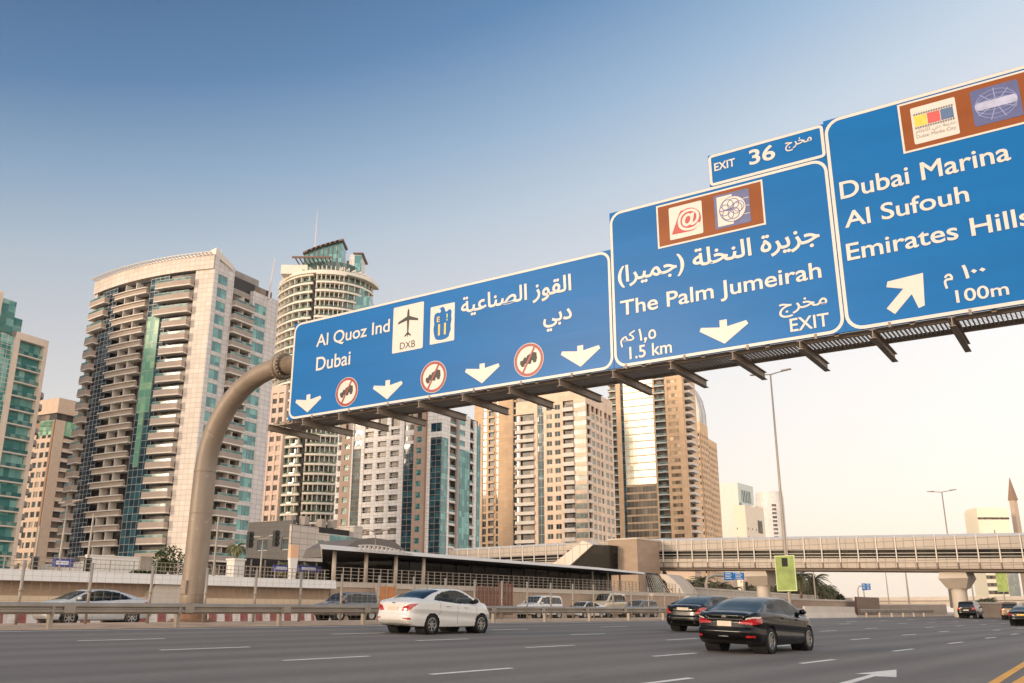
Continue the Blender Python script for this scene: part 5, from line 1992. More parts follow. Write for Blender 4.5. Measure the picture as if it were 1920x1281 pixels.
mb = MB()
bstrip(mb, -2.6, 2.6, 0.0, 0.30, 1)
bstrip(mb, -3.0, 3.0, 0.30, 0.42)
bstrip(mb, -3.05, 3.05, 0.42, 0.95)
bstrip(mb, -3.18, 3.18, 0.95, 1.04)
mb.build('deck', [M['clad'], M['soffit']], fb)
mb = MB()
bstrip(mb, -3.0, 3.0, 1.04, 1.44)
mb.build('lower_cladding', M['clad'], fb)
mb = MB()
bstrip(mb, -2.85, 2.85, 1.44, 2.52)
mb.build('window_band', M['bridge_glass'], fb)
mb = MB()
bstrip(mb, -3.0, 3.0, 2.52, 3.80)
mb.build('upper_cladding', M['clad'], fb)
mb = MB()
bstrip(mb, -2.95, 2.95, 3.80, 4.16, x0b=-1.9)
mb.build('roof', M['station_roof'], fb)
hr = MB()
for zz in (1.62, 1.98, 2.42):
    bstrip(hr, -3.02, -2.97, zz, zz + 0.05)
hr.build('window_rail', M['slab'], fb)
rbm = MB()
rbm.box(-3.14, -2.99, -0.06, 0.06, 1.04, 3.95)
RB = rbm.mesh('rib', M['slab'])
y = Y0 + 1
kk = 0
while y < Y1:
    link('rib', RB, fb, (0, y, bz(y)))
    y += 2.15
    kk += 1
br_ = MB()
y = Y0 + 1
while y < Y1:
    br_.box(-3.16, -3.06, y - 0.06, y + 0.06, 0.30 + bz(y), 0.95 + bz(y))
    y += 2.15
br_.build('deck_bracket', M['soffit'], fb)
for yp, T_, zg in ((7.2, 0, 0.8), (30.3, 0, 0.8), (-32.0, 0, -0.8)):
    pm = MB()
    zt_ = bz(yp) - 0.02
    pm.lathe([(.82, zg - zr_), (.82, zt_ - 2.1), (.88, zt_ - 1.9), (1.1, zt_ - 1.5), (1.25, zt_ - 1.25)], 32)
    pp = []
    for i in range(4):
        pass
    pm.hexa([(-1.0, -1.0, zt_ - 1.8), (1.0, -1.0, zt_ - 1.8), (1.0, 1.0, zt_ - 1.8), (-1.0, 1.0, zt_ - 1.8), (-2.2, -1.55, zt_ - 0.7), (2.2, -1.55, zt_ - 0.7), (2.2, 1.55, zt_ - 0.7), (-2.2, 1.55, zt_ - 0.7)])
    pm.hexa([(-2.2, -1.55, zt_ - 0.698), (2.2, -1.55, zt_ - 0.698), (2.2, 1.55, zt_ - 0.698), (-2.2, 1.55, zt_ - 0.698), (-2.2, -1.35, zt_), (2.2, -1.35, zt_), (2.2, 1.35, zt_), (-2.2, 1.35, zt_)])
    pm.build('pier', M['pale_concrete'], fb, (0, yp, 0))
en = MB()
bstrip(en, -3.1, 3.1, 0.3, 4.0, 0, Y1 - 0.2, Y1 + 0.25)
en.build('end_cap', M['clad'], fb)

# concrete lift shaft and sloping escalator enclosure at the bridge's station end ------------------------------------------
ls = thing('lift_shaft', 'square tan concrete lift shaft where the footbridge meets the station', 'lift shaft', W(110, 66, 0.8), ROAD_ROT)
La, Za = atT(1140, 1014, 106)
Lb, Zb = atT(1194, 1014, 106)
ls.location = W(106, Lb, 0.8)
mb = MB()
mb.box(0, 6, 0, La - Lb, 0, Za - 0.8)
mb.build('wall', M['tan_wall'], ls)
mb = MB()
mb.box(-0.08, 6.08, -0.08, La - Lb + 0.08, Za - 0.8 + 0.002, Za - 0.8 + 0.22)
mb.build('coping', M['pale_concrete'], ls)
sh2 = thing('station_block', 'beige upper station block with dark window bands left of the lift shaft', 'station', W(107, La + 0.02, 0.8), ROAD_ROT)
q0, zt_ = atT(1062, 1018, 107)
mb = MB()
hb = zt_ - 0.8
mb.box(0, 9, 0, q0 - La, 0, hb - 5.4, 0)
mb.box(0, 9, 0, q0 - La, hb - 2.9, hb - 2.2, 0)
mb.box(0, 9, 0, q0 - La, hb - 1.0, hb, 0)
mb.build('wall', M['clad'], sh2)
mb = MB()
mb.box(0.15, 9, 0.02, q0 - La - .02, hb - 5.4, hb - 2.9)
mb.box(0.15, 9, 0.02, q0 - La - .02, hb - 2.2, hb - 1.0)
mb.build('window_band', M['bridge_glass'], sh2)
es = thing('escalator_enclosure', 'slanted pale escalator enclosure descending left from the footbridge', 'escalator', W(103.5, 0, 0), ROAD_ROT)
mb = MB()
P_ = [atT(*p, 103.5) for p in ((1092, 1014), (1112, 1021), (1062, 1066), (1028, 1064))]
mb.prism(P_, lambda a, b, d: (d, a, b), 0, 2.6)
mb.build('enclosure', mat_tile('escalator_cladding', (214, 198, 180), (168, 152, 136), 1.2, 5.0, 0.05, 0.5, 0.05), es)
ep = MB()
P_ = [atT(*p, 103.4) for p in ((1112, 1022), (1140, 1022), (1140, 1066), (1066, 1066))]
ep.prism(P_, lambda a, b, d: (d, a, b), 0.3, 2.4)
ep.build('glass_side', M['station_glass'], es)
# curved shell canopy over the stairs right of the shaft
sc2 = thing('stair_canopy', 'curved beige shell canopy over the stairs under the footbridge', 'canopy', W(108, 0, 0), ROAD_ROT)
A_ = [atT(*p, 108) for p in ((1236, 1076), (1250, 1078), (1264, 1088), (1275, 1100), (1283, 1114))]
B_ = [atT(*p, 108) for p in ((1240, 1082), (1249, 1092), (1258, 1103), (1266, 1112), (1270, 1119))]
mb = MB()
for i in range(4):
    (a0, b0), (a1, b1), (c0, d0), (c1, d1) = A_[i], A_[i + 1], B_[i], B_[i + 1]
    mb.hexa([(0, a0, b0), (0, a1, b1), (0, c1, d1), (0, c0, d0), (4, a0, b0), (4, a1, b1), (4, c1, d1), (4, c0, d0)])
mb.build('shell', M['pale_concrete'], sc2)
lv = MB()
for i in range(9):
    u = i / 8
    p0, p1 = atT(1216 + 24 * u, 1076 + 4 * u, 109), atT(1224 + 42 * u, 1112 + 6 * u, 109)
    lv.tube([(0, p0[0], p0[1]), (0, p1[0], p1[1])], 0.05, 5)
lv.build('louvre', M['galv'], sc2)
dk = MB()
P_ = [atT(*p, 110) for p in ((1198, 1074), (1240, 1076), (1270, 1120), (1198, 1120))]
dk.prism(P_, lambda a, b, d: (d, a, b), 0, 1.0)
dk.build('stair_glass', M['dark_glass'], sc2)
# ------------------------------------------------------------------ cars
def mat_paint(name, col, metal=0.0, rough=0.25, coat=1.0):
    m, t, b = newmat(name)
    b.inputs['Base Color'].default_value = srgb(*col)
    b.inputs['Metallic'].default_value = metal
    b.inputs['Roughness'].default_value = rough
    b.inputs['Coat Weight'].default_value = coat
    b.inputs['Coat Roughness'].default_value = 0.03
    f = noise(t, 6, 4)
    t.links.new(rampf(t, f, 0.3, 0.8, rough, rough + 0.12), b.inputs['Roughness'])
    return m


M['paint_white'] = mat_paint('paint_white', (210, 204, 196))
M['paint_black'] = mat_paint('paint_black', (7, 6, 6), 0.0, 0.15, 0.18)
M['paint_silver'] = mat_paint('paint_silver', (190, 188, 184), 0.2, 0.35)
M['paint_grey'] = mat_paint('paint_grey', (98, 94, 88), 0.1, 0.35)
M['paint_gold'] = mat_paint('paint_gold', (104, 80, 50), 0.4, 0.3)
M['paint_beige'] = mat_paint('paint_beige', (212, 192, 160), 0.1, 0.3)
M['car_glass'] = mat('car_glass', (18, 22, 23), 0.04, var=0, spec=0.6)
M['tail_red'] = mat('tail_lamp', (170, 18, 22), 0.15, var=0.2, scale=12, coat=1.0)
m, t, b = newmat('clear_car_glass')
b.inputs['Base Color'].default_value = srgb(24, 28, 28)
b.inputs['Roughness'].default_value = 0.03
b.inputs['Specular IOR Level'].default_value = 0.5
tr__ = t.nodes.new('ShaderNodeBsdfTransparent')
tr__.inputs[0].default_value = (0.62, 0.68, 0.66, 1)
mx__ = t.nodes.new('ShaderNodeMixShader')
mx__.inputs[0].default_value = 0.42
t.links.new(tr__.outputs[0], mx__.inputs[1])
t.links.new(b.outputs[0], mx__.inputs[2])
t.links.new(mx__.outputs[0], t.nodes['Material Output'].inputs['Surface'])
M['clear_glass'] = m
M['seat'] = mat('seat_fabric', (58, 52, 48), 0.9, var=0.1)
M['rear_glass'] = mat('rear_glass', (58, 66, 65), 0.05, var=0.12, scale=2, spec=0.5)
M['tail_white'] = mat('lamp_clear', (222, 206, 196), 0.15, var=0.1, coat=1.0)
M['rubber'] = mat('rubber', (24, 23, 22), 0.85, var=0.15, scale=8)
M['alloy'] = mat('alloy', (176, 172, 166), 0.3, 0.85, var=0.1)
M['chrome'] = mat('chrome', (214, 206, 196), 0.12, 0.95, var=0)
M['plate'] = mat('number_plate', (206, 190, 168), 0.5, var=0.1, scale=4)
M['under'] = mat('underbody', (18, 17, 17), 0.8, var=0)


def interp(pts, x):
    """smooth monotone-ish cubic through control points"""
    xs = np.array([p[0] for p in pts], float)
    ys = np.array([p[1] for p in pts], float)
    h = np.diff(xs)
    d = np.diff(ys) / h
    m = np.zeros(len(xs))
    m[1:-1] = np.where(d[:-1] * d[1:] > 0, (d[:-1] * h[1:] + d[1:] * h[:-1]) / (h[:-1] + h[1:]), 0.0)
    m[1:-1] = np.clip(m[1:-1], -3 * np.minimum(abs(d[:-1]), abs(d[1:])), 3 * np.minimum(abs(d[:-1]), abs(d[1:])))
    m[0], m[-1] = d[0], d[-1]
    x = np.clip(x, xs[0], xs[-1])
    i = np.clip(np.searchsorted(xs, x) - 1, 0, len(h) - 1)
    t = (x - xs[i]) / h[i]
    h00, h10, h01, h11 = 2 * t**3 - 3 * t**2 + 1, t**3 - 2 * t**2 + t, -2 * t**3 + 3 * t**2, t**3 - t**2
    return h00 * ys[i] + h10 * h[i] * m[i] + h01 * ys[i + 1] + h11 * h[i] * m[i + 1]


def inpoly(px, py, poly):
    r = np.zeros(px.shape, bool)
    n = len(poly)
    for i in range(n):
        x0, y0 = poly[i]
        x1, y1 = poly[i - 1]
        if y0 == y1:
            continue
        c = ((y0 > py) != (y1 > py)) & (px < (x1 - x0) * (py - y0) / (y1 - y0) + x0)
        r ^= c
    return r


def wheel(root, x, y, R, wd_, spokes, detail=True):
    side = 1 if y > 0 else -1
    fn = lambda a, b, h: (x + a, y + side * h, R + b)
    t_ = MB()
    w = wd_ / 2
    t_.lathe([(R * 0.66, w * 0.9), (R * 0.74, w), (R * 0.92, w * 0.98), (R * 0.985, w * 0.8), (R, w * 0.45), (R, -w * 0.45), (R * 0.97, -w * 0.9), (R * 0.6, -w), (0.02, -w)], 36, fn)
    e = t_.build('wheel', M['rubber'], root, smooth=True)
    if not detail:
        r_ = MB()
        r_.lathe([(R * 0.66, w * 0.9), (R * 0.6, w * 0.8), (R * 0.2, w * 0.75), (0.01, w * 0.8)], 20, fn)
        r_.build('rim', M['alloy'], e)
        return
    d_ = MB()
    d_.lathe([(R * 0.66, w * 0.4), (0.01, w * 0.4)], 24, fn)
    d_.build('brake_disc', M['black'], e)
    r_ = MB()
    r_.lathe([(R * 0.665, w * 0.92), (R * 0.62, w * 0.95), (R * 0.60, w * 0.86), (R * 0.61, w * 0.4)], 36, fn)
    r_.lathe([(R * 0.17, w * 0.72), (R * 0.15, w * 0.84), (0.01, w * 0.86)], 16, fn)
    for k_ in range(spokes):
        a = 2 * pi * k_ / spokes + 0.2
        P = lambda r, s_, h: fn(r * cos(a) - s_ * sin(a), r * sin(a) + s_ * cos(a), h)
        r0, r1 = R * 0.1, R * 0.625
        s0_, s1_ = R * 0.10, R * 0.065
        r_.hexa([P(r0, -s0_, w * .55), P(r1, -s1_, w * .6), P(r1, s1_, w * .6), P(r0, s0_, w * .55), P(r0, -s0_ * .7, w * .8), P(r1, -s1_ * .7, w * .88), P(r1, s1_ * .7, w * .88), P(r0, s0_ * .7, w * .8)])
    r_.build('rim', M['alloy'], e)


def make_car(name, label, cat, loc, rotz, P, group='cars on the highway', res=1.0):
    """car body from side, plan and section curves; x forwards from mid wheelbase, z from the road"""
    root = thing(name, label, cat, loc, rotz, group)
    top, belt, half, roofw, bot = P['top'], P['belt'], P['half'], P['roofw'], P['bot']
    xr, xf = P['xr'], P['xf']
    NU = int(150 * res)
    NC = int(26 * res)
    xs = np.linspace(xr, xf, NU)
    # stations: rear cap, body, front cap
    uu = [(xr, 1 - ((i + .5) / NC) , 1) for i in range(NC)][::-1]
    s_list = []
    sr = np.sin(np.linspace(0.02, 1, NC) * pi / 2) ** 0.9
    for s_ in np.linspace(0.015, 0.985, NC):
        s_list.append((xr - P['capr'] * (1 - s_ ** 5), xr, s_))
    for x in xs:
        s_list.append((x, x, 1.0))
    for s_ in np.linspace(0.985, 0.015, NC):
        s_list.append((xf + P['capf'] * (1 - s_ ** 3), xf, s_))
    X = np.array([q_[0] for q_ in s_list])
    XB = np.array([q_[1] for q_ in s_list])
    S = np.array([q_[2] for q_ in s_list])
    zt_, zb_, hw, rwid, zbot = interp(top, XB), interp(belt, XB), interp(half, XB), interp(roofw, XB), interp(bot, XB)
    zb_ = np.minimum(zb_, zt_ - 0.03)
    cab = np.clip((zt_ - zb_) / 0.3, 0, 1)
    mid = 0.45 * zbot + 0.55 * zb_
    rw_ = np.where(cab < 1, (1 - cab) * hw * 0.86 + cab * rwid, rwid)
    ctrl = [(0 * hw, zbot), (hw * .70, zbot), (hw * .93, zbot + .02), (hw * .985, zbot + .14), (hw, mid), (hw * .985, zb_ - .10), (hw * .955, zb_ - 0.015),
            (hw * .93 * (1 - cab) + cab * (hw * .90 * .75 + rw_ * .25), zb_ + (zt_ - zb_) * .22), (rw_ * 1.04, zb_ + (zt_ - zb_) * .80), (rw_ * .93, zt_ - .035), (rw_ * .6, zt_ - .008), (0 * hw, zt_)]
    Yc = np.array([c_[0] for c_ in ctrl])
    Zc = np.array([c_[1] for c_ in ctrl])
    K = len(ctrl)
    NV = int(84 * res)
    vv = np.linspace(0, K - 1, NV)
    i0 = np.clip(vv.astype(int), 0, K - 2)
    tt_ = vv - i0

    def cr_(A):
        p1, p2 = A[i0], A[i0 + 1]
        p0 = A[np.clip(i0 - 1, 0, K - 1)]
        p3 = A[np.clip(i0 + 2, 0, K - 1)]
        t = tt_[:, None]
        m1, m2 = (p2 - p0) * .42, (p3 - p1) * .42
        return (2*t**3 - 3*t**2 + 1) * p1 + (t**3 - 2*t**2 + t) * m1 + (-2*t**3 + 3*t**2) * p2 + (t**3 - t**2) * m2
    Y = np.maximum(cr_(Yc), 0)
    Z = cr_(Zc)
    zc_ = P.get('zc', 0.66)
    Yh = Y * S[None]
    Z = zc_ + (Z - zc_) * S[None]
    XX = np.repeat(X[None], NV, 0)
    # rear and front sculpting by height
    kr = np.clip((P['xr'] + 0.45 - XX) / 0.45, 0, 1) ** 1.5
    XX = XX - kr * np.interp(Z, [q_[0] for q_ in P['rear']], [q_[1] for q_ in P['rear']])
    kf = np.clip((XX - (P['xf'] - 0.5)) / 0.5, 0, 1) ** 1.5
    XX = XX + kf * np.interp(Z, [q_[0] for q_ in P['front']], [q_[1] for q_ in P['front']])
    # crease along the side
    if P.get('crease'):
        zc0 = P['crease'](XX)
        dd = Z - zc0
        Yh = Yh * (1 + 0.012 * np.exp(-(dd / .05) ** 2) * (Yh > hw[None] * .8) - 0.022 * np.exp(-((dd + .14) / .10) ** 2) * (Yh > hw[None] * .8))
    A = np.concatenate([XX[::-1], XX[1:]], 0)
    B = np.concatenate([Yh[::-1], -Yh[1:]], 0)
    C = np.concatenate([Z[::-1], Z[1:]], 0)
    # order: +y top..bottom? build ring from +y side over the top: index 0 = top centre (+), last = top centre (-)
    nv, nu = A.shape
    # close the seam at the top by merging columns later
    fx = (A[:-1, :-1] + A[1:, 1:] + A[:-1, 1:] + A[1:, :-1]) / 4
    fy = (B[:-1, :-1] + B[1:, 1:] + B[:-1, 1:] + B[1:, :-1]) / 4
    fz = (C[:-1, :-1] + C[1:, 1:] + C[:-1, 1:] + C[1:, :-1]) / 4
    vidx = np.concatenate([np.arange(NV)[::-1], np.arange(1, NV)])
    vpar = np.concatenate([vv[::-1], vv[1:]])
    fv = np.repeat(((vpar[:-1] + vpar[1:]) / 2)[:, None], nu - 1, 1)
    fs = np.repeat(((S[:-1] + S[1:]) / 2)[None], nv - 1, 0)
    cls = np.zeros(fx.shape, int)
    names = ['body']
    mats = [P['paint']]

    def put(nm, m_, mask):
        if nm in names:
            i = names.index(nm)
        else:
            names.append(nm)
            mats.append(m_)
            i = len(names) - 1
        cls[mask] = i
    upper = (fv > 6.15)
    side_up = upper & (fv < 9.0) & (fs >= .99)
    topz = upper & (fv >= 8.85) & (fs >= .99)
    for nm, m_, fn in P['zones']:
        put(nm, m_, fn(fx, fy, fz, fv, fs, side_up, topz))
    put('underbody', M['under'], (fz < P['bot'][1][1] + 0.035) & (fv < 2.2) & (fs > .9))
    Rw = P['R']
    for xw in (P['wb'] / 2, -P['wb'] / 2):
        cls[((fx - xw) ** 2 + (fz - Rw) ** 2 < (Rw + P.get('gap', .045)) ** 2) & (abs(fy) > .35) & (fv < 5.8) & (fv > .5)] = -1
    V = np.stack([A, B, C], -1).reshape(-1, 3)
    idx = np.arange(nv * nu).reshape(nv, nu)
    quads = np.stack([idx[:-1, :-1], idx[:-1, 1:], idx[1:, 1:], idx[1:, :-1]], -1)
    body = None
    order = [0] + [i for i in range(1, len(names))]
    for ci in order:
        q = quads[cls == ci]
        if len(q) == 0:
            continue
        parts_ = [(names[ci], q)]
        if names[ci] in ('tail_lamp', 'head_lamp', 'reflector', 'side_window', 'clear_lamp'):
            fyv = fy[cls == ci]
            parts_ = [(names[ci], q[fyv > 0]), (names[ci], q[fyv <= 0])]
        for nm, qq in parts_:
            if len(qq) == 0:
                continue
            used, inv = np.unique(qq, return_inverse=True)
            me = bpy.data.meshes.new(nm)
            me.from_pydata(V[used].tolist(), [], inv.reshape(qq.shape).tolist())
            me.materials.append(mats[ci])
            me.polygons.foreach_set('use_smooth', [True] * len(qq))
            bm = bmesh.new()
            bm.from_mesh(me)
            bmesh.ops.remove_doubles(bm, verts=bm.verts, dist=0.0008)
            bmesh.ops.recalc_face_normals(bm, faces=bm.faces)
            bm.to_mesh(me)
            bm.free()
            o = link(nm, me, root)
            if ci == 0:
                body = o
    # dark wheel wells
    hmax = P['half'][len(P['half']) // 2][1]
    for xw in (P['wb'] / 2, -P['wb'] / 2):
        for sg in (1, -1):
            ww = MB()
            ww.lathe([(Rw + .06, 0), (Rw + .06, -.42), (.02, -.42)], 24, lambda a, b, h: (xw + a, sg * (hmax - .035 + h), Rw + b))
            ww.build('wheel_well', M['under'], root)
    for xw in (P['wb'] / 2, -P['wb'] / 2):
        for sg in (1, -1):
            wheel(root, xw, sg * (hmax - .115), Rw, .20, P.get('spokes', 7), res > .7)

    def side_y(x, z):
        j = int(np.argmin(abs(X - x) + (S < 1) * 9))
        col_z, col_y = Z[:, j], Yh[:, j]
        ok_ = vv > 2
        i = np.argmin(abs(col_z[ok_] - z) + (vv[ok_] > 9) * 5)
        return col_y[ok_][i]
    if P['zones'][0][1] is M['clear_glass']:
        hb = P['belt'][3][1]
        it = MB()
        it.box(-.66 * P['wb'], .50 * P['wb'], -hmax * .80, hmax * .80, hb - .16, hb - .12)
        it.box(.36 * P['wb'], .50 * P['wb'], -hmax * .76, hmax * .76, hb - .12, hb - .02)
        it.build('interior', M['dark'], root)
        for xs_, ys_ in ((-.02, .36), (-.02, -.36), (-.78, .36), (-.78, -.36)):
            st_ = MB()
            st_.hexa([(xs_ - .02, ys_ - .24, hb - .12), (xs_ + .14, ys_ - .24, hb - .12), (xs_ + .14, ys_ + .24, hb - .12), (xs_ - .02, ys_ + .24, hb - .12), (xs_ - .14, ys_ - .20, hb + .14), (xs_ - .04, ys_ - .20, hb + .14), (xs_ - .04, ys_ + .20, hb + .14), (xs_ - .14, ys_ + .20, hb + .14)])
            st_.hexa([(xs_ - .14, ys_ - .12, hb + .17), (xs_ - .05, ys_ - .12, hb + .17), (xs_ - .05, ys_ + .12, hb + .17), (xs_ - .14, ys_ + .12, hb + .17), (xs_ - .15, ys_ - .09, hb + .30), (xs_ - .07, ys_ - .09, hb + .30), (xs_ - .07, ys_ + .09, hb + .30), (xs_ - .15, ys_ + .09, hb + .30)])
            st_.build('seat', M['seat'], root)
    # panel gaps, handles, mirrors
    dl = MB()
    for line in P.get('gaps', []):
        for sg in (1, -1):
            pts = []
            for (xa, za), (xb, zb2) in zip(line[:-1], line[1:]):
                for u in np.linspace(0, 1, 7):
                    x, z = xa + (xb - xa) * u, za + (zb2 - za) * u
                    pts.append((x, sg * (side_y(x, z) - 0.002), z))
            dl.tube(pts, 0.0065, 5)
    if dl.f:
        dl.build('door_gap', M['black'], root)
    for x, z in P.get('handles', []):
        for sg in (1, -1):
            hd = MB()
            yy = side_y(x, z)
            hd.tube([(x - .10, sg * (yy + .002), z + .006), (x - .06, sg * (yy + .028), z + .006), (x + .06, sg * (yy + .028), z), (x + .10, sg * (yy + .002), z)], .014, 8)
            hd.build('door_handle', P.get('handle_mat', P['paint']), root, smooth=True)
    if P.get('mirror'):
        x, z = P['mirror']
        for sg in (1, -1):
            yy = side_y(x, z) - .02
            mm = MB()
            mm.tube([(x + .04, sg * yy, z - .02), (x + .02, sg * (yy + .07), z)], .022, 8)
            mm.tube([(x + .03, sg * (yy + .055), z + .01), (x + .03, sg * (yy + .09), z + .03), (x + .02, sg * (yy + .17), z + .035), (x, sg * (yy + .235), z + .02)], [.04, .075, .075, .03], 12)
            mm.build('mirror', P.get('mirror_mat', P['paint']), root, smooth=True)
    rear_x = lambda y, z: min(V[np.argsort((V[:, 1] - y) ** 2 + (V[:, 2] - z) ** 2 + (V[:, 0] > 0) * 9 + ((V[:, 0] > xr + .6) * 9))[:3], 0])
    for nm, m_, pts, th in P.get('rear_bits', []):
        mb = MB()
        cx_ = sum(p[0] for p in pts) / len(pts)
        cz_ = sum(p[1] for p in pts) / len(pts)
        f_ = []
        for (y_, z_) in pts:
            f_.append((rear_x(y_, z_), y_, z_))
        n_ = len(f_)
        xm = min(p[0] for p in f_) if nm == 'number_plate' else None
        front_ = [((xm if xm is not None else x_) - th, y_, z_) for x_, y_, z_ in f_]
        back_ = [(x_ + .05, y_, z_) for x_, y_, z_ in f_]
        mb.poly(front_)
        for i in range(n_):
            j = (i + 1) % n_
            mb.quad(front_[i], front_[j], back_[j], back_[i])
        mb.build(nm, m_, root)
    if P.get('antenna'):
        x, z = P['antenna']
        a_ = MB()
        a_.tube([(x, 0, z), (x - .04, 0, z + .12)], [.012, .004], 6)
        a_.build('antenna', M['black'], root)
    return root


def strip(y0, y1, z0, z1):
    return [(y0, z0), (y1, z0), (y1, z1), (y0, z1)]


# --- white sedan -------------------------------------------------------------------------------------------------------------
def sedan_params(paint, hh=1.45, L=4.37, wb=2.57, w=0.85, lamps='wedge', R=.315):
    k_ = hh / 1.45
    xr, xf = -wb / 2 - 0.93, wb / 2 + 0.74
    P = dict(paint=paint, wb=wb, R=R, xr=xr, xf=xf, capr=.07, capf=.10, zc=.66)
    P['top'] = [(xr, .985 * k_), (xr + .10, 1.035 * k_), (xr + .42, 1.075 * k_), (-.62 * wb + .0, 1.13 * k_), (-.40 * wb, 1.345 * k_), (-.20 * wb, 1.44 * k_), (0.0, hh), (.18 * wb, 1.425 * k_), (.30 * wb, 1.31 * k_), (.53 * wb, 1.03 * k_), (.66 * wb, .955 * k_), (xf - .12, .80 * k_), (xf, .70 * k_)]
    P['belt'] = [(xr, .94 * k_), (-.7 * wb, 1.03 * k_), (-.4 * wb, 1.035 * k_), (0, .965 * k_), (.35 * wb, .91 * k_), (.6 * wb, .87 * k_), (xf, .66 * k_)]
    P['half'] = [(xr, w * .80), (xr + .12, w * .90), (xr + .5, w * .975), (-.3 * wb, w), (0.1, w), (.4 * wb, w * .99), (xf - .35, w * .90), (xf - .1, w * .76), (xf, w * .66)]
    P['roofw'] = [(xr, w * .72), (-.5 * wb, w * .68), (-.1 * wb, w * .665), (.2 * wb, w * .675), (.5 * wb, w * .78), (xf, w * .6)]
    P['bot'] = [(xr, .33), (xr + .3, .235), (0, .20), (xf - .3, .21), (xf, .28)]
    P['rear'] = [(.2, -.06), (.33, .0), (.45, .055), (.58, .05), (.66, .02), (.80, .0), (.95, .015), (1.02, .03), (1.1, 0)]
    P['front'] = [(.2, -.02), (.4, .05), (.6, .05), (.75, 0)]
    P['crease'] = lambda x: .80 + (x - xr) * -.045
    return P


P = sedan_params(M['paint_white'])
wb = P['wb']
xr, xf = P['xr'], P['xf']
dlo = [(-1.16, 1.075), (-.98, 1.215), (-.62, 1.33), (-.2, 1.385), (.15, 1.385), (.45, 1.325), (.80, 1.17), (1.10, .995), (1.02, .955), (.2, .965), (-.5, 1.01), (-.95, 1.05)]


def z_side(fx, fy, fz, fv, fs, su, tz):
    return su & inpoly(fx, fz, dlo)


def z_pillar(fx, fy, fz, fv, fs, su, tz):
    return su & inpoly(fx, fz, dlo) & (abs(fx + 0.06 + (fz - 1.15) * .12) < .045)


def z_rear(fx, fy, fz, fv, fs, su, tz):
    e = (fx - (-1.62)) / .90
    return (fv > 8.2) & (fs > .99) & (fx > -1.60) & (fx < -.74) & (abs(fy) < .66 - .10 * np.clip(e, 0, 1))


def z_front(fx, fy, fz, fv, fs, su, tz):
    return (fv > 8.3) & (fs > .99) & (fx > .55) & (fx < 1.33) & (abs(fy) < .52 + .16 * np.clip((fx - .5) / .8, 0, 1))


lamp = [(.36, .735), (.52, .705), (.70, .76), (.86, .90), (.95, .955), (.70, .945), (.48, .88)]


def z_tail(fx, fy, fz, fv, fs, su, tz):
    wrap = abs(fy) + np.clip(fx - (xr + .02), 0, 1) * .62
    return (fx < xr + .42) & inpoly(wrap, fz, lamp)


def z_refl(fx, fy, fz, fv, fs, su, tz):
    return (fx < xr + .2) & (abs(fy) > .48) & (abs(fy) < .72) & (fz > .475 - (abs(fy) - .6) * .1) & (fz < .52)


def z_diff(fx, fy, fz, fv, fs, su, tz):
    return (fx < xr + .1) & (abs(fy) < .5) & (fz < .335) & (fs > .5)


def z_head(fx, fy, fz, fv, fs, su, tz):
    return (fx > xf - .45) & (fz > .70 + (xf - fx) * .1) & (fz < .84) & (abs(fy) > .42) & (fv < 9)


P['zones'] = [('side_window', M['clear_glass'], z_side), ('pillar', M['black'], z_pillar), ('rear_window', M['car_glass'], z_rear), ('windscreen', M['clear_glass'], z_front),
              ('tail_lamp', M['tail_red'], z_tail), ('reflector', M['tail_red'], z_refl), ('head_lamp', M['tail_white'], z_head)]
P['gaps'] = [[(-.02, .955), (-.04, .6), (-.02, .32)], [(.98, .93), (1.0, .62), (.93, .33)], [(-.95, 1.03), (-.90, .75), (-.99, .60)]]
P['handles'] = [(-.52, .885), (.42, .845)]
P['mirror'] = (.93, 1.02)
P['mirror_mat'] = M['black']
P['antenna'] = (-.66, 1.40)
P['rear_bits'] = [('number_plate', M['plate'], strip(-.23, .23, .74, .86), .012), ('badge', M['chrome'], strip(-.07, .07, .95, .985), .008), ('boot_gap', M['balcony'], strip(-.60, .60, .688, .696), .004), ('boot_gap', M['balcony'], strip(-.34, .34, .884, .892), .004)]
P['spokes'] = 7
white_sedan = make_car('sedan', 'white sedan driving away in the far lanes beside the guardrail', 'car', W(23.95, 21.30, CROSS * 21.3), ROAD_ROT, P)
white_sedan.rotation_euler = (CROSS, 0, ROAD_ROT + radians(1.0))

# --- black sedan in front (right) ------------------------------------------------------------------------------------------------
P = sedan_params(M['paint_black'], 1.45, 4.9, 2.80, .91, R=.335)
xr, xf, wb = P['xr'], P['xf'], P['wb']
dlo = [(-1.52, 1.06), (-1.22, 1.20), (-.75, 1.325), (-.2, 1.385), (.15, 1.385), (.5, 1.32), (.86, 1.17), (1.20, .99), (1.1, .955), (.2, .965), (-.6, 1.01), (-1.2, 1.035)]
zs_black = [('side_window', M['clear_glass'], z_side), ('pillar', M['black'], z_pillar)]


def z_rear2(fx, fy, fz, fv, fs, su, tz):
    e = (fx - xr - .5) / 1.0
    return (fv > 8.2) & (fs > .99) & (fx > xr + .52) & (fx < -.30 * wb) & (abs(fy) < .74 - .13 * np.clip(e, 0, 1))


def z_front2(fx, fy, fz, fv, fs, su, tz):
    return (fv > 8.3) & (fs > .99) & (fx > .24 * wb) & (fx < .52 * wb) & (abs(fy) < .56 + .16 * np.clip((fx - .5) / .8, 0, 1))


lampL = [(.36, .76), (.80, .735), (1.10, .775), (1.10, .90), (.80, .895), (.62, .86), (.40, .80)]
lampC = [(.58, .862), (.80, .897), (1.06, .902), (1.06, .94), (.78, .935), (.60, .90)]


def z_tail2(fx, fy, fz, fv, fs, su, tz):
    wrap = abs(fy) + np.clip(fx - (xr + .02), 0, 1) * .62
    return (fx < xr + .42) & inpoly(wrap, fz, lampL)


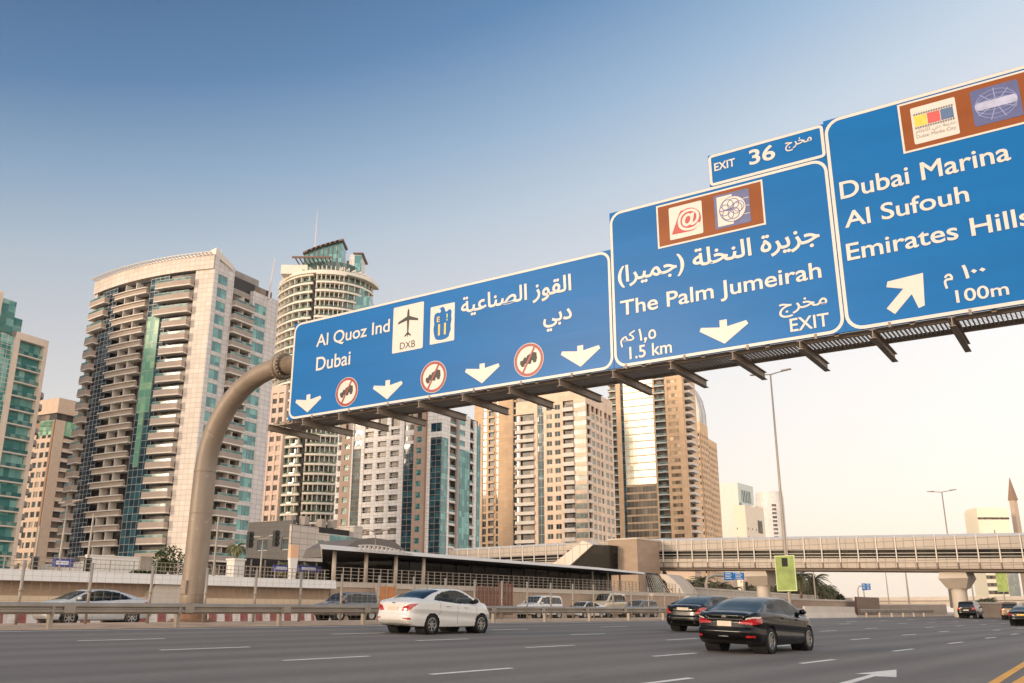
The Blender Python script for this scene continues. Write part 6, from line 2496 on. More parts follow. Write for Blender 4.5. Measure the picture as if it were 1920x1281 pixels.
def z_clear2(fx, fy, fz, fv, fs, su, tz):
    wrap = abs(fy) + np.clip(fx - (xr + .02), 0, 1) * .62
    return (fx < xr + .42) & inpoly(wrap, fz, lampC)


def z_refl2(fx, fy, fz, fv, fs, su, tz):
    return (fx < xr + .25) & (abs(fy) > .62) & (abs(fy) < .80) & (fz > .42) & (fz < .465)


P['zones'] = zs_black + [('rear_window', M['rear_glass'], z_rear2), ('windscreen', M['clear_glass'], z_front2), ('tail_lamp', M['tail_red'], z_tail2), ('clear_lamp', M['tail_white'], z_clear2), ('reflector', M['tail_red'], z_refl2), ('head_lamp', M['tail_white'], z_head)]
P['rear'] = [(.2, -.05), (.30, .0), (.42, .07), (.56, .08), (.62, .06), (.66, -.01), (.80, -.04), (.90, .0), (.97, .05), (1.03, .04), (1.1, 0)]
P['gaps'] = [[(-.02, .955), (-.04, .6), (-.02, .32)], [(1.06, .93), (1.08, .62), (1.0, .33)], [(-1.12, 1.02), (-.99, .75), (-1.06, .60)]]
P['handles'] = [(-.58, .895), (.46, .855)]
P['handle_mat'] = M['paint_black']
P['mirror'] = (1.0, 1.03)
P['rear_bits'] = [('number_plate', M['plate'], strip(-.20, .20, .685, .815), .014), ('chrome_strip', M['chrome'], [(-.56, .845), (.56, .845), (.50, .875), (-.50, .875)], .012), ('badge', M['chrome'], [(-.07, .905), (.07, .905), (.05, .965), (-.05, .965)], .012),
                  ('bumper_trim', M['chrome'], strip(-.14, .14, .425, .445), .01), ('boot_gap', M['under'], strip(-.58, .58, .648, .656), .004)]
P['spokes'] = 8
M['paint_black'].node_tree.nodes['Principled BSDF'].inputs['Specular IOR Level'].default_value = 0.25
black_sedan = make_car('sedan', 'black sedan nearest the camera with wide red tail lamps and a chrome boot strip', 'car', W(25.6, 10.62, CROSS * 10.62), ROAD_ROT, P)
black_sedan.rotation_euler = (CROSS, 0, ROAD_ROT)

# --- long black sedan behind it -------------------------------------------------------------------------------------------------------
P = sedan_params(M['paint_black'], 1.49, 5.2, 3.0, .94, R=.35)
xr, xf, wb = P['xr'], P['xf'], P['wb']
dlo = [(-1.50, 1.08), (-1.22, 1.22), (-.75, 1.345), (-.2, 1.405), (.15, 1.405), (.5, 1.34), (.9, 1.19), (1.25, 1.0), (1.1, .975), (.2, .985), (-.6, 1.03), (-1.2, 1.055)]
lampL = [(.52, .735), (.95, .735), (1.10, .80), (1.08, .98), (.86, 1.00), (.74, .96), (.60, .82)]
P['zones'] = zs_black + [('rear_window', M['rear_glass'], z_rear2), ('windscreen', M['clear_glass'], z_front2), ('tail_lamp', M['tail_red'], z_tail2), ('head_lamp', M['tail_white'], z_head)]
P['gaps'] = [[(-.02, .955), (-.04, .6), (-.02, .32)]]
P['mirror'] = (1.05, 1.05)
P['rear_bits'] = [('number_plate', M['plate'], strip(-.26, .26, .86, .97), .012), ('chrome_strip', M['chrome'], strip(-.56, .56, .998, 1.012), .012), ('bumper_trim', M['chrome'], strip(-.62, .62, .585, .605), .008), ('exhaust', M['chrome'], strip(-.78, -.50, .36, .42), .008), ('exhaust', M['chrome'], strip(.50, .78, .36, .42), .008)]
P['antenna'] = (-1.0, 1.39)
merc = make_car('sedan', 'long black sedan half hidden behind the nearest black sedan', 'car', W(37.6, 17.85, CROSS * 17.85), ROAD_ROT, P)
merc.rotation_euler = (CROSS, 0, ROAD_ROT)


# --- boxier cars --------------------------------------------------------------------------------------------------------------------
def suv_params(paint, hh=1.82, wb=2.8, w=.94, R=.37, tail=.85, nose=.8):
    k_ = hh / 1.82
    xr, xf = -wb / 2 - tail, wb / 2 + nose
    P = dict(paint=paint, wb=wb, R=R, xr=xr, xf=xf, capr=.06, capf=.08, zc=.85)
    P['top'] = [(xr, 1.60 * k_), (xr + .12, 1.74 * k_), (xr + .5, 1.80 * k_), (-.1, hh), (.16 * wb, 1.78 * k_), (.26 * wb, 1.68 * k_), (.46 * wb, 1.24 * k_), (.60 * wb, 1.15 * k_), (xf - .12, 1.04 * k_), (xf, .92 * k_)]
    P['belt'] = [(xr, 1.10 * k_), (-.4 * wb, 1.12 * k_), (0, 1.09 * k_), (.4 * wb, 1.06 * k_), (.6 * wb, 1.0 * k_), (xf, .86 * k_)]
    P['half'] = [(xr, w * .90), (xr + .12, w * .955), (xr + .5, w * .99), (-.2 * wb, w), (.1, w), (.4 * wb, w), (xf - .35, w * .96), (xf - .1, w * .86), (xf, w * .80)]
    P['roofw'] = [(xr, w * .74), (-.4 * wb, w * .74), (0, w * .74), (.25 * wb, w * .75), (.5 * wb, w * .86), (xf, w * .74)]
    P['bot'] = [(xr, .42), (xr + .3, .33), (0, .29), (xf - .3, .32), (xf, .40)]
    P['rear'] = [(.3, -.02), (.5, .06), (.66, .05), (.72, 0), (1.1, .0), (1.3, -.06), (1.7, -.14), (1.9, -.16)]
    P['front'] = [(.3, 0), (.5, .06), (.7, .05), (.9, 0)]
    rr = P['roofw'][0][1]
    x0 = xr
    glass_ = [(xr + .22, 1.16 * k_), (xr + .42, 1.64 * k_), (-.1, 1.69 * k_), (.22 * wb, 1.62 * k_), (.40 * wb, 1.18 * k_), (.34 * wb, 1.13 * k_)]

    def zs(fx, fy, fz, fv, fs, su, tz):
        return su & inpoly(fx, fz, glass_)

    def zp(fx, fy, fz, fv, fs, su, tz):
        return su & inpoly(fx, fz, glass_) & ((abs(fx + .03 * wb) < .06) | (abs(fx + .33 * wb) < .05))

    def zr(fx, fy, fz, fv, fs, su, tz):
        return (fx < x0 + .25) & (fz > 1.17 * k_) & (fz < 1.60 * k_) & (abs(fy) < w * .74 - (fz - 1.1 * k_) * .22)

    def zf(fx, fy, fz, fv, fs, su, tz):
        return (fv > 8.3) & (fs > .99) & (fx > .22 * wb) & (fx < .455 * wb) & (abs(fy) < w * .68)

    def zt(fx, fy, fz, fv, fs, su, tz):
        return (fx < x0 + .3) & (fz > .92 * k_) & (fz < 1.16 * k_) & (abs(fy) > w * .62)

    def zh(fx, fy, fz, fv, fs, su, tz):
        return (fx > xf - .3) & (fz > .86 * k_) & (fz < 1.0 * k_) & (abs(fy) > w * .50) & (fv < 9)

    def zg(fx, fy, fz, fv, fs, su, tz):
        return (fx > xf - .02) & (fz > .66 * k_) & (fz < .92 * k_) & (abs(fy) < w * .45)
    P['zones'] = [('side_window', M['car_glass'], zs), ('pillar', M['black'], zp), ('rear_window', M['car_glass'], zr), ('windscreen', M['car_glass'], zf), ('tail_lamp', M['tail_red'], zt), ('head_lamp', M['tail_white'], zh), ('grille', M['black'], zg)]
    P['mirror'] = (.33 * wb, 1.18 * k_)
    P['rear_bits'] = [('number_plate', M['plate'], strip(-.26, .26, .82 * k_, .94 * k_), .012)]
    return P


ROAD_GRP, PARK_GRP = 'cars on the highway', 'cars parked in front of the station wall'


def put(name, label, cat, T, L, z, P, flip=False, group=PARK_GRP, res=.55, dr=0.0):
    o = make_car(name, label, cat, W(T, L, z), ROAD_ROT + (pi if flip else 0) + dr, P, group, res)
    return o


put('suv', 'small black suv far down the road beside the right bridge pier', 'car', 109, 21.6, CROSS * 21.6, suv_params(M['paint_black'], 1.75, 2.6, .92), group=ROAD_GRP)
T_, L_c = onroad(1900, 1163)
put('suv', 'dark gold suv at the right edge beyond the small black sedan', 'car', T_ + 1, L_c, CROSS * L_c, suv_params(M['paint_gold'], 1.8, 2.75, .94), group=ROAD_GRP)
T_, L_c = onroad(1914, 1174)
P = sedan_params(M['paint_black'], 1.45, 4.6, 2.7, .89)
xr, xf, wb = P['xr'], P['xf'], P['wb']
dlo = [(-1.3, 1.06), (-1.05, 1.20), (-.70, 1.325), (-.2, 1.385), (.15, 1.385), (.5, 1.32), (.86, 1.17), (1.15, .99), (1.0, .955), (.2, .965), (-.6, 1.01), (-1.1, 1.04)]
lampL = [(.50, .76), (.95, .76), (1.10, .80), (1.08, .95), (.80, .95), (.60, .86)]
zs_far = zs_black + [('rear_window', M['rear_glass'], z_rear2), ('windscreen', M['clear_glass'], z_front2), ('tail_lamp', M['tail_red'], z_tail2), ('head_lamp', M['tail_white'], z_head)]
P['zones'] = zs_far
P['rear_bits'] = [('number_plate', M['sign_yellow'], strip(-.24, .24, .74, .84), .012)]
put('sedan', 'small black sedan cut by the right edge of the photo', 'car', T_ + 1.6, L_c - .2, CROSS * (L_c - .2), P, group=ROAD_GRP)
# silver saloon on the service road, heading the other way
P = sedan_params(M['paint_silver'], 1.45, 4.6, 2.7, .88)
P['zones'] = zs_far
P['mirror'] = (1.0, 1.03)
put('sedan', 'silver sedan on the service road seen through the guardrail at the left', 'car', 20.6, 37.6, 0.86, P, True, ROAD_GRP, .8)
# parked row
Tq = lambda px, L: onlat(px, 1140, L)[0]
put('suv', 'dark grey suv parked by the wall left of the white sedan', 'car', Tq(650, 45), 45, .85, suv_params(M['paint_grey'], 1.78, 2.75, .92), True, res=.7)
P = suv_params(M['paint_silver'], 1.6, 2.6, .88)
put('hatchback', 'silver hatchback parked directly behind the white sedan', 'car', Tq(862, 46.5) - .5, 46.5, .85, P, True)
put('suv', 'white suv parked under the station railing', 'car', Tq(1012, 44.5), 44.5, .85, suv_params(M['paint_white'], 1.85, 2.85, .95), True, res=.7)
P = sedan_params(M['paint_white'], 1.45, 4.5, 2.65, .87)
P['zones'] = zs_far
put('sedan', 'small white sedan parked between the white suv and the beige van', 'car', Tq(1097, 45), 45, .85, P, True)
P = suv_params(M['paint_beige'], 2.35, 2.9, .96, .36, .95, .45)
put('van', 'tall beige van parked near the lift shaft', 'van', Tq(1140, 48.5), 48.5, .85, P, True)
P = suv_params(M['paint_grey'], 1.66, 2.7, .9)
put('hatchback', 'grey hatchback parked at the right end of the parked row', 'car', Tq(1200, 44), 44, .85, P, True)
# ------------------------------------------------------------------ lamp posts, banners, traffic lights, far signs
def lamp_post(name, label, T, L, z, H, arms=(1.45, -1.45), group='street lamps', rot=0.0, r0=0.16):
    o = thing(name, label, 'street lamp', W(T, L, z), ROAD_ROT + rot, group)
    mb = MB()
    mb.tube([(0, 0, 0), (0, 0, 1.2), (0, 0, H * .5), (0, 0, H)], [r0, r0 * .95, r0 * .7, r0 * .42], 10)
    mb.build('pole', M['galv'], o, smooth=True)
    for a in arms:
        am_ = MB()
        am_.tube([(0, 0, H - .02), (0, a * .5, H + .08), (0, a, H + .14)], [.06, .05, .045], 6)
        e = am_.build('arm', M['galv'], o)
        hd = MB()
        s_ = 1 if a > 0 else -1
        hd.hexa([(-.16, a - s_ * .45, H + .10), (.16, a - s_ * .45, H + .10), (.14, a + s_ * .42, H + .16), (-.14, a + s_ * .42, H + .16), (-.12, a - s_ * .45, H + .24), (.12, a - s_ * .45, H + .24), (.10, a + s_ * .42, H + .26), (-.10, a + s_ * .42, H + .26)])
        hd.build('lamp_head', M['steel_paint'], e)
    return o


lamp_post('street_lamp', 'tall double armed lamp post with a green banner near the bridge', 75.4, 28.5, 0.95, 20.6)
lamp_post('street_lamp', 'double armed lamp post rising behind the footbridge at the right', 136, 28.5, 0.9, 16.4)
far_lamps = [(1531, 1128, 1076, 55, 'thin far lamp post just right of the green trees'), (1706, 1135, 1078, 40, 'thin far lamp post left of the right bridge pier'), (1828, 1136, 1082, 34, 'thin far lamp post right of the right bridge pier'), (1668, 1130, 1084, 62, 'thin far lamp post above the far flyover')]
for px, pb, pt, L, lb in far_lamps:
    T_, _z = onlat(px, 1140, L)
    _, z1_ = onlat(px - (px - 960) * .006, pt - 60, L)
    lamp_post('street_lamp', lb, T_, L, .8, z1_ - .8, (1.4, -1.4))

gb = MB()
M['banner_green'] = mat('banner_green', (146, 162, 84), 0.6, var=0.35, scale=0.9)
bn = thing('banner', 'upright bright green banner with a pale edge hanging on the lamp post', 'banner', W(75.15, 28.5, 3.1), ROAD_ROT)
gb.box(-.14, -.06, -.78, .78, 0, 2.72)
gb.build('panel', M['banner_green'], bn)
ge = MB()
for y0, y1, z0, z1 in ((-.84, .84, -.06, .0), (-.84, .84, 2.72, 2.80), (-.84, -.78, 0, 2.72), (.78, .84, 0, 2.72)):
    ge.box(-.16, -.04, y0, y1, z0, z1)
ge.build('frame', mat('banner_edge', (206, 214, 150), 0.6, var=0.1), bn)
bk_ = MB()
bk_.box(-.15, -.142, -.25, .25, 1.9, 2.6)
bk_.build('bracket', M['dark'], bn)

T_, z_ = onlat(1797, 1118, 23)
M['poster'] = mat('poster_print', (120, 116, 108), 0.6, var=0.6, scale=0.9)
po = thing('banner', 'tall faded poster panel standing right of the bridge pier', 'banner', W(T_ + 10, 25.2, 0.85), ROAD_ROT)
mb = MB()
mb.box(-.1, .1, -.9, .9, 1.0, 5.6)
mb.build('panel', M['poster'], po)
mb = MB()
mb.tube([(0.15, 0, 0), (0.15, 0, 9)], .09, 8)
mb.build('pole', M['galv'], po)
p_g = atY(1880, 1100, 190)
po = thing('banner', 'small green banner on a pole at the far right under the footbridge', 'banner', (p_g.x, p_g.y, 0.7), ROAD_ROT)
mb = MB()
mb.box(-.1, .1, -1.0, 1.0, 4.6, 8.4)
mb.build('panel', M['banner_green'], po)
mb = MB()
mb.tube([(0.2, 0, 0), (0.2, 0, 17)], .12, 8)
mb.build('pole', M['galv'], po)


def far_sign(label, px0, px1, py0, py1, Y, legs):
    a, b = atY(px0, py1, Y), atY(px1, py1, Y)
    t_ = atY(px0, py0, Y)
    o = thing('road_sign', label, 'road sign', (a.x, Y, .7), 0.0, 'small blue signs far down the road')
    mb = MB()
    w = b.x - a.x
    z0_, z1_ = a.z - .7, t_.z - .7
    mb.box(0, w * .48, 0, .12, z0_, z1_)
    mb.box(w * .50, w, 0, .12, z0_ + (z1_ - z0_) * .06, z1_ - (z1_ - z0_) * .04)
    mb.build('panel', M['sign_blue'], o)
    ln = MB()
    for i in range(4):
        zz = z0_ + (z1_ - z0_) * (.2 + .2 * i)
        ln.box(w * .06, w * (.38 - .05 * (i % 2)), -.02, -.004, zz, zz + (z1_ - z0_) * .07)
        ln.box(w * .56, w * (.90 - .07 * (i % 2)), -.02, -.004, zz, zz + (z1_ - z0_) * .07)
    ln.build('text_line', M['sign_white'], o)
    pl = MB()
    if legs == 'arch':
        pl.tube([(-w * .9, .3, 0), (-w * .9, .3, z1_ * .72), (-w * .8, .3, z1_ * .88), (-w * .5, .3, z1_ * .93), (w, .3, z1_ * .93)], .28, 8)
    else:
        pl.tube([(w * .2, .3, 0), (w * .2, .3, z1_)], .14, 6)
        pl.tube([(-w * .5, .3, 0), (-w * .5, .3, z0_), (-w * .3, .3, z0_ + 1), (w * .3, .3, z0_ + 1)], .14, 6)
    pl.build('post', M['galv'], o)
    return o


far_sign('small blue double sign on an arched post left of the bridge pier', 1358, 1396, 1073, 1088, 165, 'arch')
far_sign('tiny blue sign far away left of the right bridge pier', 1617, 1633, 1094, 1107, 230, 'post')


def traffic_light(label, px, pyb, pyt, L, arm, heads):
    T_, _ = onlat(px, 1100, L)
    _, zt_ = onlat(px, pyt, L)
    o = thing('traffic_light', label, 'traffic light', W(T_, L, 3.45), ROAD_ROT, 'traffic lights on the raised road')
    H = zt_ - 3.45
    mb = MB()
    mb.tube([(0, 0, 0), (0, 0, H)], [.09, .06], 8)
    if arm:
        mb.tube([(0, 0, H * .62), (arm * .6, -arm * .75, H * .66)], .045, 6)
    mb.build('pole', M['steel_paint'], o)
    for hx, hz in heads:
        h = MB()
        x, y = (arm * .6 * hx, -arm * .75 * hx)
        h.box(x - .17, x + .17, y - .2, y + .12, H * hz - .55, H * hz + .55)
        for k_ in range(3):
            h.tube([(x, y - .2, H * hz - .35 + .35 * k_), (x, y - .34, H * hz - .33 + .35 * k_)], .13, 8)
        h.build('signal_head', M['black'], o, smooth=False)
    return o


traffic_light('traffic light with a long arm carrying two black heads right of the gantry pole', 398, 1070, 968, 56, 4.4, [(.55, .64), (.98, .66)])
traffic_light('traffic light pole with one low black head at the foot of the cream tower', 158, 1070, 962, 58, 0, [(0, .18)])
traffic_light('traffic light pole with a low black head by the left tower', 58, 1070, 985, 58, 0, [(0, .22)])
for px, pt, lb in ((105, 945, 'thin lamp post in front of the left balconies of the cream tower'), (486, 1010, 'short thin lamp post beside the dark grey office'), (700, 998, 'thin white lamp post above the station roof')):
    T_, _ = onlat(px, 1100, 60)
    _, zt_ = onlat(px, pt, 60)
    lamp_post('street_lamp', lb, T_, 60, 3.45, zt_ - 3.45, (-1.3, .6), r0=.10)

M['ad_blue'] = mat('advert_blue', (52, 58, 128), 0.4, var=0.4, scale=0.6)
M['ad_white'] = mat('advert_white', (214, 212, 226), 0.4, var=0.3, scale=1.5)
for px0, px1, py0, py1, lb in ((99, 137, 1047, 1063, 'small blue advert board behind the railing at the far left'), (513, 546, 1059, 1071, 'blue advert board with a pale panel left of the orange pillar'), (560, 602, 1060, 1072, 'blue and purple advert board right of the orange pillar')):
    T0_, z0_ = onlat(px0, py1, 54)
    T1_, _ = onlat(px1, py1, 54)
    _, z1_ = onlat(px0, py0, 54)
    o = thing('advert_board', lb, 'advert board', W(T0_, 54, 3.45), ROAD_ROT, 'advert boards behind the railing')
    mb = MB()
    mb.box(0, T1_ - T0_, 0, .15, z0_ - 3.45, z1_ - 3.45)
    mb.build('panel', M['ad_blue'], o)
    mb = MB()
    w, h = T1_ - T0_, z1_ - z0_
    mb.box(w * .12, w * .75, -.01, -.002, z0_ - 3.45 + h * .3, z0_ - 3.45 + h * .75)
    mb.build('pale_panel', M['ad_white'], o)
    mb = MB()
    mb.box(w * .1, w * .14, .03, .12, 0, z0_ - 3.45)
    mb.box(w * .86, w * .9, .03, .12, 0, z0_ - 3.45)
    mb.build('leg', M['galv'], o)
T_, z0_ = onlat(548, 1072, 52)
o = thing('sign_pillar', 'slim orange and white sign pillar between the blue advert boards', 'sign pillar', W(T_, 52, 3.45), ROAD_ROT)
_, z1_ = onlat(550, 1022, 52)
mb = MB()
mb.box(-.35, .35, -.12, .12, 1.6, z1_ - 3.45)
mb.build('panel', mat('pillar_orange', (226, 178, 140), 0.5, var=0.1), o)
mb = MB()
mb.hexa([(-.2, -.12, 0), (.2, -.12, 0), (.2, .12, 0), (-.2, .12, 0), (-.35, -.12, 1.598), (.35, -.12, 1.598), (.35, .12, 1.598), (-.35, .12, 1.598)])
mb.build('foot', M['white_paint'], o)
for px, lb in ((1057, 'round clock sign on the footbridge wall, left of the other'), (932, 'round white sign on a bracket in front of the left footbridge end')):
    pass

# wooden hoarding and slatted fence by the parked cars
T0_, _ = onlat(706, 1120, 49.2)
T1_, _ = onlat(741, 1120, 49.2)
oh = thing('hoarding', 'orange wooden hoarding panels against the wall left of the white sedan', 'hoarding', W(T0_, 49.2, .85), ROAD_ROT)
for i in range(2):
    mb = MB()
    w = (T1_ - T0_) / 2
    mb.box(w * i + .03, w * (i + 1) - .03, 0, .08, .15, 2.35)
    mb.build('panel', mat('orange_wood', (196, 122, 66), 0.8, var=0.2, scale=1.5), oh)
mb = MB()
for i in range(3):
    mb.box(w * i - .05, w * i + .05, -.06, .14, 0, 2.5)
mb.build('post', M['balcony'], oh)
T0_, _ = onlat(893, 1115, 48.5)
T1_, _ = onlat(962, 1115, 48.5)
oh = thing('slat_fence', 'dark reddish slatted wooden fence behind the white sedan bonnet', 'fence', W(T0_, 48.5, .85), ROAD_ROT)
M['red_wood'] = mat('reddish_wood', (124, 84, 66), 0.85, var=0.3, scale=2)
mb = MB()
x = 0.0
while x < T1_ - T0_:
    h = 2.5 + .25 * random.random() + (.25 if x > (T1_ - T0_) * .55 else 0)
    mb.box(x, x + .15, 0, .05, .3, h)
    x += .24
mb.box(0, T1_ - T0_, .052, .10, .8, .95)
mb.box(0, T1_ - T0_, .052, .10, 2.0, 2.15)
mb.build('slat', M['red_wood'], oh)

# ------------------------------------------------------------------ plants
def mat_leaf(name, a, b_):
    m, t, b = newmat(name)
    oi = t.nodes.new('ShaderNodeNewGeometry')
    setc(t, b, mixcol(t, rampf(t, oi.outputs['Random Per Island'], 0, 1), srgb(*a), srgb(*b_)))
    b.inputs['Roughness'].default_value = 0.6
    b.inputs['Specular IOR Level'].default_value = 0.3
    return m


M['palm_leaf'] = mat_leaf('palm_leaf', (92, 96, 58), (138, 132, 84))
M['palm_dark'] = mat_leaf('palm_leaf_dark', (56, 60, 40), (104, 98, 66))
M['leaf'] = mat_leaf('leaf_green', (44, 62, 34), (96, 104, 56))
M['trunk'] = mat('palm_trunk', (120, 96, 74), 0.95, var=0.3, scale=4, bmp=0.5)


def palm_meshes(H, spread, n, seed, leafm):
    rg_ = random.Random(seed)
    tk = MB()
    tk.tube([(0, 0, 0), (.05, .02, H * .5), (0, 0, H)], [.24, .2, .22], 10)
    tk.lathe([(.24, H - .5), (.38, H - .2), (.3, H + .2), (.05, H + .35)], 12)
    cr__ = MB()
    for i in range(n):
        a = 2 * pi * i / n * 2.618 + rg_.uniform(-.2, .2)
        el = rg_.uniform(-.35, 1.15)
        L = spread * rg_.uniform(.8, 1.1)
        pts = []
        p = Vector((0, 0, H + .1))
        e = el
        for s_ in range(9):
            pts.append(p.copy())
            p += Vector((cos(a) * cos(e), sin(a) * cos(e), sin(e))) * (L / 8)
            e -= .18 + .06 * rg_.random()
        side = Vector((-sin(a), cos(a), 0))
        for s_ in range(8):
            d = (pts[s_ + 1] - pts[s_])
            for q_ in range(3):
                c0 = pts[s_] + d * (q_ / 3)
                ll = spread * .24 * (1 - abs((s_ + q_ / 3) / 8 - .45) * 1.3)
                if ll < .05:
                    ll = .05
                for sg in (1, -1):
                    tip = c0 + side * sg * ll * .8 + d.normalized() * ll * .55 + Vector((0, 0, -ll * .35 + rg_.uniform(-.05, .05)))
                    wv = d.normalized() * .05
                    cr__.poly([c0 - wv, c0 + wv, tip])
        cr__.tube(pts, [.035 - .003 * s_ for s_ in range(9)], 4)
    return tk.mesh('trunk', M['trunk'], True), cr__.mesh('crown', leafm)


def palm(label, P, meshes, scale=1.0, rz=0.0, group='date palms'):
    o = thing('palm_tree', label, 'palm tree', P, rz, group)
    o.scale = (scale,) * 3
    link('trunk', meshes[0], o)
    link('crown', meshes[1], o)
    return o


PM = [palm_meshes(2.6, 2.2, 34, 3, M['palm_leaf']), palm_meshes(4.2, 2.6, 40, 5, M['palm_dark']), palm_meshes(5.2, 2.8, 44, 8, M['palm_dark'])]
T_, _ = onlat(441, 1070, 57)
palm('short date palm in a white planter right of the gantry pole', W(T_, 57, 4.7), PM[0], .46)
pt_ = tag(MB().build('planter', M['white_paint'], None), 'white square planter holding the short date palm', 'planter')
mb = MB()
mb.box(-.45, .45, -.45, .45, 0, 1.55)
mb.box(-.52, .52, -.52, .52, 1.55, 1.68)
bpy.data.objects.remove(pt_)
pt_ = tag(mb.build('planter', M['white_paint'], None, W(T_, 57, 3.45), rotz=ROAD_ROT), 'white square planter holding the short date palm', 'planter')
for px, lb in ((563, 'small palm in front of the green glass of the dark grey office'), (535, 'small palm behind the blue advert boards')):
    T_, _ = onlat(px, 1070, 58)
    palm(lb, W(T_, 58, 3.45), PM[0], .5, .7 + px)


def leaf_cloud(rg_, n, fn, size, mb):
    for _ in range(n):
        c = fn()
        a, b = rg_.uniform(0, 2 * pi), rg_.uniform(-1, 1)
        d1 = Vector((cos(a), sin(a), b)).normalized() * size * rg_.uniform(.6, 1.3)
        d2 = Vector((-sin(a), cos(a), rg_.uniform(-.8, .8))).normalized() * size * .5
        c = Vector(c)
        mb.poly([c - d1, c + d2, c + d1, c - d2])


def bush(label, P, rx, ry, rz_, n, size, seed, m_='leaf', name='shrub', cat='shrub', group=None, trunk=0.0, clumps=9):
    rg_ = random.Random(seed)
    o = thing(name, label, cat, P, rg_.uniform(0, 3), group)
    cl_ = [(rg_.uniform(-.7, .7), rg_.uniform(-.7, .7), rg_.uniform(.25, .85), rg_.uniform(.3, .5)) for _ in range(clumps)]

    def fn():
        cx, cy, cz, cr2 = rg_.choice(cl_)
        v = Vector((rg_.gauss(0, 1), rg_.gauss(0, 1), rg_.gauss(0, 1))).normalized() * cr2 * rg_.uniform(.5, 1.0) ** .5
        return ((cx + v.x) * rx, (cy + v.y) * ry, trunk + max(.02, (cz + v.z)) * rz_)
    mb = MB()
    leaf_cloud(rg_, n, fn, size, mb)
    mb.build('crown', M[m_], o)
    tk = MB()
    tk.tube([(0, 0, -.1), (0, 0, trunk + rz_ * .4)], [max(.06, trunk * .08), .04], 6)
    for i in range(5):
        a = i * 1.3
        tk.tube([(0, 0, trunk + rz_ * .1), (cos(a) * rx * .45, sin(a) * ry * .45, trunk + rz_ * .6)], [.05, .02], 5)
    tk.build('trunk', M['trunk'], o)
    return o


T_, _ = onlat(322, 1068, 54)
bush('round dark green shrub left of the gantry pole', W(T_, 54, 3.45), 1.3, 1.1, 1.7, 1500, .13, 4)
hg_ = MB()
T0_, T1_ = onlat(250, 1068, 56)[0], onlat(300, 1068, 56)[0]
leaf_cloud(random.Random(5), 1500, lambda: (random.uniform(T0_, T1_), random.uniform(55.6, 56.4), 3.45 + random.uniform(.0, .55)), .12, hg_)
tag(hg_.build('hedge', M['leaf'], None, rotz=ROAD_ROT), 'low clipped hedge at the foot of the cream tower', 'hedge')
# white hoarding walls at the foot of the towers
for px0, px1, L, h, lb, m_ in ((160, 262, 60, 1.55, 'long white low wall at the foot of the cream tower', 'white_paint'), (262, 284, 58, 1.5, 'grey metal gate panel between two white walls left of the shrub', 'galv'), (284, 316, 60, 1.4, 'short white wall behind the round shrub left of the gantry pole', 'white_paint')):
    T0_, T1_ = onlat(px0, 1070, L)[0], onlat(px1, 1070, L)[0]
    mb = MB()
    mb.box(0, T1_ - T0_, 0, .2, 0, h)
    mb.box(-.03, T1_ - T0_ + .03, -.04, .24, h + .002, h + .08)
    tag(mb.build('low_wall', M[m_], None, W(T0_, L, 3.45), rotz=ROAD_ROT), lb, 'wall')

# palms and trees beyond the bridge
for i, (px, Y, sc_, k_) in enumerate(((1298, 175, 1.25, 1), (1318, 190, 1.2, 2), (1336, 200, 1.3, 1), (1352, 185, 1.0, 2), (1378, 205, 1.2, 1), (1440, 190, 1.2, 2), (1487, 200, 1.35, 1), (1502, 190, 1.4, 2), (1516, 205, 1.35, 1), (1530, 195, 1.3, 2), (1545, 205, 1.2, 1), (1555, 215, 1.0, 2), (1846, 230, .72, 1), (1858, 240, .66, 2), (1425, 180, 1.0, 1), (1460, 195, 1.2, 1))):
    p = atY(px, 1120, Y)
    lb = ['date palm in the grove between the stairs and the bridge pier', 'date palm in the dense dark grove right of the green banner', 'date palm near the far wall right of the right pier'][0 if px < 1420 else 1 if px < 1600 else 2]
    o = palm(lb, (p.x, p.y, .75), PM[k_], sc_, i * 1.7, ['palms between the stairs and the pier', 'palms right of the green banner', 'palms by the far wall'][0 if px < 1420 else 1 if px < 1600 else 2])
for i, (px, Y, rx, rz_) in enumerate(((1492, 210, 6, 5.2), (1520, 215, 6, 5.0), (1543, 222, 5, 4.2), (1310, 200, 5, 4.6), (1440, 205, 5, 4.4), (1832, 235, 5, 2.2), (1850, 245, 5, 2.4))):
    p = atY(px, 1120, Y)
    bush(['broad dark tree filling the grove right of the green banner', 'tall dark tree in the middle of the palm grove', 'low dark tree at the right end of the palm grove', 'dark tree between the stairs and the bridge pier', 'dark tree directly behind the bridge pier', 'low dark tree just right of the right bridge pier', 'low dark tree farther right, in front of the flyover'][i], (p.x, p.y, .7), rx, 4, rz_, 2600, .45, 20 + i, 'palm_dark' if i < 5 else 'leaf', 'broad_tree', 'tree', None, .8, 12)

# ------------------------------------------------------------------ walls, flyover and houses beyond the bridge
def wall_run(label, px0, px1, L0, L1, z0, z1, m_, cap=True, name='boundary_wall', ribs=0.0):
    T0_, T1_ = onlat(px0, 1140, L0)[0], onlat(px1, 1140, L1)[0]
    A, B = W(T0_, L0), W(T1_, L1)
    d = B - A
    o = thing(name, label, 'wall', (A.x, A.y, z0), atan2(d.y, d.x), 'low walls beyond the footbridge')
    n = d.length
    mb = MB()
    mb.box(0, n, 0, .3, 0, z1 - z0)
    mb.build('wall', M[m_], o)
    if cap:
        cp = MB()
        cp.box(0, n, -.08, .38, z1 - z0 + .002, z1 - z0 + .22)
        cp.build('coping', M['pale_concrete'], o)
    if ribs:
        rb_ = MB()
        for x in np.arange(0, n, ribs):
            rb_.box(x, x + .12, -.06, -.002, .02, z1 - z0)
        rb_.build('rib', M['galv'], o)
    return o


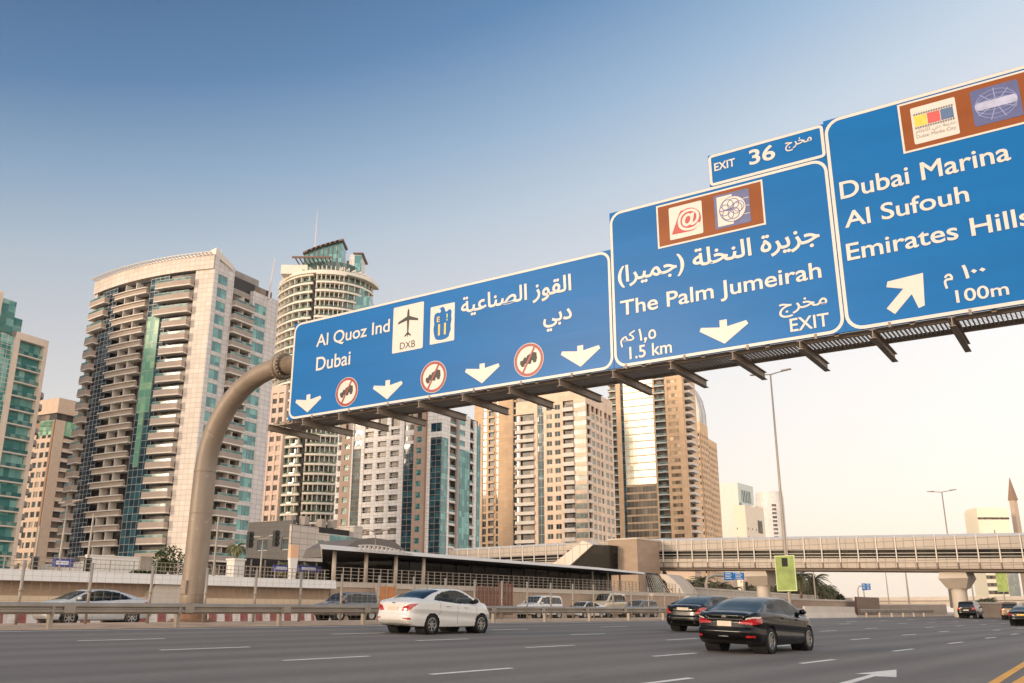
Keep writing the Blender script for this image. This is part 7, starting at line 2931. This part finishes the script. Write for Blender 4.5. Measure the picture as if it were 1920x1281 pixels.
wall_run('pale low wall running from behind the black sedan to the rusty hoarding', 1225, 1612, 44, 46, .75, 2.9, 'tan_wall')
wall_run('beige upper terrace wall in front of the palm grove', 1290, 1600, 60, 75, .75, 4.6, 'clad')
wall_run('ribbed grey fence wall leading to the right bridge pier', 1650, 1775, 42, 33, .75, 2.35, 'balcony_dark', True, 'boundary_wall', 1.4)
wall_run('long pale wall at the far right below the flyover', 1800, 1990, 24, 17, .6, 2.3, 'tan_wall')
o = wall_run('rusty brown hoarding beyond the far end of the concrete barrier', 1608, 1650, 44, 44, .75, 3.6, 'red_wood', False, 'hoarding', .5)
fo = thing('flyover', 'pale concrete flyover crossing far behind the right bridge pier', 'flyover', W(300, 0, 0), ROAD_ROT)
La, za_ = atT(1500, 1122, 300)
Lb, zb_ = atT(1985, 1122, 300)
mb = MB()
mb.box(0, 9, Lb, La, za_ - 2.6, za_ - 1.0)
mb.box(-.8, 10, Lb, La, za_ - 1.0, za_ + .1)
mb.build('deck', M['pale_concrete'], fo)
for u in (.1, .3, .5, .7, .9):
    L = Lb + (La - Lb) * u
    mb = MB()
    mb.tube([(4, L, .6), (4, L, za_ - 2.6)], 1.2, 14)
    mb.build('pier', M['pale_concrete'], fo)
for px0, px1, py, Y, lb in ((1346, 1372, 1082, 230, 'small beige villa behind the palms left of the bridge pier'), (1392, 1424, 1076, 240, 'larger beige villa behind the bridge pier'), (1250, 1300, 1072, 220, 'beige podium block behind the stair canopy')):
    a, b = atY(px0, py, Y), atY(px1, py, Y)
    o = thing('villa', lb, 'house', (a.x, Y, .7), -radians(20), 'beige houses beyond the bridge')
    w, h = (b.x - a.x) * 1.05, a.z - .7
    mb = MB()
    mb.box(0, w, 0, 9, 0, h)
    mb.box(-.2, w + .2, -.2, 9.2, h + .002, h + .4)
    mb.build('wall', M['pink_wall'], o)
    for i in range(3):
        for j in range(2):
            wn = MB()
            wn.box(w * (.12 + .3 * i), w * (.26 + .3 * i), -.12, -.004, h * (.18 + .4 * j), h * (.40 + .4 * j))
            wn.build('window', M['recess'], o)

# far right: pale hotel slab and spire
M['haze_pale'] = mat('haze_pale_wall', (250, 236, 206), 0.8, var=0.03)  # distance haze painted into the wall colour
hp = atY(1852, 1100, 700)
hq = atY(1912, 1100, 700)
ht = atY(1832, 946, 700)
o = thing('hotel_tower', 'very pale wide tower with haze in its colour above the right end of the footbridge', 'tower', (hp.x, hp.y, .7), 0.0)
w = hq.x - hp.x
mb = MB()
mb.box(0, w, 0, 20, 0, ht.z - 5)
mb.box(.8, w - .8, .8, 19, ht.z - 5, ht.z - 3)
mb.build('wall', M['haze_pale'], o)
for i in range(5):
    sb2 = MB()
    sb2.box(0, w * .62, -.5, -.004, 8 + i * 5.5, 10.5 + i * 5.5)
    sb2.build('window_band', M['recess'], o)
gb2 = MB()
gb2.box(w * .66, w, -.6, -.004, 6, 40)
gb2.build('glass_strip', M['stripe_glass'], o)
tb2 = MB()
tb2.box(0, w, -.3, -.003, ht.z - 12.0, ht.z - 10.5)
tb2.build('sign_band', M['recess'], o)
sp_ = atY(1925, 1100, 720)
zt_ = atY(1893, 897, 720).z
zm_ = atY(1897, 940, 720).z
o = thing('spire_tower', 'slender brown spire rising beside the pale hazy tower', 'tower', (sp_.x, sp_.y, .7), radians(20))
mb = MB()
mb.hexa([(-2.2, -2.2, 0), (2.2, -2.2, 0), (2.2, 2.2, 0), (-2.2, 2.2, 0), (-2.0, -2.0, zm_), (2.0, -2.0, zm_), (2.0, 2.0, zm_), (-2.0, 2.0, zm_)])
mb.build('shaft', M['pink_wall'], o)
mb = MB()
mb.hexa([(-2.6, -2.6, zm_ + .01), (2.6, -2.6, zm_ + .01), (2.6, 2.6, zm_ + .01), (-2.6, 2.6, zm_ + .01), (-.1, -.1, zt_), (.1, -.1, zt_), (.1, .1, zt_), (-.1, .1, zt_)])
mb.build('spire', M['brown_wall'], o)

# ------------------------------------------------------------------ dusty evening air
hz = MB()
hz.box(-5200, 5200, -3200, 7000, -1.9, 240)
hm = bpy.data.materials.new('haze_air')
hm.use_nodes = True
t = hm.node_tree
t.nodes.clear()
ho = t.nodes.new('ShaderNodeOutputMaterial')
pv = t.nodes.new('ShaderNodeVolumePrincipled')
pv.inputs['Color'].default_value = (1.0, 0.96, 0.92, 1)
pv.inputs['Density'].default_value = HAZE
pv.inputs['Anisotropy'].default_value = 0.2
t.links.new(pv.outputs[0], ho.inputs['Volume'])
if HAZE > 0:
    stuff(hz.build('haze', hm))
